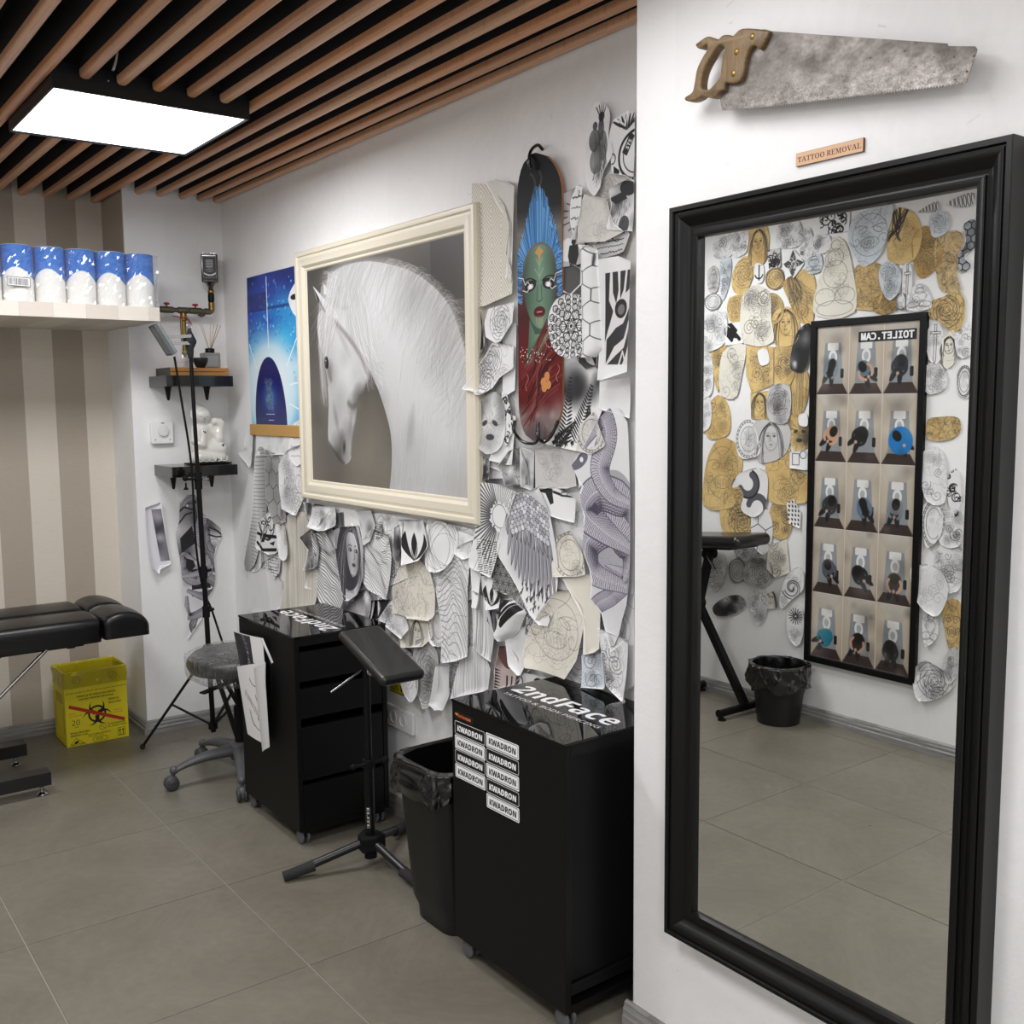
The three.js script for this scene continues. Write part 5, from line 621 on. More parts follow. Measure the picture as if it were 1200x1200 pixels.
    hair(200, () => { const a = 0.6 + 0.4 * r(), b = 0.4 + 0.6 * r(); return [a, b, a - 0.02, b + 0.06, a - 0.03 + 0.04 * r(), b + 0.12]; });
  });
  part('canvas', at(new THREE.PlaneGeometry(W - 0.16, H - 0.16), 0, H / 2, 0.0195), std({ map, roughness: 0.5 }), t, 'painted canvas of a white horse head and neck');
  part('backing', box(W - 0.04, H - 0.04, 0.012, 0, H / 2, 0.007), M.blackMatte, t);
}
// ---------- blue poster on its wooden batten ----------
{
  const t = thing('hanging_poster', 'bright blue fantasy poster hung with a wooden batten', 'poster', [XR, 1.4, -4.21], -PI / 2);
  const map = paint(520, 700, (x, w, h) => {
    const r = rng(21), g = x.createLinearGradient(0, 0, 0, h); g.addColorStop(0, '#10226f'); g.addColorStop(0.3, '#1741a0'); g.addColorStop(0.45, '#2f8fd6'); g.addColorStop(0.62, '#cfe6f0'); g.addColorStop(1, '#2f9ad8'); x.fillStyle = g; x.fillRect(0, 0, w, h);
    smudges(x, w, h * 0.34, r, 22, 0.6, '24,70,190'); x.save(); x.translate(0, h * 0.22); smudges(x, w, h * 0.3, r, 30, 0.5, '60,180,230'); x.restore();
    for (let i = 0; i < 420; i++) { const a = r() * 6.28, q = w * (0.42 + 0.5 * r()), px = w * 0.4 + q * Math.cos(a), py = h * 0.74 - Math.abs(q * Math.sin(a)) * 1.1; x.fillStyle = r() < 0.5 ? `rgba(10,40,140,${0.7 * r()})` : `rgba(150,225,250,${0.8 * r()})`; x.beginPath(); x.ellipse(px, py, 4 + 6 * r(), 3 + 4 * r(), a, 0, 7); x.fill(); }
    x.fillStyle = 'rgba(8,16,80,.5)'; x.fillRect(0, h * 0.12, w * 0.38, h * 0.1); x.fillRect(0, h * 0.22, w, h * 0.02);
    const halo = x.createRadialGradient(w * 0.4, h * 0.78, w * 0.2, w * 0.4, h * 0.78, w * 0.62); halo.addColorStop(0, 'rgba(240,248,250,1)'); halo.addColorStop(0.5, 'rgba(215,238,246,.85)'); halo.addColorStop(1, 'rgba(120,200,235,0)'); x.fillStyle = halo; x.fillRect(0, 0, w, h);
    x.strokeStyle = 'rgba(240,250,255,.9)'; x.lineWidth = 7; for (const [a, b, c, d] of [[0.38, 0.02, 0.4, 0.5], [0.02, 0.45, 0.16, 0.62], [0.94, 0.4, 0.7, 0.62], [0.98, 0.92, 0.72, 0.86], [0.99, 0.72, 0.74, 0.74]]) { path(x, [[a * w, b * h], [c * w, d * h]]); x.stroke(); }
    x.fillStyle = '#0d1660'; x.beginPath(); x.ellipse(w * 0.38, h * 0.98, w * 0.29, h * 0.43, 0, 0, 7); x.fill(); const gg = x.createRadialGradient(w * 0.38, h * 0.82, 5, w * 0.38, h * 0.82, w * 0.2); gg.addColorStop(0, 'rgba(60,170,220,.9)'); gg.addColorStop(1, 'rgba(20,50,150,0)'); x.fillStyle = gg; x.fillRect(0, h * 0.5, w, h * 0.5);
    x.fillStyle = '#565f68'; for (let i = 0; i < 170; i++) { x.strokeStyle = r() < 0.5 ? '#3c4650' : '#89949b'; x.lineWidth = 1.6; const px = w * (0.38 + 0.12 * (r() - 0.5)), py = h * (0.8 + 0.2 * (r() - 0.5)); x.beginPath(); x.arc(px, py, 3 + 8 * r(), r() * 6, r() * 6 + 3); x.stroke(); }
    x.strokeStyle = '#c8d6dc'; x.lineWidth = 3; path(x, [[w * 0.3, h * 0.93], [w * 0.46, h * 0.93]]); x.stroke(); path(x, [[w * 0.34, h * 0.97], [w * 0.44, h * 0.97]]); x.stroke();
    x.fillStyle = '#e9ecee'; x.beginPath(); x.moveTo(w, h * 0.06); x.quadraticCurveTo(w * 0.78, h * 0.13, w * 0.76, h * 0.2); x.quadraticCurveTo(w * 0.78, h * 0.25, w * 0.84, h * 0.29); x.quadraticCurveTo(w * 0.9, h * 0.33, w, h * 0.35); x.fill(); x.fillStyle = '#15171c'; x.beginPath(); x.ellipse(w * 0.86, h * 0.19, w * 0.06, h * 0.018, 0, 0, 7); x.fill();
  });
  part('print', quadSurface(8, 10, (u, v) => [-0.285 + 0.57 * u, 0.055 + 0.66 * (1 - v), 0.006 + 0.004 * Math.sin(PI * v) + 0.002 * Math.sin(5 * u)]), std({ map, roughness: 0.35, side: THREE.DoubleSide }), t, 'blue print of a dark dome with white rays');
  part('batten', box(0.575, 0.05, 0.016, 0, 0.03, 0.009, 0.003), std({ color: 0xb8904f, roughness: 0.55 }), t, 'pale wooden batten');
}
// ---------- skateboard deck on hooks ----------
{
  const W = 0.205, H = 0.812, t = thing('skateboard_deck', 'skateboard deck painted with a green faced woman and blue spiked hair', 'skateboard', [XR, 1.43, -2.336], -PI / 2);
  const map = paint(512, 2000, (x, w, h) => {
    const r = rng(9), g = x.createLinearGradient(0, 0, 0, h); g.addColorStop(0, '#101012'); g.addColorStop(0.18, '#141416'); g.addColorStop(0.26, '#77706a'); g.addColorStop(0.32, '#6e6963'); g.addColorStop(0.55, '#4b1d22'); g.addColorStop(0.72, '#6a1d1c'); g.addColorStop(0.86, '#5a1a1a'); g.addColorStop(0.91, '#6d5a58'); g.addColorStop(1, '#4a3f3f'); x.fillStyle = g; x.fillRect(0, 0, w, h);
    for (const s of [0, 1]) { x.strokeStyle = 'rgba(120,120,122,.35)'; for (let k = 1; k < 5; k++) { x.lineWidth = k * 6; x.globalAlpha = 0.4; x.beginPath(); x.moveTo(w * 0.45, h * 0.2); x.bezierCurveTo(w * (0.2 + s * 0.1), h * 0.13, w * (0.6 + s * 0.1), h * 0.11, w * (0.35 + 0.2 * s), h * 0.06); x.stroke(); } x.globalAlpha = 1; }
    for (let i = 0; i < 520; i++) { const a = PI + (PI * i) / 520, q = 0.9 + 0.25 * r(); x.strokeStyle = ['#2f6ea8', '#4f93cf', '#7db8e8', '#1f4c80'][Math.floor(r() * 4)]; x.lineWidth = 3 + 5 * r(); const bx = w * (0.5 + 0.38 * Math.cos(a)), by = h * (0.4 + 0.1 * Math.sin(a)); x.beginPath(); x.moveTo(bx, by); x.lineTo(w * (0.5 + 0.48 * q * Math.cos(a)), h * (0.4 + (0.16 + 0.1 * Math.sin(-a) ** 6) * q * Math.sin(a))); x.stroke(); }
    for (const s of [0, 1]) for (let i = 0; i < 150; i++) { x.strokeStyle = ['#2f6ea8', '#4f93cf', '#7db8e8', '#1f4c80'][Math.floor(r() * 4)]; x.lineWidth = 4; const y = h * (0.34 + 0.16 * r()); x.beginPath(); x.moveTo(s ? w : 0, y); x.lineTo(s ? w * (0.88 + 0.06 * r()) : w * (0.06 + 0.06 * r()), y + 20 * r()); x.stroke(); }
    const fg = x.createLinearGradient(w * 0.1, 0, w * 0.9, 0); fg.addColorStop(0, '#3a4a40'); fg.addColorStop(0.3, '#5f7a66'); fg.addColorStop(0.55, '#76967e'); fg.addColorStop(0.8, '#58705f'); fg.addColorStop(1, '#34423a'); x.fillStyle = fg; path(x, [[w * 0.28, h * 0.55], [w * 0.74, h * 0.55], [w * 0.72, h * 0.63], [w * 0.5, h * 0.69], [w * 0.14, h * 0.74], [w * 0.24, h * 0.66]], true); x.fill(); x.fillStyle = 'rgba(24,34,28,.45)'; path(x, [[w * 0.26, h * 0.56], [w * 0.74, h * 0.56], [w * 0.7, h * 0.62], [w * 0.4, h * 0.62]], true); x.fill(); x.fillStyle = fg; x.beginPath(); x.moveTo(w * 0.15, h * 0.45); x.bezierCurveTo(w * 0.12, h * 0.36, w * 0.3, h * 0.31, w * 0.5, h * 0.31); x.bezierCurveTo(w * 0.72, h * 0.31, w * 0.9, h * 0.36, w * 0.87, h * 0.45); x.bezierCurveTo(w * 0.86, h * 0.53, w * 0.74, h * 0.598, w * 0.53, h * 0.602); x.bezierCurveTo(w * 0.32, h * 0.598, w * 0.17, h * 0.53, w * 0.15, h * 0.45); x.fill();
    x.save(); x.translate(0, h * 0.32); x.globalAlpha = 0.5; smudges(x, w, h * 0.26, r, 10, 0.4, '40,52,46'); x.restore(); x.globalAlpha = 1;
    for (const s of [-1, 1]) { const ex = w * (0.5 + s * 0.2), ey = h * 0.448; x.fillStyle = '#2b2024'; x.beginPath(); x.ellipse(ex, ey, w * 0.13, h * 0.019, s * 0.2, 0, 7); x.fill(); const eg = x.createRadialGradient(ex, ey + 6, 2, ex, ey + 6, w * 0.1); eg.addColorStop(0, '#fff'); eg.addColorStop(0.4, 'rgba(235,240,245,.9)'); eg.addColorStop(1, 'rgba(200,210,215,0)'); x.fillStyle = eg; x.beginPath(); x.ellipse(ex, ey + 5, w * 0.075, h * 0.009, s * 0.15, 0, 7); x.fill(); x.strokeStyle = '#1a1416'; x.lineWidth = 9; x.beginPath(); x.moveTo(ex - s * w * 0.14, ey - h * 0.012); x.quadraticCurveTo(ex, ey - h * 0.036, ex + s * w * 0.14, ey - h * 0.02); x.stroke(); x.strokeStyle = '#f1f4f6'; x.lineWidth = 5; path(x, [[ex, ey], [ex + s * w * 0.06, ey - h * 0.016], [ex + s * w * 0.12, ey - h * 0.006], [ex + s * w * 0.17, ey - h * 0.03], [ex + s * w * 0.3, ey - h * 0.036]]); x.stroke(); path(x, [[ex, ey + 8], [ex + s * w * 0.08, ey + h * 0.02], [ex + s * w * 0.18, ey + h * 0.012]]); x.stroke(); }
    x.strokeStyle = 'rgba(48,62,54,.8)'; x.lineWidth = 7; path(x, [[w * 0.46, h * 0.45], [w * 0.44, h * 0.5], [w * 0.5, h * 0.508], [w * 0.56, h * 0.5], [w * 0.54, h * 0.45]]); x.stroke(); x.strokeStyle = 'rgba(180,205,185,.7)'; x.lineWidth = 5; path(x, [[w * 0.5, h * 0.34], [w * 0.5, h * 0.43]]); x.stroke(); for (const s of [-1, 1]) { path(x, [[w * 0.5, h * 0.42], [w * (0.5 + s * 0.1), h * 0.39]]); x.stroke(); path(x, [[w * 0.5, h * 0.38], [w * (0.5 + s * 0.08), h * 0.355]]); x.stroke(); }
    x.fillStyle = '#c79a58'; x.beginPath(); x.moveTo(w * 0.5, h * 0.315); x.lineTo(w * 0.6, h * 0.335); x.lineTo(w * 0.53, h * 0.345); x.lineTo(w * 0.5, h * 0.38); x.lineTo(w * 0.47, h * 0.345); x.lineTo(w * 0.4, h * 0.335); x.fill();
    x.fillStyle = '#571c22'; x.beginPath(); x.ellipse(w * 0.5, h * 0.543, w * 0.13, h * 0.02, 0, 0, 7); x.fill(); x.fillStyle = '#b9878a'; x.fillRect(w * 0.44, h * 0.54, w * 0.12, h * 0.005); x.strokeStyle = '#b5a17a'; x.lineWidth = 5; for (let i = 0; i < 5; i++) { path(x, [[w * (0.43 + 0.035 * i), h * 0.557], [w * (0.43 + 0.035 * i), h * (0.585 + 0.006 * (2 - Math.abs(i - 2)))]]); x.stroke(); }
    x.save(); x.translate(0, h * 0.6); for (let i = 0; i < 80; i++) { x.strokeStyle = ['rgba(30,8,10,.5)', 'rgba(130,60,56,.45)', 'rgba(170,120,112,.25)', 'rgba(90,20,22,.6)'][Math.floor(r() * 4)]; x.lineWidth = 4 + 16 * r(); const y = h * 0.28 * r(); x.beginPath(); x.moveTo(w * (r() * 0.5), y + h * 0.08); x.bezierCurveTo(w * 0.4, y + 30, w * 0.6, y - h * 0.03, w * (0.6 + 0.4 * r()), y - h * 0.06); x.stroke(); } x.restore();
    x.fillStyle = '#c98a52'; for (const [a, b] of [[0.58, 0.79], [0.66, 0.77], [0.6, 0.81], [0.69, 0.8]]) { x.beginPath(); x.ellipse(w * a, h * b, w * 0.06, h * 0.016, 0.7, 0, 7); x.fill(); } x.fillStyle = '#efe6e2'; for (let i = 0; i < 46; i++) { x.beginPath(); x.arc(w * (0.05 + 0.75 * r()), h * (0.66 + 0.06 * r()), 2 + 3 * r(), 0, 7); x.fill(); }
    x.strokeStyle = 'rgba(190,120,110,.8)'; x.lineWidth = 8; for (const [a, b] of [[0.2, 0.79], [0.9, 0.76], [0.66, 0.63]]) { x.beginPath(); x.moveTo(w * a, h * (b + 0.03)); x.bezierCurveTo(w * (a - 0.12), h * b, w * (a + 0.12), h * b, w * a, h * (b - 0.03)); x.stroke(); }
    x.save(); x.translate(0, h * 0.86); smudges(x, w, h * 0.1, r, 12, 0.35, '200,190,188'); x.restore();
  });
  const kick = (y) => 0.016 + 0.03 * Math.max(0, (Math.abs(y - H / 2) - H * 0.34) / (H * 0.16)) ** 2 * 0.6;
  const wid = (v) => { const y = Math.abs(v - 0.5) * H, e = H / 2 - y, R = 0.125; return (W / 2) * (e < R ? Math.sqrt(Math.max(0, 1 - ((R - e) / R) ** 2)) : 1); };
  const faceAt = (dz, flip) => quadSurface(12, 48, (u, v0) => { const v = clamp(v0, 0.0006, 0.9994), a = wid(v), X = (flip ? -1 : 1) * lerp(-a, a, u), y = H * (1 - v); return [X, y, kick(y) + dz, X / W + 0.5, 1 - v]; });
  const rim = quadSurface(96, 1, (u, v) => { const q = u < 0.5 ? clamp(u * 2, 0.0006, 0.9994) : clamp(2 - 2 * u, 0.0006, 0.9994), y = H * (1 - q); return [(u < 0.5 ? -1 : 1) * wid(q), y, kick(y) + 0.011 * (1 - v) ]; });
  part('deck', merge([faceAt(0.011, false)]), phys({ map, roughness: 0.55, specularIntensity: 0.3, side: THREE.DoubleSide }), t, 'painted deck face');
  part('plywood', merge([faceAt(0, true), rim]), std({ color: 0x9b6d45, roughness: 0.6, side: THREE.DoubleSide }), t, 'bare plywood back and edge');
  const hk = (x, y, d) => tube([[x, y + d * 0.03, 0.002], [x, y + d * 0.04, 0.02], [x, y + d * 0.02, 0.045], [x, y - d * 0.012, 0.052], [x, y - d * 0.03, 0.045]], 0.0048, 24, 8);
  part('hook', hk(-0.012, H - 0.012, 1), M.blackGloss, t, 'black wire hook'); part('hook', tube([[-0.1, 0.06, 0.044], [-0.098, 0.03, 0.05], [-0.06, -0.002, 0.046], [0.0, -0.006, 0.05], [0.03, 0.012, 0.058], [0.02, 0.05, 0.052]], 0.0048, 40, 8), M.blackGloss, t, 'black wire hook'); part('hook', tube([[0.02, 0.055, 0.05], [0.026, 0.015, 0.058], [0.05, 0.0, 0.052], [0.075, 0.02, 0.044], [0.092, 0.06, 0.036]], 0.0048, 40, 8), M.blackGloss, t, 'black wire hook');
}

// ---------- mirror, saw and plate on the pillar ----------
{
  const W = 0.74, H = 1.622, t = thing('wall_mirror', 'tall mirror in a wide moulded black frame on the white pillar', 'mirror', [XP, 0.329, -1.21], -PI / 2);
  const prof = [[0, 0], [0, 0.048], [0.002, 0.05], [0.013, 0.05], [0.0145, 0.0485], [0.016, 0.043], [0.019, 0.043], [0.021, 0.046], [0.027, 0.0455], [0.036, 0.042], [0.046, 0.0355], [0.056, 0.029], [0.064, 0.027], [0.0665, 0.0275], [0.068, 0.032], [0.071, 0.0335], [0.083, 0.0325], [0.087, 0.031], [0.0885, 0.018]];
  const fb = noiseTex(128, 256, (u, v) => { const n = 128 + 70 * tileNoise(u, v, 6, 3) + 40 * tileNoise(u, v, 60, 9); return [n, n, n]; }, { data: true, repeat: [1.5, 9] });
  for (const q of prof) q[0] *= 0.76;
  part('frame', at(mitredFrame(W, H, prof), 0, H / 2, 0), phys({ color: 0x090a0a, roughness: 0.36, bumpMap: fb, bumpScale: 0.0003, specularIntensity: 0.6 }), t);
  part('glass', box(W - 0.131, H - 0.131, 0.006, 0, H / 2, 0.0165), std({ color: 0xeef0ee, metalness: 1, roughness: 0.0 }), t, 'clear mirror glass');
  part('backing', box(W - 0.012, H - 0.012, 0.012, 0, H / 2, 0.007), M.blackMatte, t);
}
{
  const outer = [[-1.322,2.238],[-1.326,2.243],[-1.343,2.249],[-1.392,2.263],[-1.410,2.256],[-1.422,2.261],[-1.437,2.264],[-1.451,2.259],[-1.463,2.267],[-1.478,2.273],[-1.501,2.269],[-1.509,2.266],[-1.504,2.258],[-1.493,2.254],[-1.479,2.258],[-1.479,2.247],[-1.490,2.236],[-1.505,2.216],[-1.511,2.192],[-1.517,2.175],[-1.538,2.168],[-1.537,2.163],[-1.515,2.156],[-1.497,2.158],[-1.489,2.161],[-1.477,2.155],[-1.459,2.150],[-1.442,2.157],[-1.430,2.158],[-1.429,2.170],[-1.414,2.166],[-1.392,2.165],[-1.383,2.175],[-1.379,2.191],[-1.375,2.207],[-1.366,2.220],[-1.357,2.223],[-1.345,2.213],[-1.341,2.213]];
  const hole = [[-1.436,2.244],[-1.453,2.244],[-1.468,2.230],[-1.485,2.211],[-1.493,2.188],[-1.491,2.175],[-1.472,2.169],[-1.460,2.174],[-1.443,2.186],[-1.440,2.200],[-1.436,2.223],[-1.431,2.234]];
  const c = [-1.25, 2.05], L = (p) => [p[0] - c[0], p[1] - c[1]];
  const t = thing('hand_saw', 'old rusty hand saw with a carved wooden handle above the mirror', 'saw', [XP, c[1], c[0]], -PI / 2);
  const hs = shape(spline(outer.map(L), 150)); hs.holes.push(new THREE.Path(spline(hole.map(L), 60).map((p) => new THREE.Vector2(p[0], p[1]))));
  const wood = paint(512, 512, (x, w, h) => { const r = rng(14); x.fillStyle = '#7d6644'; x.fillRect(0, 0, w, h); for (let i = 0; i < 700; i++) { x.strokeStyle = ['rgba(54,38,22,.3)', 'rgba(168,138,92,.3)', 'rgba(40,26,16,.25)'][Math.floor(r() * 3)]; x.lineWidth = 0.6 + 2 * r(); const a = r() * w, b = r() * h; x.beginPath(); x.moveTo(a, b); x.bezierCurveTo(a + 8, b + 30, a - 8, b + 60, a + 4, b + 90); x.stroke(); } smudges(x, w, h, r, 26, 0.35, '46,34,22'); }, { repeat: [5, 5] });
  part('handle', at(toCreasedNormals(extrude(hs, 0.024, 0.004, 3), 0.7), 0, 0, 0.026), std({ map: wood, roughness: 0.5 }), t, 'carved wooden handle');
  for (const p of [[-1.360, 2.240], [-1.399, 2.222], [-1.406, 2.183]]) { const q = L(p); part('screw', at(lathe([[0, 0.0028], [0.003, 0.0026], [0.0055, 0.0014], [0.0066, 0]], 18), q[0], q[1], 0.0495, PI / 2), M.brass, t, 'brass saw screw'); }
  const bl = [[-1.345, 2.249], [-0.96, 2.119], [-0.957, 2.114], [-0.911, 2.101], [-0.907, 2.095], [-0.924, 2.049]], teeth = []; const n = 84;
  for (let i = 0; i <= n; i++) { const q = i / n; teeth.push([lerp(-0.926, -1.385, q), lerp(2.0485, 2.113, q) + 0.001]); if (i < n) teeth.push([lerp(-0.926, -1.385, (i + 0.45) / n), lerp(2.0485, 2.113, (i + 0.45) / n) - 0.0028]); }
  const bpts = [...bl, ...teeth, [-1.4, 2.1165], [-1.446, 2.124], [-1.451, 2.146], [-1.438, 2.176], [-1.372, 2.25]].map(L);
  const g = worldUV(extrude(shape(bpts), 0.0016)); { const P = g.attributes.position; for (let i = 0; i < P.count; i++) P.setZ(i, P.getZ(i) + 0.036 + (P.getX(i) + 0.2) * 0.012); }
  const rust = (u, v, k) => { const a = N3(u * 16, v * 22, 3) * 0.5 + N3(u * 46, v * 60, 8) * 0.35 + N3(u * 130, v * 150, 2) * 0.3, low = clamp(0.75 - v * 3.6, 0, 1); return a; };
  const sz = [1024, 384], steelTex = noiseTex(...sz, (u, v) => { const U = u * 0.64, W2 = v * 0.24, a = rust(U, W2), b = N3(U * 30, W2 * 30, 20), lo = W2 - 0.012 - lerp(0.075, 0.0, clamp((U - 0.03) / 0.5, 0, 1)), toothSheen = clamp(1 - lo / 0.07, 0, 1), base = 100 + 22 * a + 14 * b + toothSheen * (30 + 34 * N3(U * 260, W2 * 300, 7) + 26 * N3(U * 70, W2 * 120, 17)); const spot = N3(U * 90, W2 * 130, 40) > 0.86 - 0.62 * U * (W2 < 0.1 ? 1 : 0.4) ? 1 : 0; return spot ? [78, 58, 52] : [base + 8, base + 3, base - 2]; });  // sheen along the teeth is painted as paler blade colour
  const steelR = noiseTex(...sz, (u, v) => { const a = rust(u * 0.64, v * 0.24), n = 128 - 60 * a; return [n, n, n]; }, { data: true });
  const steelB = noiseTex(...sz, (u, v) => { const U = u * 0.64, W2 = v * 0.24, n = 128 + 100 * (rust(U, W2) * 0.7 + 0.3 * N3(U * 90, W2 * 90, 5)); return [n, n, n]; }, { data: true });
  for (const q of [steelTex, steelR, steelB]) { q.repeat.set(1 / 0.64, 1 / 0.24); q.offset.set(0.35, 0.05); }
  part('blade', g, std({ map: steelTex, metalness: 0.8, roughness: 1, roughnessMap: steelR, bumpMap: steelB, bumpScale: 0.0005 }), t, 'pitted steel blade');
  for (const [x, y] of [[-0.13, 0.1], [0.2, 0.045]]) part('wall_pin', rod([x, y, 0], [x, y, 0.037], 0.003), M.darkSteel, t);
}
{
  const t = thing('wall_plate', 'small pale wooden plate lettered for tattoo removal above the mirror', 'sign', [XP, 1.988, -1.212], -PI / 2);
  const map = paint(600, 110, (x, w, h) => { const r = rng(3); x.fillStyle = '#d8b18c'; x.fillRect(0, 0, w, h); for (let i = 0; i < 120; i++) { x.strokeStyle = `rgba(150,106,74,${0.12 * r()})`; const b = r() * h; x.beginPath(); x.moveTo(0, b); x.lineTo(w, b + 8 * (r() - 0.5)); x.stroke(); } x.fillStyle = '#5a2f26'; x.font = 'bold 62px serif'; x.textAlign = 'center'; x.textBaseline = 'middle'; const s = 'TATTOO REMOVAL', m = x.measureText(s).width; x.save(); x.translate(w / 2, h / 2 + 3); x.scale((w * 0.955) / m, 1); x.fillText(s, 0, 0); x.restore(); });
  part('board', box(0.148, 0.0245, 0.005, 0, 0.01225, 0.0027), std({ color: 0x5b3d31, roughness: 0.6 }), t, 'dark burnt board edge'); part('face', at(new THREE.PlaneGeometry(0.147, 0.0235), 0, 0.01225, 0.0055), std({ map, roughness: 0.5 }), t, 'pale engraved face');
}
// ---------- trolley cabinets ----------
const topMap = paint(960, 740, (x, w, h) => {
  x.fillStyle = '#050506'; x.fillRect(0, 0, w, h); x.fillStyle = '#f0f0f0'; x.textBaseline = 'alphabetic';
  const fit = (s, font, x0, x1, y, sy = 1) => { x.font = font; const m = x.measureText(s).width; x.save(); x.translate(x0, y); x.scale((x1 - x0) / m, sy); x.fillText(s, 0, 0); x.restore(); };
  fit('2ndFace', 'bold 180px sans-serif', 52, 890, 388, 1.0); x.fillStyle = '#d8d8d8'; fit('TATTOO & BODY PIERCING', '44px sans-serif', 84, 880, 462);
});
const stickerTex = [0, 1].map((k) => paint(512, 134, (x, w, h) => {
  x.fillStyle = k ? '#0c0c0d' : '#eeeeef'; x.fillRect(0, 0, w, h); x.strokeStyle = k ? '#eeeeef' : '#131314'; x.lineWidth = k ? 5 : 5; x.beginPath(); x.roundRect(k ? 5 : 14, k ? 5 : 12, w - (k ? 10 : 28), h - (k ? 10 : 24), 16); x.stroke();
  x.fillStyle = k ? '#f3f3f4' : '#0e0e0f'; x.font = 'bold 76px sans-serif'; x.textBaseline = 'middle'; const s = 'KWADRON', m = x.measureText(s).width; x.save(); x.translate(40, h / 2 + 4); x.transform(1, 0, -0.06, 1, 0, 0); x.scale(432 / m, 1); x.fillText(s, 0, 0); x.lineWidth = 3; x.strokeStyle = x.fillStyle; x.strokeText(s, 0, 0); x.restore();
  x.strokeStyle = k ? '#0c0c0d' : '#eeeeef'; x.lineWidth = 5; x.beginPath(); x.moveTo(58, 52); x.lineTo(116, 108); x.stroke();
}));
function caster(t, x, z) {
  const c = part('caster', merge([box(0.03, 0.014, 0.03, x, 0.049, z, 0.003), box(0.012, 0.03, 0.022, x, 0.036, z)]), M.blackMatte, t);
  for (const s of [-1, 1]) part('wheel', at(lathe([[0, -0.005], [0.018, -0.006], [0.024, -0.004], [0.025, 0], [0.024, 0.004], [0.018, 0.006], [0.008, 0.007], [0, 0.007]], 22), x + s * 0.0115, 0.025, z, 0, 0, -s * PI / 2), M.greyPlastic, c);
}
function trolley(label, pos, w, d, h, flip, drawers) {
  const t = thing('drawer_trolley', label, 'cabinet', pos), T = 0.018, y0 = 0.056, H = h - y0, body = M.black;
  part('side_panel', box(T, H, d, -w / 2 + T / 2, y0 + H / 2, 0, 0.0015), body, t); part('side_panel', box(T, H, d, w / 2 - T / 2, y0 + H / 2, 0, 0.0015), body, t);
  part('back_panel', box(w - 2 * T, H, T, 0, y0 + H / 2, -d / 2 + T / 2), body, t); part('top_panel', box(w - 2 * T, T * 1.6, d - T, 0, y0 + H - T * 0.8, T / 2), body, t); part('base_panel', box(w - 2 * T, T, d - T, 0, y0 + T / 2, T / 2), body, t);
  const iw = w - 2 * T - 0.004;
  if (drawers) {
    for (const [a, b] of drawers) { const y = h - 0.03 - (a + b) / 2; const dr = part('drawer', box(iw, b - a, T, 0, y, d / 2 - T / 2 - 0.001, 0.002), body, t); part('drawer_box', box(iw - 0.02, (b - a) * 0.7, d - 0.06, 0, y - (b - a) * 0.12, -0.012), M.blackMatte, dr); }
  } else { part('front_panel', box(iw, H - 0.1, T, 0, y0 + H / 2 + 0.024, d / 2 - T - 0.002), body, t); part('lower_rail', box(iw, 0.03, T, 0, y0 + 0.056, d / 2 - T / 2 - 0.002, 0.002), body, t); }
  part('glass_top', box(w + 0.004, 0.006, d + 0.004, 0, h + 0.0032, 0, 0.001), phys({ color: 0x060a09, roughness: 0.04, specularIntensity: 0.7 }), t, 'black glass top');
  const g = new THREE.PlaneGeometry(d, w).applyMatrix4(new THREE.Matrix4().makeBasis(V(0, 0, flip), V(flip, 0, 0), V(0, 1, 0))); g.translate(0, h + 0.0066, 0);
  part('lettering', g, phys({ map: topMap, roughness: 0.03, specularIntensity: 0.7 }), t, 'white studio lettering on black glass');
  for (const sx of [-1, 1]) for (const sz of [-1, 1]) caster(t, sx * (w / 2 - 0.03), sz * (d / 2 - 0.035));
  return t;
}
trolley('black drawer trolley with gaps between its drawers and sheets on its side', [1.635, 0, -3.432], 0.36, 0.484, 0.744, -1, [[0.02, 0.125], [0.15, 0.256], [0.288, 0.478], [0.495, 0.668]]);
{
  const t = trolley('black glass topped trolley with rows of stickers beside the pillar', [1.687, 0, -2.042], 0.372, 0.482, 0.731, 1, null), X = -0.186 - 0.0006;
  const mats = stickerTex.map((map) => std({ map, roughness: 0.35 })), sg = new THREE.ShapeGeometry(roundRect(0.142, 0.0385, 0.005)); { const P = sg.attributes.position, q = sg.attributes.uv; for (let i = 0; i < P.count; i++) q.setXY(i, P.getX(i) / 0.142 + 0.5, P.getY(i) / 0.0385 + 0.5); }
  const put = (z, y, k, a) => { const m = part('sticker', sg, mats[k], t, k ? 'black sticker with white letters' : 'white sticker with black letters'); m.position.set(X, y, z + 2.042); m.rotation.set(0, -PI / 2, 0); m.rotation.order = 'YXZ'; m.rotation.z = a; };
  [1, 0, 1, 0].forEach((k, i) => put(-2.1985, 0.6635 - 0.0405 * i, k, 0.012)); [0, 1, 0, 1, 0].forEach((k, i) => put(-2.0515, 0.6665 - 0.0412 * i, k, 0.012));
  const om = paint(300, 80, (x, w, h) => { x.fillStyle = '#0d0c0c'; x.fillRect(0, 0, w, h); const g = x.createLinearGradient(0, 0, w, 0); g.addColorStop(0, '#f0b35a'); g.addColorStop(0.3, '#e2562a'); g.addColorStop(1, '#ef9a3c'); x.fillStyle = g; x.beginPath(); x.moveTo(4, 30); x.lineTo(60, 22); x.lineTo(44, 56); x.fill(); x.font = 'bold 56px sans-serif'; x.textBaseline = 'middle'; x.fillText('intenze', 58, 42, 232); });
  const m = part('sticker', new THREE.PlaneGeometry(0.09, 0.02), std({ map: om, roughness: 0.4 }), t, 'small black sticker with orange letters'); m.position.set(X, 0.699, -2.225 + 2.042); m.rotation.y = -PI / 2;
}
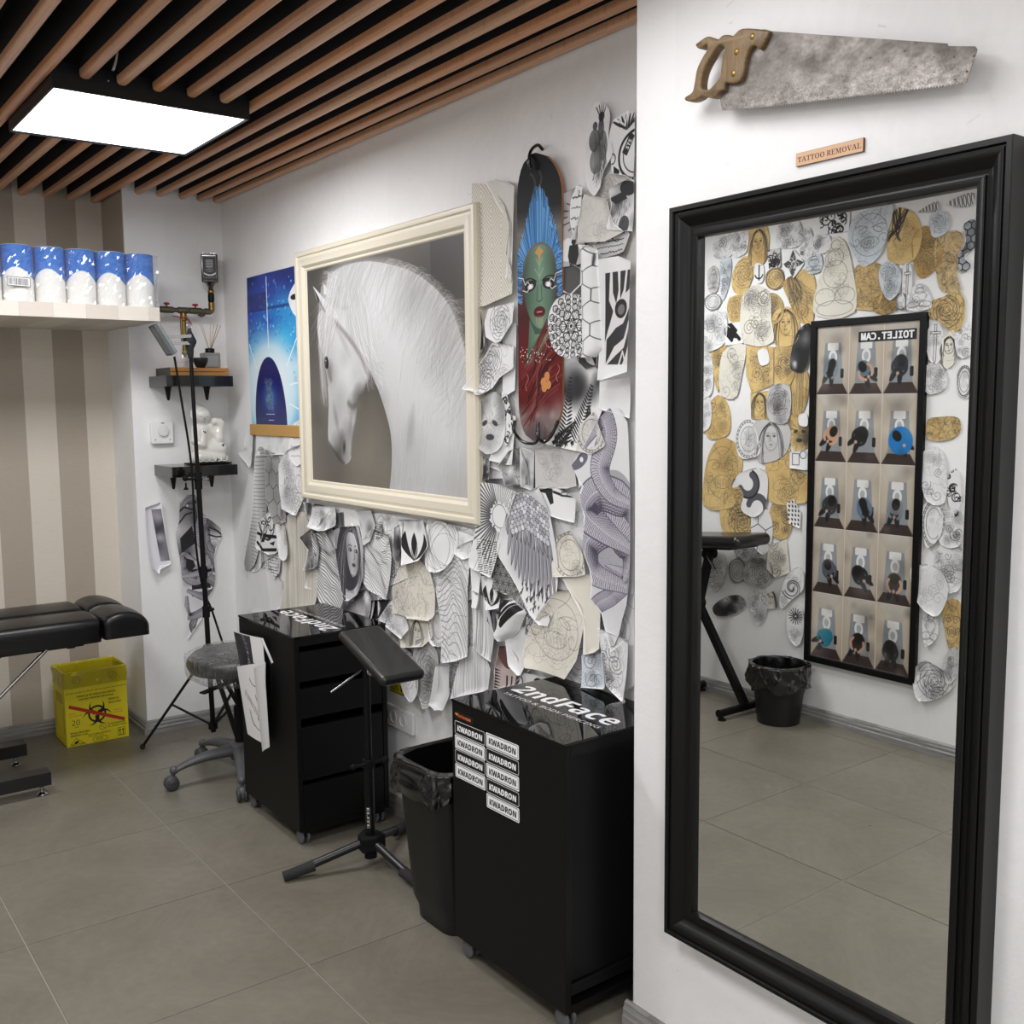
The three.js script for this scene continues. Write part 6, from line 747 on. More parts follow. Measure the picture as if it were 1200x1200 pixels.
// sheets in the clear pocket on the far trolley's side
{
  const X = 1.455, pocket = thing('document_pocket', 'clear acrylic pocket on the side of the far trolley', 'holder', [X, 0.47, -3.5], -PI / 2);
  part('back_plate', box(0.24, 0.2, 0.002, 0, 0.1, 0.001), M.glass, pocket); part('front_plate', box(0.24, 0.06, 0.002, 0, 0.03, 0.0245), M.glass, pocket); part('bottom', box(0.24, 0.002, 0.024, 0, 0.001, 0.013), M.glass, pocket);
  const sheet = (name, pts, off, map, label, cat, bow) => { const [a, b, c, d] = pts, cx = (a[0] + c[0]) / 2, cy = Math.min(c[1], d[1]); const g = quadSurface(8, 10, (u, v) => { const l = (i) => lerp(lerp(a[i], b[i], u), lerp(d[i], c[i], u), v); return [l(0) - cx, l(1) - cy, off + bow * Math.sin(PI * u) * (0.4 + 0.6 * (1 - v)) + 0.012 * (1 - v)]; }); solo(name, g, std({ ...(map.isTexture ? { map } : { color: map }), roughness: 0.6, side: THREE.DoubleSide }), [X, cy, cx], -PI / 2, label, cat); };
  const photo = paint(300, 340, (x, w, h) => { const r = rng(66); x.fillStyle = '#3a3840'; x.fillRect(0, 0, w, h); smudges(x, w, h, r, 18, 0.7, '18,17,22'); x.strokeStyle = 'rgba(226,224,230,.8)'; for (let i = 0; i < 160; i++) { const t = r(), px = w * (0.34 + 0.12 * Math.sin(t * 5)) + 26 * (r() - 0.5), py = h * t; x.lineWidth = 1 + 2 * r(); x.globalAlpha = r(); x.beginPath(); x.moveTo(px - 9, py); x.lineTo(px + 9, py + 3); x.stroke(); } x.globalAlpha = 1; x.fillStyle = '#e8e8e8'; x.fillRect(w * 0.62, 0, w * 0.38, h * 0.42); x.fillRect(0, 0, w, 5); });
  sheet('photo_print', [[-3.686, 0.69], [-3.412, 0.711], [-3.412, 0.46], [-3.62, 0.46]], 0.006, photo, 'dark photo of a seahorse in the clear pocket', 'print', 0.006);
  const cal = paint(400, 560, (x, w, h) => { const r = rng(67); x.fillStyle = '#e6e6e5'; x.fillRect(0, 0, w, h); x.strokeStyle = '#2b2b2d'; x.lineCap = 'round'; for (let i = 0; i < 16; i++) { x.lineWidth = 3 + 5 * r(); const px = w * (0.28 + 0.035 * i), py = h * (0.34 + 0.022 * i); x.beginPath(); x.moveTo(px, py); x.lineTo(px - 14, py + 30 + 20 * r()); x.stroke(); } for (const [a, b, c, d] of [[0.5, 0.18, 0.8, 0.3], [0.4, 0.62, 0.85, 0.86], [0.36, 0.6, 0.6, 0.82], [0.66, 0.4, 0.95, 0.56], [0.7, 0.7, 0.9, 0.76]]) { x.lineWidth = 6; x.beginPath(); x.moveTo(w * a, h * b); x.quadraticCurveTo(w * (a + 0.05), h * d, w * c, h * d); x.stroke(); } });
  sheet('paper_sheet', [[-3.63, 0.565], [-3.36, 0.637], [-3.41, 0.318], [-3.58, 0.315]], 0.02, cal, 'white sheet of black calligraphy in the clear pocket', 'paper', 0.01);
  sheet('paper_sheet', [[-3.43, 0.6], [-3.335, 0.638], [-3.34, 0.332], [-3.408, 0.295]], 0.036, 0xcfcfcd, 'narrow folded blank sheet at the front of the clear pocket', 'paper', 0.012);
  sheet('paper_sheet', [[-3.415, 0.706], [-3.395, 0.716], [-3.338, 0.636], [-3.356, 0.628]], 0.012, 0xd9d9d7, 'thin blank strip standing behind the calligraphy sheet', 'paper', 0.004);
}
// ---------- adjustable armrest on its tripod ----------
{
  const cx = 1.585, cz = -2.92, t = thing('armrest_stand', 'black padded armrest on a tripod stand between the two trolleys', 'armrest', [cx, 0, cz]);
  const hub = shape(Array.from({ length: 6 }, (_, i) => { const a = (i * PI) / 3, R = i % 2 ? 0.05 : 0.042; return [R * Math.cos(a + 0.5), R * Math.sin(a + 0.5)]; }));
  part('hub', merge([at(extrude(hub, 0.05, 0.004), 0, 0.06, 0, -PI / 2), rod([0, 0.03, 0], [0, 0.065, 0], 0.021, 20)]), M.blackMatte, t, 'faceted black plastic hub');
  for (const [fx, fz] of [[1.318, -2.988], [1.815, -3.085], [1.62, -2.665]]) {
    const dx = fx - cx, dz = fz - cz, l = Math.hypot(dx, dz), ux = dx / l, uz = dz / l;
    const lg = part('leg', rod([ux * 0.035, 0.082, uz * 0.035], [ux * (l - 0.02), 0.024, uz * (l - 0.02)], 0.0135, 18), std({ color: 0x1d1d1e, roughness: 0.28, metalness: 0.3 }), t);
    part('foot_cap', rod([ux * (l - 0.085), 0.036, uz * (l - 0.085)], [ux * (l + 0.016), 0.017, uz * (l + 0.016)], 0.019, 16, 0.0165), M.rubber, lg, 'grey rubber foot cap');
  }
  const pm = paint(128, 512, (x, w, h) => { x.fillStyle = '#161617'; x.fillRect(0, 0, w, h); x.fillStyle = '#d9d9d9'; x.font = 'bold 50px serif'; x.textBaseline = 'middle'; x.textAlign = 'center'; x.save(); x.translate(w * 0.5, h * 0.5); x.rotate(PI / 2); x.scale(3.3, 1.25); x.fillText('ELITE', 0, 0); x.restore(); });
  const post = part('post', rod([0, 0.06, 0], [0, 0.36, 0], 0.0165, 24), M.black, t); part('upper_post', rod([0, 0.34, 0], [0, 0.69, 0], 0.0125, 20), M.black, t);
  const lab = quadSurface(8, 1, (u, v) => { const a = -0.7 + 1.4 * u; return [0.0169 * Math.sin(a), 0.21 - 0.075 * v, 0.0169 * Math.cos(a)]; }); const lm = part('print', lab, std({ map: pm, roughness: 0.4 }), post, 'white printed word'); lm.rotation.y = -0.85;
  part('collar', merge([at(cyl(0.021, 0.021, 0.028, 20), 0, 0.355, 0), rod([-0.06, 0.358, 0.01], [0.05, 0.356, 0.012], 0.006), at(new THREE.SphereGeometry(0.014, 14, 10), 0.056, 0.356, 0.013), at(new THREE.SphereGeometry(0.01, 12, 8), -0.062, 0.358, 0.01)]), M.blackMatte, t, 'height clamp with knobs');
  part('lever', merge([rod([-0.13, 0.62, 0.0], [-0.015, 0.672, -0.005], 0.0032), at(new THREE.TorusGeometry(0.013, 0.004, 8, 18), 0.012, 0.668, 0.012)]), M.steel, t, 'thin chrome tilt lever');
  const pad = part('pad', at(new RoundedBoxGeometry(0.158, 0.036, 0.312, 6, 0.016), 0, 0.02, 0), phys({ color: 0x18191a, roughness: 0.36, clearcoat: 0.15 }), t, 'black vinyl pad'); pad.position.set(0.01, 0.718, 0.075); pad.rotation.x = 0.335;
  part('pad_plate', box(0.11, 0.008, 0.18, 0, -0.002, -0.02, 0.002), M.darkSteel, pad); part('piping', at(tube([[-0.07, 0.0385, 0.135], [-0.072, 0.0385, 0], [-0.07, 0.0385, -0.135]], 0.0016, 20, 6), 0, -0.003, 0), M.rubber, pad);
}
// ---------- tall bin by the near trolley ----------
function baggedBin(name, label, pos, ring, bag) {
  const t = thing(name, label, 'bin', pos), n = 64, nv = 14;
  part('body', quadSurface(n, nv, (u, v) => { const p = ring(u * 2 * PI, 1 - v); return [p[0], p[1], p[2]]; }), std({ color: 0x0c0c0d, roughness: 0.45, side: THREE.DoubleSide }), t);
  part('bottom', quadSurface(n, 2, (u, v) => { const p = ring(u * 2 * PI, 0.01); return [p[0] * v, p[1], p[2] * v]; }), M.blackMatte, t);
  const r = bag.seed, bagMat = phys({ color: 0x0a0a0b, roughness: 0.2, clearcoat: 0.5, clearcoatRoughness: 0.12, side: THREE.DoubleSide });
  part('bin_liner', quadSurface(120, 46, (u, v) => {
    const a = u * 2 * PI, fold = N3(Math.cos(a) * 3.4 + r, Math.sin(a) * 3.4, v * 2.4) + 0.6 * N3(Math.cos(a) * 9, Math.sin(a) * 9 + r, v * 5) + 0.35 * N3(Math.cos(a) * 20, Math.sin(a) * 20, v * 9 + r);
    const drop = bag.drop * (0.86 + 0.3 * N3(Math.cos(a) * 1.7 + r * 2, Math.sin(a) * 1.7, 4));
    if (v < 0.5) { const q = v / 0.5, p = ring(a, 1 - (drop / bag.h) * (1 - q)), k = 1 + (0.008 + 0.016 * (1 - q)) / Math.hypot(p[0], p[2]) + (fold * 0.014) / Math.hypot(p[0], p[2]); return [p[0] * k, p[1] + (q > 0.9 ? 0.006 : 0) + 0.004 * fold * q, p[2] * k]; }
    const q = (v - 0.5) / 0.5, p = ring(a, 1 - 0.62 * q), k = 1 - 0.008 / 0.12 - 0.07 * q + fold * 0.14 * q; return [p[0] * k, p[1] + 0.006 * (1 - q), p[2] * k];
  }), bagMat, t, 'crumpled black bin bag folded over the rim');
  return t;
}
baggedBin('waste_bin', 'tall black bin lined with a black bag behind the near trolley', [1.675, 0, -2.458], (a, q) => { const c = Math.cos(a), s = Math.sin(a), e = 0.42, k = q < 0.09 ? 0.93 : 1, w = lerp(0.152, 0.196, q) * k, d = lerp(0.118, 0.146, q) * k; return [w * Math.sign(c) * Math.abs(c) ** e, 0.5 * q, d * Math.sign(s) * Math.abs(s) ** e]; }, { seed: 3.3, drop: 0.105, h: 0.5 });
baggedBin('waste_bin', 'round black bin with a bag on the floor below the stencils', [-0.625, 0, -3.075], (a, q) => { const R = lerp(0.1, 0.133, q) * (q > 0.55 ? 1.03 : 1); return [R * Math.cos(a), 0.285 * q, R * Math.sin(a)]; }, { seed: 8.1, drop: 0.12, h: 0.285 });
// ---------- socket and voltage notice ----------
{
  const t = thing('wall_socket', 'white double wall socket behind the armrest stand', 'socket', [XR, 0.335, -3.215], -PI / 2), W = 0.205, H = 0.083;
  const plate = extrude(roundRect(W, H, 0.008), 0.011, 0.003); part('plate', at(plate, 0, H / 2, 0), M.white, t);
  for (const [i, x] of [0.035, -0.035].entries()) { const s = part('socket', at(lathe([[0.0225, 0.002], [0.0215, 0], [0.0195, 0], [0.019, -0.009], [0, -0.009]], 28), x, H / 2, 0.0115, PI / 2), std({ color: 0xd9d9d7, roughness: 0.5 }), t); part('ring', at(new THREE.TorusGeometry(0.0222, 0.0012, 8, 30), x, H / 2, 0.0115), M.white, s); for (const k of [-1, 1]) part('contact', at(cyl(0.0028, 0.0028, 0.002, 10), x + k * 0.0095, H / 2, 0.0035, PI / 2), M.darkSteel, s); }
  const p = thing('power_plug', 'black plug pushed into the wall socket beside the far trolley', 'plug', [XR - 0.0115, 0.352, -3.3], -PI / 2); part('plug_body', at(new RoundedBoxGeometry(0.036, 0.04, 0.036, 3, 0.008), 0, 0.026, 0.019), M.blackMatte, p); part('plug_cord', tube([[0, 0.02, 0.034], [-0.015, -0.02, 0.045], [-0.03, -0.1, 0.03], [-0.05, -0.25, 0.03]], 0.0035, 24, 8), M.rubber, p);
  const map = paint(256, 128, (x, w, h) => { x.fillStyle = '#c9b91c'; x.fillRect(0, 0, w, h); x.strokeStyle = '#15150c'; x.lineWidth = 8; x.strokeRect(8, 8, w - 16, h - 16); x.fillStyle = '#15150c'; x.font = 'bold 84px sans-serif'; x.textBaseline = 'middle'; x.textAlign = 'center'; x.fillText('220 V', w / 2, h / 2 + 5, w - 40); });
  const s = thing('voltage_notice', 'small yellow voltage notice above the wall socket', 'notice', [XR, 0.466, -3.236], -PI / 2); part('plate', box(0.104, 0.05, 0.0012, 0, 0.025, 0.001), std({ color: 0xc9b91c, roughness: 0.5 }), s); part('print', at(new THREE.PlaneGeometry(0.103, 0.049), 0, 0.025, 0.0018), std({ map, roughness: 0.5 }), s);
}

// ---------- deep papered shelf with its pack of paper rolls ----------
{
  const map = paint(512, 128, (x, w, h) => { x.fillStyle = '#cfc7ba'; x.fillRect(0, 0, w, h); x.fillStyle = '#dcd5c9'; x.fillRect(w / 2, 0, w / 2, h); const r = rng(2); for (let i = 0; i < 500; i++) { x.strokeStyle = `rgba(${r() < 0.5 ? '255,250,240' : '120,110,100'},${0.06 * r()})`; const b = h * r(), a = w * r(); x.beginPath(); x.moveTo(a, b); x.lineTo(a + 40, b); x.stroke(); } x.fillStyle = 'rgba(120,112,100,.4)'; x.fillRect(0, 0, 2, h); x.fillRect(w / 2, 0, 2, h); }, { repeat: [1 / 0.252, 4] });
  map.offset.x = -(0.9 / 0.252 - 3); const x0 = XL, y0 = 1.899, y1 = 1.957, zf = -4.41;
  const t = thing('deep_shelf', 'deep shelf covered in the striped wallpaper holding the wrapped paper rolls', 'shelf', [0, 0, 0]);
  part('board', worldUV(merge([span(x0, 1.45, y0, y1, ZB + 0.003, zf), span(x0, XB - 0.002, y0, y1, ZS, ZB + 0.003)])), std({ map, roughness: 0.6 }), t);
  const roll = paint(512, 256, (x, w, h) => {
    const r = rng(6); x.fillStyle = '#e6e5e0'; x.fillRect(0, 0, w, h); x.fillStyle = '#1668c0'; x.beginPath(); x.moveTo(0, h * 0.065); x.lineTo(w, h * 0.065); x.lineTo(w, h * 0.5); for (let k = 60; k >= 0; k--) x.lineTo((w * k) / 60, h * (0.5 + 0.035 * Math.cos((k / 60) * 4 * PI))); x.closePath(); x.fill();
    x.fillStyle = 'rgba(10,60,140,.35)';  for (let i = 0; i < 500; i++) { x.fillStyle = `rgba(150,148,140,${0.12 * r()})`; x.beginPath(); x.arc(w * r(), h * (0.55 + 0.45 * r()), 1.6, 0, 7); x.fill(); }
  });
  const rm = std({ map: roll, roughness: 0.8 }), endM = std({ color: 0xe4e3df, roughness: 0.9 }), core = std({ color: 0x8c7a62, roughness: 0.9 });
  const word = ['at the end over the shelf corner', 'second from the open end of the pack', 'third from the open end of the pack', 'fourth from the open end of the pack', 'behind the barcode in the pack', 'beyond the barcode, only its edge showing'];
  for (let k = 0; k < 6; k++) {
    const o = thing('paper_roll', 'white paper roll with a blue wrapper ' + word[k], 'paper roll', [1.392 - 0.119 * k, y1 + 0.001, -4.478], -1.83 + 0.12 * Math.sin(k * 4), 'paper rolls in the shrink wrapped pack');
    part('sheet', at(lathe([[0.0575, 0], [0.058, 0.004], [0.0578, 0.216], [0.0565, 0.219]], 40), 0, 0, 0), rm, o, 'white paper under a blue printed wrapper'); part('end', lathe([[0.0565, 0.219], [0.053, 0.2205], [0.022, 0.219], [0.021, 0.2]], 40), endM, o); part('core', lathe([[0.021, 0.2], [0.0205, 0.219], [0.0185, 0.219], [0.0185, 0.1]], 24), core, o);
  }
  const w = thing('shrink_wrap', 'clear plastic wrap stretched over the paper rolls', 'plastic wrap', [0, y1 + 0.001, 0]);
  const fb = noiseTex(512, 256, (u, v) => { const n = 128 + 120 * Math.abs(N3(u * 26 + v * 14, v * 7 - u * 6, 1)) * 2 - 60 + 60 * N3(u * 60, v * 30, 5); return [n, n, n]; }, { data: true });
  const film = phys({ color: 0xffffff, transmission: 0.95, thickness: 0, roughness: 0.07, ior: 1.6, flatShading: true, side: THREE.DoubleSide });
  const xa = 0.735, xb = 1.452; const path2 = (u) => { if (u < 0.82) { const X = lerp(xa, xb, u / 0.82), k = Math.abs(((((X - 1.392) / 0.119) % 1) + 1.5) % 1 - 0.5); return [X, -4.417 - 0.016 * Math.max(0, k - 0.3) / 0.2 * (X < 1.39 ? 1 : 0.4)]; } const q = (u - 0.82) / 0.18, a = q * 1.9; return [xb + 0.004 * Math.sin(a), -4.42 - 0.125 * q]; };
  part('film', quadSurface(84, 16, (u, v) => { const p = path2(u), s = N3(u * 40 + v * 9, v * 6 - u * 8, 3) * 0.009 + N3(u * 90, v * 14, 9) * 0.004; const y = 0.228 * (1 - v); if (v < 0.06) { const q = (0.06 - v) / 0.06; return [p[0] - (u > 0.82 ? 0.02 * q : 0), 0.226 + 0.004 * s, p[1] - 0.08 * q]; } return [p[0] + (u > 0.82 ? s : 0), y - 0.001 * (v > 0.98 ? 1 : 0), p[1] + s + (u > 0.82 ? 0 : 0.002)]; }), film, w);
  const bc = paint(256, 96, (x, w2, h) => { const r = rng(12); x.fillStyle = '#e9e9e9'; x.fillRect(0, 0, w2, h); x.strokeStyle = '#222'; x.lineWidth = 6; x.strokeRect(3, 3, w2 - 6, h - 6); x.fillStyle = '#222'; for (let a = 16; a < w2 - 18;) { const b = 2 + 5 * r(); x.fillRect(a, 14, b, h - 28); a += b + 2 + 5 * r(); } });
  part('barcode', at(new THREE.PlaneGeometry(0.084, 0.036), 0.906, 0.073, -4.4105, 0, 0, -0.03), std({ map: bc, roughness: 0.5 }), w, 'printed bar code');
}
// ---------- two black floating shelves and what stands on them ----------
for (const [x, y, z, label] of [[1.664, 1.628, ZB, 'upper black floating shelf holding a wooden tray'], [1.67, 1.222, ZB, 'lower black floating shelf holding a white statue']]) {
  const t = thing('floating_shelf', label, 'shelf', [x, y, z]); part('board', box(0.305, 0.048, 0.245, 0, 0.024, 0.1225, 0.0015), M.blackGloss, t);
  for (const px of [-0.105, 0.075]) part('bracket', merge([at(lathe([[0, 0], [0.004, 0.001], [0.0065, 0.006], [0.0145, 0.058], [0.015, 0.062], [0, 0.062]], 20), px, -0.062, 0.215 - 0.1), at(cyl(0.017, 0.017, 0.004, 20), px, -0.002, 0.115)]), M.black, t, 'conical black bracket peg');
}
{
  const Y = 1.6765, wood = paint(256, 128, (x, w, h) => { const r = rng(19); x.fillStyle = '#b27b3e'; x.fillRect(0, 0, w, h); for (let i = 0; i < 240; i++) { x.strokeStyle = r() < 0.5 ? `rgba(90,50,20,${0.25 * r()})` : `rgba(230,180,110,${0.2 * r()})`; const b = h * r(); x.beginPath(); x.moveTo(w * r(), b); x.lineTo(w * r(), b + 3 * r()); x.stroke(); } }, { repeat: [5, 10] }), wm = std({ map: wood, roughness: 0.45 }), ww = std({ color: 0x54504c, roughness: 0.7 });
  const t = thing('wooden_tray', 'stacked bamboo tray with a shade-painted end on the upper black shelf', 'tray', [1.679, Y, -4.68]);
  part('lower_board', worldUV(box(0.27, 0.017, 0.19, 0, 0.0085, 0, 0.002)), wm, t); part('upper_board', worldUV(box(0.27, 0.017, 0.19, 0, 0.0275, 0, 0.002)), wm, t); part('shaded_end', box(0.004, 0.036, 0.188, -0.137, 0.018, 0), ww, t, 'end face painted dark grey as shade');  // dark grey on this end stands in for the shade there
  const T = Y + 0.0365, gl = thing('drinking_glass', 'cut glass tumbler under the brass tap', 'glass', [1.624, T, -4.655]);
  part('glass_wall', lathe([[0, 0.001], [0.026, 0.001], [0.029, 0.006], [0.033, 0.078], [0.0315, 0.078], [0.0275, 0.014], [0, 0.012]], 10), M.glass, gl); const facets = []; for (let i = 0; i < 9; i++) facets.push(at(new THREE.OctahedronGeometry(0.007, 0), 0.029 * Math.cos(i * 0.698), 0.026, 0.029 * Math.sin(i * 0.698))); part('cut_pattern', merge(facets), M.glass, gl);
  const bw = thing('small_bowl', 'small black bowl between the tumbler and the reed diffuser', 'bowl', [1.7, T, -4.635]); part('bowl', lathe([[0, 0.001], [0.016, 0], [0.022, 0.006], [0.033, 0.03], [0.034, 0.046], [0.032, 0.046], [0.03, 0.03], [0.019, 0.008], [0, 0.006]], 30), std({ color: 0x111112, roughness: 0.4, side: THREE.DoubleSide }), bw); part('foot', at(new THREE.TorusGeometry(0.016, 0.0015, 8, 24), 0, 0.0016, 0, PI / 2), M.blackMatte, bw);
  const df = thing('reed_diffuser', 'square glass reed diffuser with a black cap and thin sticks', 'diffuser', [1.752, T, -4.65]);
  part('bottle', box(0.078, 0.07, 0.06, 0, 0.0355, 0, 0.006), phys({ color: 0x9b9894, roughness: 0.12, transmission: 0.35, thickness: 0 }), df, 'grey tinted glass bottle'); part('label', box(0.05, 0.045, 0.0006, 0, 0.033, 0.0305), std({ color: 0x8d8a88, roughness: 0.6 }), df); part('cap', lathe([[0, 0.07], [0.02, 0.07], [0.021, 0.073], [0.021, 0.09], [0.012, 0.092], [0.008, 0.088], [0, 0.088]], 26), M.black, df);
  for (const [a, b, c] of [[-0.05, 0.2, 0.02], [-0.028, 0.2, -0.01], [0.008, 0.2, 0.0], [0.022, 0.205, 0.01], [0.046, 0.203, -0.01], [0.05, 0.197, 0.015]]) part('reed', rod([-a * 0.12, 0.06, -c * 0.1], [a, b, c], 0.0016, 6), std({ color: a > 0.03 ? 0xa0705a : 0xc9b48c, roughness: 0.8 }), df);
}
{ // brass pipe dispenser with the upturned bottle
  const t = thing('pipe_dispenser', 'aged brass pipe tap with red valve handles on the wall', 'tap', [1.655, 1.977, -4.705]), R = 0.0105;
  const fit = (x, y, l, v) => at(lathe([[0, -l / 2], [R * 1.25, -l / 2], [R * 1.42, -l / 2 + 0.003], [R * 1.42, l / 2 - 0.003], [R * 1.25, l / 2], [0, l / 2]], 8), x, y, 0, 0, 0, v ? 0 : PI / 2);
  part('header_pipe', merge([rod([-0.215, 0, 0], [0.132, 0, 0], R, 18), fit(0, 0, 0.05), fit(-0.075, 0, 0.062), fit(-0.2, 0, 0.03), fit(0.057, 0, 0.06), fit(0.115, 0, 0.03)]), M.agedPipe, t, 'grey threaded header pipe');
  part('elbow', merge([tube([[0.115, 0, 0], [0.128, 0.001, 0], [0.134, 0.01, 0], [0.134, 0.032, 0]], R * 1.3, 14, 14), fit(0.134, 0.03, 0.026, 1)]), M.brass, t); part('down_pipe', merge([rod([0, 0, 0], [0, -0.2, 0], R, 18), rod([-0.012, -0.03, 0.004], [-0.012, -0.14, 0.004], 0.006, 12), fit(0, -0.03, 0.036, 1), fit(0, -0.19, 0.022, 1), rod([0, -0.2, 0], [0, -0.212, 0], 0.006)]), M.brass, t, 'polished brass drop pipe'); part('wall_bracket', merge([rod([-0.2, 0, 0], [-0.2, 0, -0.084], 0.007), at(cyl(0.02, 0.02, 0.005, 20), -0.2, 0, -0.082, PI / 2), rod([0.115, 0, 0], [0.115, 0, -0.084], 0.007), at(cyl(0.02, 0.02, 0.005, 20), 0.115, 0, -0.082, PI / 2)]), M.agedPipe, t);
  for (const x of [-0.075, 0.057]) { const v = part('valve_handle', at(lathe([[0, 0.018], [0.004, 0.018], [0.004, 0.022], [0.0125, 0.023], [0.0135, 0.027], [0.0125, 0.031], [0.004, 0.033], [0, 0.033]], 12), x, 0, 0), M.red, t, 'round red valve handle'); part('valve_stem', rod([x, 0.005, 0], [x, 0.02, 0], 0.004), M.agedPipe, v); }
  part('lever', merge([beam([-0.055, -0.028, 0.012], [0.012, -0.036, 0.014], 0.009, 0.004), beam([0.01, -0.034, 0.014], [0.03, -0.062, 0.016], 0.012, 0.005)]), M.red, t, 'red lever');
  const b = thing('whiskey_bottle', 'square black labelled spirit bottle standing upside down on the brass pipe', 'bottle', [1.789, 2.009, -4.705], -0.42);
  part('pourer', lathe([[0, 0], [0.011, 0], [0.0125, 0.006], [0.0125, 0.014], [0.0145, 0.018], [0.0145, 0.046], [0.012, 0.05], [0, 0.05]], 22), M.black, b); part('collar', at(lathe([[0, 0.05], [0.013, 0.05], [0.015, 0.054], [0.015, 0.064], [0.012, 0.068], [0, 0.068]], 22), 0, 0, 0), M.brass, b);
  const amber = phys({ color: 0x2a1a10, roughness: 0.06, clearcoat: 1 }); part('neck', lathe([[0, 0.066], [0.0115, 0.066], [0.0125, 0.082], [0.02, 0.094], [0.031, 0.102]], 26), amber, b); part('body', at(new RoundedBoxGeometry(0.075, 0.13, 0.075, 4, 0.007), 0, 0.163, 0), amber, b, 'dark square glass body'); part('base_glass', box(0.068, 0.006, 0.068, 0, 0.23, 0, 0.002), M.glass, b);
  const lm = paint(256, 400, (x, w, h) => { x.fillStyle = '#0c0c0d'; x.fillRect(0, 0, w, h); x.strokeStyle = '#8d8d8c'; x.lineWidth = 5; x.strokeRect(10, 10, w - 20, h - 20); x.fillStyle = '#b9b9b7'; for (let k = 0; k < 4; k++) { x.fillRect(w * 0.24, h * (0.16 + 0.075 * k), w * 0.52, h * 0.03); } x.fillRect(w * 0.26, h * 0.46, w * 0.48, h * 0.035); x.strokeStyle = '#a5a5a3'; x.beginPath(); x.ellipse(w / 2, h * 0.62, w * 0.26, h * 0.07, 0, 0, 7); x.stroke(); x.beginPath(); x.ellipse(w / 2, h * 0.62, w * 0.14, h * 0.03, 0, 0, 7); x.stroke(); x.fillStyle = '#d7d7d5'; x.beginPath(); x.moveTo(w * 0.08, h * 0.72); x.quadraticCurveTo(w * 0.5, h * 0.92, w * 0.94, h * 0.72); x.lineTo(w * 0.92, h * 0.8); x.quadraticCurveTo(w * 0.5, h * 0.98, w * 0.1, h * 0.79); x.fill(); x.fillStyle = '#1a1a1a'; x.fillRect(w * 0.5, h * 0.83, w * 0.04, h * 0.06); });
  part('label', at(new THREE.PlaneGeometry(0.063, 0.1), 0, 0.166, 0.0381), std({ map: lm, roughness: 0.5 }), b, 'black label with white print');
}
{ // thermostat
  const t = thing('thermostat', 'white square dial thermostat between the two black shelves', 'thermostat', [1.555, 1.366, ZB]);
  part('housing', extrude(roundRect(0.104, 0.108, 0.012), 0.026, 0.006, 3).translate(0, 0.054, 0), M.white, t); part('dial', merge([at(lathe([[0, 0], [0.0255, 0], [0.0245, 0.006], [0.022, 0.0085], [0, 0.0085]], 36), 0.004, 0.06, 0.0255, PI / 2), box(0.003, 0.018, 0.002, 0.011, 0.067, 0.0345)]), std({ color: 0xdededd, roughness: 0.5 }), t, 'round white dial'); part('slot', box(0.014, 0.004, 0.001, 0.002, 0.097, 0.0262), M.darkSteel, t);
  const marks = []; for (let i = 0; i < 11; i++) { const a = -0.9 - (i / 10) * 1.4; marks.push(box(0.0016, 0.004, 0.0004, 0.004 + 0.032 * Math.cos(a), 0.06 + 0.032 * Math.sin(a), 0.0262)); } for (const s of [-1, 1]) marks.push(box(0.007, 0.004, 0.0004, s * 0.034, 0.02, 0.0262)); part('scale_marks', merge(marks), M.greyPlastic, t);
}
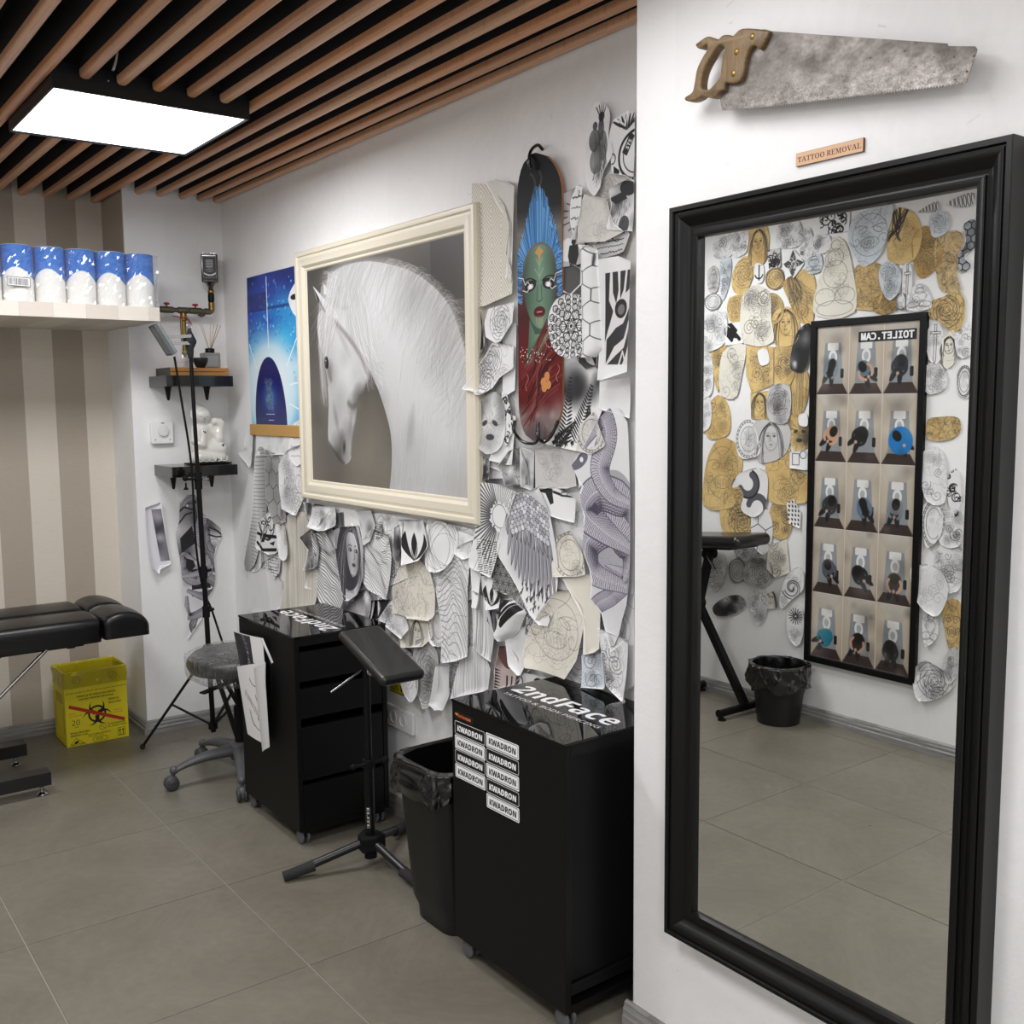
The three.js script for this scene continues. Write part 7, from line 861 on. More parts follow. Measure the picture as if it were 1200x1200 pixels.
{ // kneeling figure
  const t = thing('buddha_statue', 'glazed white ceramic kneeling child statue on the lower black shelf', 'statue', [1.728, 1.2715, -4.665]);
  part('plinth', box(0.19, 0.006, 0.11, 0.0, 0.003, 0, 0.002), M.blackMatte, t);
  const caps = [[-0.06, 0.03, 0, 0.06, 0.03, 0, 0.03, 0.03], [-0.045, 0.034, 0.03, 0.05, 0.032, 0.03, 0.026, 0.026], [0.03, 0.075, 0.0, 0.055, 0.07, -0.005, 0.046, 0.04], [-0.02, 0.075, 0.015, 0.05, 0.07, 0.03, 0.03, 0.03], [-0.055, 0.075, 0.01, -0.03, 0.08, 0.0, 0.024, 0.03], [-0.02, 0.1, 0, -0.022, 0.165, 0.0, 0.041, 0.036], [-0.026, 0.185, 0.004, -0.03, 0.2, 0.006, 0.02, 0.02], [-0.034, 0.229, 0.006, -0.026, 0.224, 0.012, 0.043, 0.04], [-0.04, 0.265, 0.0, -0.045, 0.27, 0, 0.014, 0.01], [0.008, 0.168, 0.012, 0.045, 0.118, 0.03, 0.02, 0.017], [0.045, 0.118, 0.03, 0.056, 0.19, 0.024, 0.018, 0.017], [0.056, 0.19, 0.024, 0.03, 0.198, 0.028, 0.018, 0.017], [-0.058, 0.165, 0.006, -0.066, 0.11, 0.02, 0.019, 0.015], [-0.066, 0.11, 0.02, -0.05, 0.095, 0.04, 0.015, 0.014], [-0.03, 0.15, 0.034, -0.035, 0.09, 0.042, 0.014, 0.014]];
  part('figure', blobs(caps, 0.014, 64, [0, 0.14, 0], 0.155), phys({ color: 0xdcdad2, roughness: 0.16, clearcoat: 0.6 }), t, 'white glazed figure');
  const petals = []; for (let i = -2; i <= 2; i++) petals.push(at(tube([[-0.018, 0.028, 0], [-0.012, 0.01, 0.005], [0.012, 0.01, 0.005], [0.018, 0.028, 0]], 0.003, 12, 6), i * 0.028, 0.006, 0.058 - Math.abs(i) * 0.004)); part('lotus_petals', merge(petals), phys({ color: 0xd6d4cb, roughness: 0.2 }), t);
  const face = [[-0.044, 0.224, 0.053], [-0.016, 0.222, 0.053]].map((p) => tube([[p[0] - 0.008, p[1], p[2] - 0.003], [p[0], p[1] - 0.003, p[2]], [p[0] + 0.008, p[1], p[2] - 0.003]], 0.0012, 8, 5)); face.push(tube([[-0.036, 0.204, 0.05], [-0.029, 0.2025, 0.0515], [-0.022, 0.204, 0.05]], 0.0013, 8, 5), at(new THREE.SphereGeometry(0.0055, 10, 8), -0.029, 0.214, 0.053)); part('facial_features', merge(face), std({ color: 0xb5b2aa, roughness: 0.4 }), t);
  const r = rng(91); for (const [a, b, c] of [[-0.03, 0.15, 0.048], [0.062, 0.205, 0.036], [0.055, 0.088, 0.058], [0.02, 0.02, 0.06]]) for (let k = 0; k < 3; k++) part('glaze_chip', at(new THREE.IcosahedronGeometry(0.0035, 0), a + 0.012 * (r() - 0.5), b + 0.009 * (r() - 0.5), c), M.blackMatte, t);
}
// ---------- drawings on the short wall below the shelves ----------
makeSheets([
  ['drawing', 'long cut-out drawing of entwined black snakes below the lower shelf', 'serpent2', 1, 'w', 1, [1627,1085,1638,1110,1676,1124,1716,1114,1725,1019,1758,1004,1794,976,1825,942,1821,895,1792,853,1783,794,1786,710,1768,649,1732,599,1726,545,1677,480,1633,428,1628,491,1641,548,1620,613,1621,720,1615,825,1601,947,1619,990]],
  ['photo_print', 'curled white sheet with a narrow dark photo on the short wall', 'strip', 4, 'p', 0, [1458,1094,1497,1083,1533,1097,1550,947,1564,800,1516,801,1506,761,1472,793,1463,942]],
], ZB, 0, 900, 'drawing', 'drawings on the short wall');
// ---------- work light on a tripod ----------
{
  const bx = 1.622, bz = -4.45, t = thing('work_light', 'slim panel work light clamped on a black tripod stand', 'light stand', [bx, 0, bz]), top = [-0.04, 1.8, 0.02];
  const on = (y) => [top[0] * ((y - 0.07) / 1.73), y, top[2] * ((y - 0.07) / 1.73)];
  part('lower_pole', rod(on(0.06), on(1.22), 0.0115, 18), M.black, t); part('upper_pole', rod(on(1.2), on(1.8), 0.0085, 16), M.black, t);
  const c = on(1.222); part('clamp', merge([at(cyl(0.017, 0.017, 0.075, 18), c[0], c[1] - 0.01, c[2]), rod([c[0] - 0.062, c[1] + 0.0, c[2] + 0.012], [c[0] + 0.05, c[1] - 0.004, c[2] + 0.012], 0.0055), at(new THREE.SphereGeometry(0.013, 12, 10), c[0] - 0.062, c[1] + 0.004, c[2] + 0.012), at(lathe([[0, 0], [0.013, 0], [0.004, 0.012], [0.004, 0.03], [0, 0.03]], 12), c[0] - 0.06, c[1] - 0.046, c[2] + 0.012), box(0.018, 0.026, 0.018, c[0] + 0.048, c[1], c[2] + 0.012, 0.003)]), M.blackMatte, t, 'cross clamp with wing knobs'); part('clamp_bar', rod([c[0] + 0.012, c[1] - 0.003, c[2] + 0.02], [c[0] + 0.04, c[1] - 0.003, c[2] + 0.02], 0.004), M.steel, t);
  for (const y of [0.62, 0.8]) { const q = on(y); part('collar', merge([at(cyl(0.0165, 0.0165, 0.05, 18), ...q), rod([q[0], q[1], q[2]], [q[0] + 0.03, q[1] + 0.012, q[2] + 0.016], 0.007)]), M.blackMatte, t); }
  const hub = on(0.44), low = on(0.09); part('tripod_hub', merge([at(cyl(0.024, 0.024, 0.05, 18), ...hub), at(cyl(0.021, 0.021, 0.03, 18), ...low)]), M.blackMatte, t);
  for (const [fx, fz] of [[1.343, -4.588], [1.852, -4.6], [1.642, -4.139]]) { const f = [fx - bx, 0.012, fz - bz], mid = hub.map((v, i) => lerp(v, f[i], 0.56)); const lg = part('tripod_leg', beam(hub, f, 0.018, 0.012), M.black, t); part('rubber_tip', at(new THREE.SphereGeometry(0.0125, 12, 8), f[0], 0.0125, f[2]), M.rubber, lg); part('brace', beam(low, mid, 0.013, 0.007), M.black, t); }
  const pn = part('light_panel', at(box(0.026, 0.14, 0.075, 0, 0, 0, 0.006), 0, 0, 0), std({ color: 0x8f9394, metalness: 0.4, roughness: 0.4 }), t, 'flat grey metal lamp panel'); pn.position.set(1.468 - bx, 1.826, 0.02); pn.rotation.z = 0.54; part('lamp_face', box(0.002, 0.125, 0.064, -0.0138, 0, 0), std({ color: 0x777c7e, roughness: 0.3 }), pn); part('panel_rim', at(mitredFrame(0.077, 0.142, [[0, -0.012], [0, 0.004], [0.004, 0.004], [0.004, -0.002]]), -0.0125, 0, 0, 0, -PI / 2), std({ color: 0x5a5e60, roughness: 0.4 }), pn);
  part('bracket', merge([beam([1.475 - bx, 1.834, 0.04], [top[0], 1.842, 0.04], 0.004, 0.014), beam([1.487 - bx, 1.806, 0.04], [top[0], 1.812, 0.04], 0.004, 0.014)]), M.steel, t, 'two silver bracket arms');
  part('knuckle', at(lathe([[0, 0.1], [0.006, 0.099], [0.012, 0.082], [0.029, 0.05], [0.029, 0.04], [0.016, 0.014], [0.013, -0.025], [0, -0.025]], 8), top[0], 1.775, top[2]), M.rubber, t, 'black rubber swivel cover'); part('hook_ring', at(new THREE.TorusGeometry(0.011, 0.0028, 8, 22), top[0], 1.886, top[2]), M.steel, t);
  part('cable', tube([[1.506, 1.752], [1.531, 1.562], [1.556, 1.376], [1.568, 1.226], [1.574, 0.922], [1.6, 0.726], [1.637, 0.625], [1.679, 0.482], [1.72, 0.35], [1.76, 0.05]].map((p, i) => [p[0] - bx, p[1], 0.035 - 0.006 * i]), 0.005, 90, 8), M.blackMatte, t);
}
// ---------- wheeled stool under plastic film ----------
{
  const t = thing('wheeled_stool', 'round stool wrapped in clear plastic on a grey five star base', 'stool', [1.572, 0, -3.992]), Y = 0.452;
  part('seat', at(lathe([[0, 0], [0.15, 0.002], [0.195, 0.012], [0.207, 0.035], [0.203, 0.06], [0.18, 0.08], [0.1, 0.09], [0, 0.092]], 48), 0, Y, 0), phys({ color: 0x1c1c1d, roughness: 0.4 }), t, 'black vinyl seat');
  const fb = noiseTex(512, 512, (u, v) => { const n = 128 + 150 * (Math.abs(N3(u * 18, v * 18, 2)) - 0.25) + 110 * (Math.abs(N3(u * 44 + v * 9, v * 40, 6)) - 0.25); return [n, n, n]; }, { data: true });
  part('plastic_cover', quadSurface(90, 40, (u, v) => { const a = u * 2 * PI, q = v, pr = q < 0.5 ? [0.207 * Math.sqrt(q * 2), 0.097 - 0.02 * (q * 2) ** 3] : q < 0.8 ? [0.211, lerp(0.077, 0.0, (q - 0.5) / 0.3)] : [lerp(0.208, 0.1, (q - 0.8) / 0.2), -0.004 - 0.035 * Math.sin(((q - 0.8) / 0.2) * 2.4)], n = N3(Math.cos(a) * 4, Math.sin(a) * 4, q * 6) * 0.006 * Math.min(1, q * 3) + N3(Math.cos(a) * 11, Math.sin(a) * 11, q * 12) * 0.003 * Math.min(1, q * 3); return [(pr[0] + n) * Math.cos(a), Y + pr[1] + n * 0.6, (pr[0] + n) * Math.sin(a), 0.5 + 0.5 * pr[0] / 0.21 * Math.cos(a), 0.5 + 0.5 * (pr[0] + 0.3 * (0.09 - pr[1])) / 0.21 * Math.sin(a)]; }), phys({ color: 0xffffff, roughness: 0.12, transmission: 0.97, thickness: 0, bumpMap: fb, bumpScale: 0.016, side: THREE.DoubleSide }), t, 'crumpled clear plastic film');
  part('gas_column', merge([rod([0, 0.11, 0], [0, 0.3, 0], 0.026, 22), rod([0, 0.28, 0], [0, Y, 0], 0.014, 18), box(0.16, 0.012, 0.16, 0, Y - 0.012, 0, 0.003), beam([-0.02, Y - 0.03, 0.03], [-0.19, Y - 0.045, 0.09], 0.03, 0.006)]), M.blackMatte, t);
  part('base_hub', lathe([[0, 0.075], [0.045, 0.08], [0.052, 0.1], [0.05, 0.135], [0.04, 0.15], [0, 0.15]], 30), M.greyPlastic, t);
  for (let i = 0; i < 5; i++) {
    const a = ((184 - 72 * i) * PI) / 180, R = 0.283;
    const arm = quadSurface(14, 16, (u, v) => { const q = v, c = u * 2 * PI, s = lerp(0.03, R - 0.005, q), y = 0.118 - 0.005 * q - 0.035 * q * q * q, w = lerp(0.036, 0.017, q), h = lerp(0.03, 0.013, q); return [s + (q > 0.95 ? 0.01 * Math.cos(c) * 0 : 0), y + h * Math.sin(c) * 0.9, w * Math.cos(c)]; }); const mesh = part('base_arm', merge([arm, at(new THREE.SphereGeometry(0.018, 14, 10), R - 0.004, 0.081, 0), rod([R, 0.045, 0], [R, 0.085, 0], 0.008)]), std({ color: 0x4b4c4e, roughness: 0.5, side: THREE.DoubleSide }), t); mesh.rotation.y = -a;
    for (const s of [-1, 1]) { const w = part('caster_wheel', at(lathe([[0, -0.008], [0.021, -0.0085], [0.028, -0.005], [0.029, 0], [0.028, 0.005], [0.02, 0.009], [0, 0.01]], 24), R + 0.008, 0.029, s * 0.0135, s * PI / 2), std({ color: 0x3b3c3e, roughness: 0.5 }), mesh); }
    part('caster_hood', at(new THREE.SphereGeometry(0.026, 16, 10, 0, 2 * PI, 0, PI / 2), R + 0.008, 0.036, 0), std({ color: 0x424345, roughness: 0.5 }), mesh);
  }
}

// ---------- treatment couch ----------
{
  const t = thing('treatment_couch', 'black padded treatment couch with a split leg rest and chrome struts', 'couch', [0.5, 0, -4.49]);
  const vb = noiseTex(256, 256, (u, v) => { const n = 128 + 60 * tileNoise(u, v, 50, 4) + 90 * tileNoise(u, v, 8, 1); return [n, n, n]; }, { data: true, repeat: [1, 1] });
  const vinyl = phys({ color: 0x0b0b0c, roughness: 0.34, specularIntensity: 0.8, bumpMap: vb, bumpScale: 0.0006 });
  const pad = (w, h, d, f) => { const g = new RoundedBoxGeometry(w, h, d, 8, Math.min(h, d) * 0.36), P = g.attributes.position; for (let i = 0; i < P.count; i++) { const q = f(P.getX(i) / w, P.getY(i) / h, P.getZ(i) / d); P.setXYZ(i, P.getX(i) + q[0], P.getY(i) + q[1], P.getZ(i) + q[2]); } g.computeVertexNormals(); return g; };
  // a pad modelled over its own grid: a rounded, crowned top
  const grid = (x0, x1, z0, z1, y0, top, er) => { const nu = 40, nv = 26, cx = (x0 + x1) / 2, cz = (z0 + z1) / 2, hx = (x1 - x0) / 2, hz = (z1 - z0) / 2; const se = (c) => Math.sign(c) * Math.abs(c) ** 0.22; return merge([quadSurface(64, 22, (u, v) => { const a = u * 2 * PI, m = Math.max(Math.abs(Math.cos(a)), Math.abs(Math.sin(a))); let sx = Math.cos(a) / m, sz = Math.sin(a) / m; const cr = 0.86; if (Math.abs(sx) > cr && Math.abs(sz) > cr) { const k = 1 / Math.hypot((Math.abs(sx) - cr) / (1 - cr), (Math.abs(sz) - cr) / (1 - cr)); if (k < 1) { sx = Math.sign(sx) * (cr + (Math.abs(sx) - cr) * k); sz = Math.sign(sz) * (cr + (Math.abs(sz) - cr) * k); } } let q, y; if (v < 0.5) { q = v / 0.5; const X = cx + hx * sx * q * (1 - er / hx), Z = cz + hz * sz * q * (1 - er / hz); return [X, top((X - x0) / (x1 - x0), (Z - z0) / (z1 - z0)), Z]; } const b = (v - 0.5) / 0.5, ang = Math.min(1, b / 0.5) * PI / 2, ex = er * Math.sin(ang), X = cx + sx * (hx - er + ex), Z = cz + sz * (hz - er + ex), ty = top(clamp((X - x0) / (x1 - x0), 0.02, 0.98), clamp((Z - z0) / (z1 - z0), 0.03, 0.97)); y = b < 0.5 ? ty - er * (1 - Math.cos(ang)) : lerp(ty - er, y0, (b - 0.5) / 0.5); return [X, y, Z]; }), at(new THREE.PlaneGeometry(x1 - x0 - 0.01, z1 - z0 - 0.01), cx, y0, cz, PI / 2)]); };
  const crown = (h, k) => (a, b) => h + k * (1 - (2 * b - 1) ** 2);
  part('leg_pad', grid(-0.4, 0.605, 0.008, 0.255, 0.595, crown(0.687, 0.012), 0.026), vinyl, t, 'near padded leg half'); part('leg_pad', grid(-0.4, 0.605, -0.255, -0.008, 0.595, crown(0.687, 0.012), 0.026), vinyl, t, 'far padded leg half');
  const bol = (a, b) => 0.655 + 0.055 * Math.sin(PI * clamp(0.22 + 0.62 * (1 - a) ** 0.9, 0, 1)) - 0.032 * a * a + 0.008 * (1 - (2 * b - 1) ** 2);
  part('foot_pad', grid(0.613, 0.795, 0.012, 0.255, 0.6, bol, 0.024), vinyl, t, 'near foot bolster'); part('foot_pad', grid(0.613, 0.795, -0.255, -0.012, 0.6, bol, 0.024), vinyl, t, 'far foot bolster');
  part('seat_pad', grid(-1.0, -0.41, -0.27, 0.27, 0.57, crown(0.68, 0.014), 0.03), vinyl, t);
  const seam = (z) => tube([[-0.38, 0.686, z], [0.0, 0.689, z], [0.59, 0.687, z]], 0.0022, 30, 6); part('piping', merge([seam(0.222), seam(-0.035), seam(0.04), seam(-0.222)]), M.rubber, t);
  part('under_frame', merge([beam([-0.95, 0.58, 0.16], [0.55, 0.583, 0.16], 0.03, 0.02), beam([-0.95, 0.58, -0.16], [0.55, 0.583, -0.16], 0.03, 0.02), box(0.03, 0.02, 0.36, 0.5, 0.58, 0), box(0.03, 0.02, 0.36, -0.6, 0.58, 0)]), M.darkSteel, t);
  for (const z of [0.2, -0.2]) part('strut', merge([rod([0.405, 0.586, z], [0.1, 0.31, z], 0.0075, 14), rod([0.2, 0.4, z], [0.02, 0.24, z], 0.011, 14)]), M.steel, t, 'chrome strut');
  part('column', merge([box(0.2, 0.46, 0.2, -0.62, 0.33, 0, 0.01)]), M.black, t);
  part('base_beam', merge([beam([-1.1, 0.07, 0.2], [0.385, 0.07, 0.2], 0.07, 0.052), beam([-1.1, 0.07, -0.235], [0.385, 0.07, -0.235], 0.07, 0.052), box(0.1, 0.05, 0.4, -0.62, 0.07, 0), box(0.07, 0.05, 0.4, 0.1, 0.07, -0.02)]), std({ color: 0x151516, roughness: 0.35 }), t, 'black box section base');
  for (const [x, z] of [[0.355, 0.2], [0.345, -0.235], [-1.05, 0.2], [-1.05, -0.235]]) part('levelling_foot', merge([at(lathe([[0, 0], [0.022, 0], [0.022, 0.005], [0.01, 0.012], [0.006, 0.014], [0.006, 0.046], [0, 0.046]], 18), x, 0, z), at(new THREE.SphereGeometry(0.009, 12, 8), x, 0.028, z)]), M.steel, t);
}
// ---------- yellow clinical waste box ----------
{
  const W = 0.275, D = 0.207, H = 0.345, t = thing('waste_carton', 'yellow clinical waste carton with a biohazard sign under the couch', 'carton', [1.2145, 0, -4.924]);
  const bio = (x, cx, cy, R) => { const Y = '#e0cf1a', K = '#141410'; for (let i = 0; i < 3; i++) { x.save(); x.translate(cx, cy); x.rotate((i * 2 * PI) / 3); x.fillStyle = K; x.beginPath(); x.arc(0, -R * 0.52, R * 0.54, 0, 7); x.fill(); x.restore(); } for (let i = 0; i < 3; i++) { x.save(); x.translate(cx, cy); x.rotate((i * 2 * PI) / 3); x.fillStyle = Y; x.beginPath(); x.arc(0, -R * 0.66, R * 0.44, 0, 7); x.fill(); path(x, [[-R * 0.2, -R * 0.9], [R * 0.2, -R * 0.9], [R * 0.16, -R * 1.12], [-R * 0.16, -R * 1.12]], true); x.fill(); path(x, [[-R * 0.05, 0], [R * 0.05, 0], [R * 0.05, -R * 0.26], [-R * 0.05, -R * 0.26]], true); x.fill(); x.restore(); } x.strokeStyle = K; x.lineWidth = R * 0.13; x.beginPath(); x.arc(cx, cy, R * 0.56, 0, 7); x.stroke(); x.fillStyle = Y; x.beginPath(); x.arc(cx, cy, R * 0.1, 0, 7); x.fill(); };
  const front = paint(820, 1030, (x, w, h) => {
    x.fillStyle = '#e0cf1a'; x.fillRect(0, 0, w, h); x.fillStyle = '#1c1a0c'; const T = (s, px, py, size, bold, mx, a = 'left') => { x.font = `${bold ? 'bold ' : ''}${size}px sans-serif`; x.textAlign = a; x.fillText(s, px, py, mx); };
    x.lineWidth = 7; x.strokeStyle = '#1c1a0c'; x.setLineDash([34, 14, 50, 10]); x.beginPath(); x.moveTo(20, h * 0.285); x.lineTo(w, h * 0.28); x.stroke(); x.setLineDash([]);
    T('AMBALAJ DE UNICA FOLOSINTA', w / 2, h * 0.35, 34, 1, w * 0.74, 'center'); T('PENTRU DESEURI MEDICALE', w / 2, h * 0.395, 34, 1, w * 0.66, 'center'); T('PERICOL', w * 0.69, h * 0.455, 36, 1); T('BIOLOGIC', w * 0.69, h * 0.5, 36, 1);
    bio(x, w * 0.5, h * 0.61, 190); x.save(); x.translate(w * 0.5, h * 0.605); x.rotate(0.4); x.fillStyle = '#b5291a'; x.fillRect(-w * 0.48, -24, w * 0.96, 46); x.restore();
    x.fillStyle = '#b5291a'; T('DESEURI', w * 0.05, h * 0.57, 22, 0); T('MEDICALE INFECTIOASE', w * 0.05, h * 0.6, 20, 0, 170); T('PERICULOS', w * 0.77, h * 0.61, 22, 0); T('LA INCINERARE', w * 0.75, h * 0.64, 20, 0); x.fillStyle = '#1c1a0c'; T('20', w * 0.09, h * 0.72, 100, 0); T('LITRI', w * 0.12, h * 0.755, 28, 0);
    T('MASA MAXIMA', w * 0.06, h * 0.835, 36, 1); T('ADMISA 5 KG.', w * 0.06, h * 0.872, 36, 1); T('SE INCINEREAZA', w * 0.66, h * 0.79, 30, 1, 250); T('NU SE RECICLEAZA', w * 0.66, h * 0.825, 30, 1, 250); x.lineWidth = 5; x.beginPath(); x.ellipse(w * 0.58, h * 0.805, 46, 34, 0, 0, 7); x.stroke(); x.beginPath(); x.moveTo(w * 0.545, h * 0.785); x.lineTo(w * 0.615, h * 0.825); x.stroke();
    path(x, [[w * 0.15, h * 0.895], [w * 0.06, h * 0.972], [w * 0.27, h * 0.972]], true); x.stroke(); x.beginPath(); x.ellipse(w * 0.155, h * 0.95, 34, 16, -0.4, 0, 7); x.fill(); T('PERICOL DE INTEPARE', w * 0.05, h * 0.992, 20, 1); T('ACEST AMBALAJ RESPECTA', w * 0.34, h * 0.89, 26, 1, 300); T('PREVEDERILE LEGALE', w * 0.34, h * 0.915, 22, 0, 240); x.beginPath(); x.roundRect(w * 0.42, h * 0.93, 180, 56, 12); x.stroke(); T('SR EN', w * 0.46, h * 0.967, 34, 1);
    x.strokeRect(w * 0.82, h * 0.86, 96, 108); for (const q of [0.855, 0.905]) { x.fillRect(w * q - 5, h * 0.895, 11, 58); path(x, [[w * q - 18, h * 0.9], [w * q, h * 0.872], [w * q + 18, h * 0.9]], true); x.fill(); } x.fillRect(w * 0.83, h * 0.955, 78, 6);
  });
  const plain = std({ color: 0xe0cf1a, roughness: 0.6 }), q = 0.003;
  part('side_panel', box(q, H, D, -W / 2 + q / 2, H / 2, 0), plain, t); part('side_panel', box(q, H, D, W / 2 - q / 2, H / 2, 0), plain, t); part('back_panel', box(W, H, q, 0, H / 2, -D / 2 + q / 2), plain, t); part('base_panel', box(W, q, D, 0, q / 2, 0), plain, t);
  const fp = part('front_panel', box(W, H, q, 0, H / 2, D / 2 - q / 2), plain, t); part('print', at(new THREE.PlaneGeometry(W, H), 0, H / 2, D / 2 + 0.0006), std({ map: front, roughness: 0.55 }), fp, 'printed front with a biohazard sign and a red bar');
  const lines = []; for (let k = 0; k < 4; k++) lines.push(box(0.0006, 0.0035, D * 0.6, -W / 2 - 0.0003, 0.232 - 0.012 * k, 0)); lines.push(box(0.0006, 0.13, 0.002, -W / 2 - 0.0003, 0.12, -0.07), box(0.0006, 0.13, 0.002, -W / 2 - 0.0003, 0.12, 0.07)); part('side_print', merge(lines), std({ color: 0x6a6016, roughness: 0.7 }), t);
  const liner = std({ color: 0xc0b21a, roughness: 0.35, side: THREE.DoubleSide, transparent: false }), lm = phys({ color: 0xc9bb22, roughness: 0.3, transmission: 0.25, thickness: 0, side: THREE.DoubleSide });
  part('bin_liner', quadSurface(96, 24, (u, v) => { const a = u * 2 * PI, m = Math.max(Math.abs(Math.cos(a)), Math.abs(Math.sin(a))), sx = Math.cos(a) / m, sz = Math.sin(a) / m, n = N3(u * 24, v * 4, 3) * 0.004 + N3(u * 60, v * 9, 8) * 0.002; if (v < 0.45) { const k = v / 0.45; return [sx * (W / 2 + 0.003 + n), H - 0.075 + 0.078 * k + (k < 0.1 ? 0.006 * N3(u * 30, 1, 1) : 0), sz * (D / 2 + 0.003 + n)]; } const k = (v - 0.45) / 0.55; return [sx * (W / 2 - 0.004 - 0.01 * k + n), H + 0.004 - 0.2 * k, sz * (D / 2 - 0.004 - 0.01 * k + n)]; }), lm, t, 'translucent yellow bag folded over the rim');
  const marks = []; for (const px of [-0.085, 0.075]) { marks.push(at(new THREE.TorusGeometry(0.017, 0.0013, 4, 26), px, H - 0.038, D / 2 + 0.0085), at(box(0.026, 0.003, 0.001), px, H - 0.038, D / 2 + 0.0085, 0, 0, 0.7)); } part('bag_print', merge(marks), std({ color: 0x8f8420, roughness: 0.5 }), t);
}
// ---------- framed photo poster on the opposite wall (seen in the mirror) ----------
{
  const W = 0.587, H = 1.618, t = thing('framed_poster', 'tall black framed poster of fifteen overhead cubicle photos', 'poster', [XL, 0.29, -2.735], PI / 2);
  const map = paint(720, 2048, (x, w, h) => {
    const r = rng(50); x.fillStyle = '#d6cfc4'; x.fillRect(0, 0, w, h); const cw = w / 3, ch = h / 5;
    for (let j = 0; j < 5; j++) for (let i = 0; i < 3; i++) {
      x.save(); x.translate(i * cw, j * ch); x.beginPath(); x.rect(2, 2, cw - 4, ch - 4); x.clip(); const g = x.createLinearGradient(0, 0, cw, 0); g.addColorStop(0, '#ab9f8e'); g.addColorStop(0.18, '#cdc5b8'); g.addColorStop(0.5, '#bdb9b4'); g.addColorStop(0.82, '#cfc8bb'); g.addColorStop(1, '#a4988a'); x.fillStyle = g; x.fillRect(0, 0, cw, ch);
      const sh = x.createLinearGradient(0, 0, 0, ch); sh.addColorStop(0, 'rgba(190,182,172,.7)'); sh.addColorStop(0.5, 'rgba(120,105,88,.3)'); sh.addColorStop(1, 'rgba(60,46,38,.75)'); x.fillStyle = sh; x.fillRect(0, 0, cw, ch);
      path(x, [[cw * 0.25, ch * 0.24], [cw * 0.75, ch * 0.24], [cw * 0.82, ch * 0.84], [cw * 0.18, ch * 0.84]], true); x.fillStyle = '#8b9094'; x.fill(); path(x, [[cw * 0.18, ch * 0.84], [cw * 0.82, ch * 0.84], [cw * 0.96, ch], [cw * 0.04, ch]], true); x.fillStyle = '#3a2e2b'; x.fill(); path(x, [[0, 0], [cw * 0.25, ch * 0.24], [cw * 0.18, ch * 0.84], [0, ch]], true); x.fillStyle = 'rgba(194,182,164,.75)'; x.fill(); path(x, [[cw, 0], [cw * 0.75, ch * 0.24], [cw * 0.82, ch * 0.84], [cw, ch]], true); x.fill();
      x.fillStyle = '#e2e2e0'; x.beginPath(); x.roundRect(cw * 0.33, ch * 0.24, cw * 0.34, ch * 0.11, 8); x.fill(); x.beginPath(); x.ellipse(cw * 0.5, ch * 0.45, cw * 0.13, ch * 0.11, 0, 0, 7); x.fill(); x.fillStyle = '#a9b0b4'; x.beginPath(); x.ellipse(cw * 0.5, ch * 0.45, cw * 0.07, ch * 0.06, 0, 0, 7); x.fill(); x.fillStyle = '#1a1a1c'; x.beginPath(); x.roundRect(cw * 0.16, ch * 0.62, cw * 0.1, ch * 0.14, 8); x.fill();
      const k = j * 3 + i, cl = ['#23262c', '#5d7180', '#6f7f8c', '#1f73b8', '#1b1b1d', '#c39a7c', '#7c848c', '#5b6f86', '#33363c', '#2a2624', '#1d1d20', '#4a5058', '#26262a', '#26211f', '#1c6f86'][k], hair = '#15130f', skin = '#c79c80'; const px = cw * (0.44 + 0.14 * r()), py = ch * (0.56 + 0.1 * r()), a = (r() - 0.5) * 1.9; x.translate(px, py); x.rotate(a); x.filter = 'blur(2px)';
      x.fillStyle = '#1a1a1d'; x.beginPath(); x.ellipse(-cw * 0.08, ch * 0.17, cw * 0.07, ch * 0.13, 0.25, 0, 7); x.fill(); x.beginPath(); x.ellipse(cw * 0.09, ch * 0.17, cw * 0.07, ch * 0.13, -0.25, 0, 7); x.fill(); x.fillStyle = cl; x.beginPath(); x.ellipse(0, 0, cw * 0.2, ch * 0.12, 0, 0, 7); x.fill(); if (k === 3) { x.beginPath(); x.ellipse(0, ch * 0.06, cw * 0.34, ch * 0.2, 0, 0, 7); x.fill(); }
      x.strokeStyle = k % 4 === 1 ? skin : cl; x.lineWidth = cw * 0.075; x.lineCap = 'round'; for (const s of [-1, 1]) { x.beginPath(); x.moveTo(s * cw * 0.16, -4); x.quadraticCurveTo(s * cw * 0.26, ch * 0.08, s * cw * 0.1, ch * 0.16); x.stroke(); } x.fillStyle = skin; x.beginPath(); x.arc(0, ch * 0.15, cw * 0.045, 0, 7); x.fill(); x.fillStyle = k === 14 ? '#1c6f86' : hair; x.beginPath(); x.ellipse(0, -ch * 0.03, cw * 0.115, ch * 0.085, 0, 0, 7); x.fill(); if (k % 5 === 2) { x.beginPath(); x.ellipse(0, ch * 0.05, cw * 0.1, ch * 0.13, 0, 0, 7); x.fill(); } x.filter = 'none'; x.rotate(-a); x.translate(-px, -py); smudges(x, cw, ch, r, 5, 0.35, '40,34,30'); smudges(x, cw, ch, r, 4, 0.3, '225,220,212');
      x.restore();
    }
    x.fillStyle = '#101011'; x.fillRect(w * 0.035, h * 0.021, w * 0.545, h * 0.03); x.fillStyle = '#f2f2f2'; x.font = 'bold 52px monospace'; x.textBaseline = 'middle'; x.textAlign = 'center'; x.lineWidth = 3; x.strokeStyle = '#f2f2f2'; x.save(); x.translate(w * 0.307, h * 0.0365); const s = 'TOILET.CAM', m = x.measureText(s).width; x.scale((w * 0.5) / m, 1); x.fillText(s, 0, 0); x.strokeText(s, 0, 0); x.restore();
  });
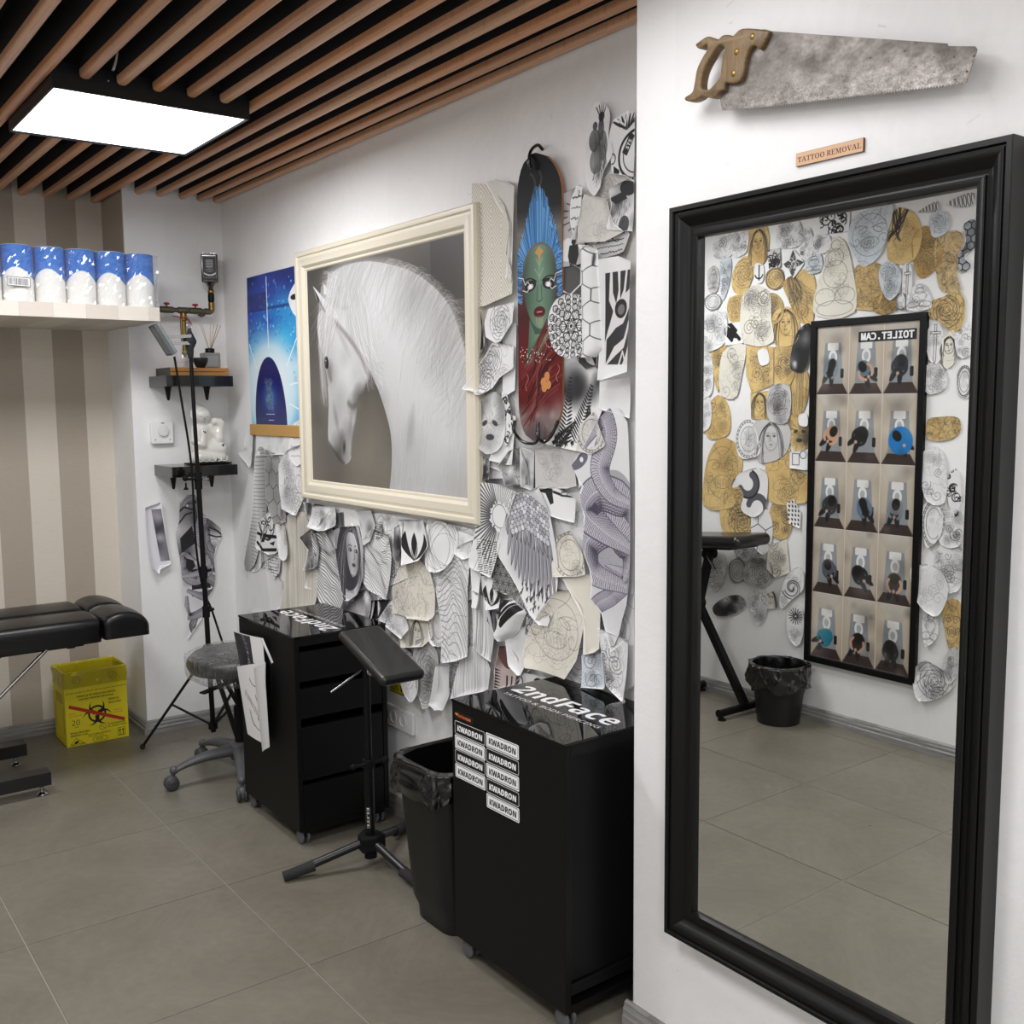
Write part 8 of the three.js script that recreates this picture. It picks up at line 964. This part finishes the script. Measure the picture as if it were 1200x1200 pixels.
  part('frame', at(mitredFrame(W, H, [[0, 0], [0, 0.021], [0.0015, 0.0225], [0.029, 0.0225], [0.031, 0.021], [0.032, 0.01]]), 0, H / 2, 0), M.black, t); part('print', at(new THREE.PlaneGeometry(W - 0.062, H - 0.062), 0, H / 2, 0.0105), std({ map, roughness: 0.35 }), t, 'grid of fifteen photos looking down into a cubicle'); part('backing', box(W - 0.02, H - 0.02, 0.008, 0, H / 2, 0.005), M.blackMatte, t);
}
// ---------- leaning rest on a steel frame by the opposite wall (seen in the mirror) ----------
{
  const cx = -0.585, t = thing('padded_rest', 'black padded rest on an angled steel frame beside the round bin', 'rest', [cx, 0, -3.45]), z = (v) => v + 3.45, sq = (a, b, w = 0.034) => beam(a, b, w, w);
  part('foot_bar', merge([rod([-0.16, 0.035, z(-3.25)], [0.185, 0.035, z(-3.25)], 0.019, 18), rod([-0.16, 0.035, z(-3.25)], [-0.163, 0.035, z(-3.25)], 0.021), rod([0.182, 0.035, z(-3.25)], [0.188, 0.035, z(-3.25)], 0.021)]), M.black, t); part('foot_bar', rod([-0.16, 0.035, z(-3.665)], [0.16, 0.035, z(-3.665)], 0.019, 18), M.black, t);
  for (const [x, zz] of [[0.165, -3.25], [-0.145, -3.25], [0.14, -3.665], [-0.145, -3.665]]) part('levelling_foot', at(lathe([[0, 0], [0.02, 0], [0.02, 0.006], [0.008, 0.012], [0.006, 0.03], [0, 0.03]], 16), x, 0, z(zz)), M.blackMatte, t);
  part('front_post', sq([0, 0.05, z(-3.25)], [0, 0.515, z(-3.565)]), M.black, t); part('rear_post', sq([0.005, 0.05, z(-3.665)], [0.005, 0.53, z(-3.56)], 0.03), M.black, t); part('upper_post', sq([0, 0.5, z(-3.56)], [0, 0.775, z(-3.49)]), M.black, t); part('joint', merge([at(cyl(0.03, 0.03, 0.05, 18), 0, 0.512, z(-3.562), 0, 0, PI / 2), at(cyl(0.028, 0.028, 0.06, 18), 0, 0.775, z(-3.49), 0, 0, PI / 2)]), M.blackMatte, t); part('lever', rod([0.02, 0.77, z(-3.49)], [0.06, 0.715, z(-3.4)], 0.006, 10), M.steel, t, 'small steel lever');
  const p = part('pad', at(new RoundedBoxGeometry(0.26, 0.06, 0.6, 6, 0.028), 0, 0, 0), phys({ color: 0x121214, roughness: 0.3, clearcoat: 0.2 }), t, 'black vinyl pad'); p.position.set(0, 0.845, z(-3.5)); p.rotation.x = -0.085; part('pad_board', box(0.2, 0.012, 0.46, 0, -0.034, 0, 0.003), M.blackMatte, p);
}
renderer.render(scene, camera);
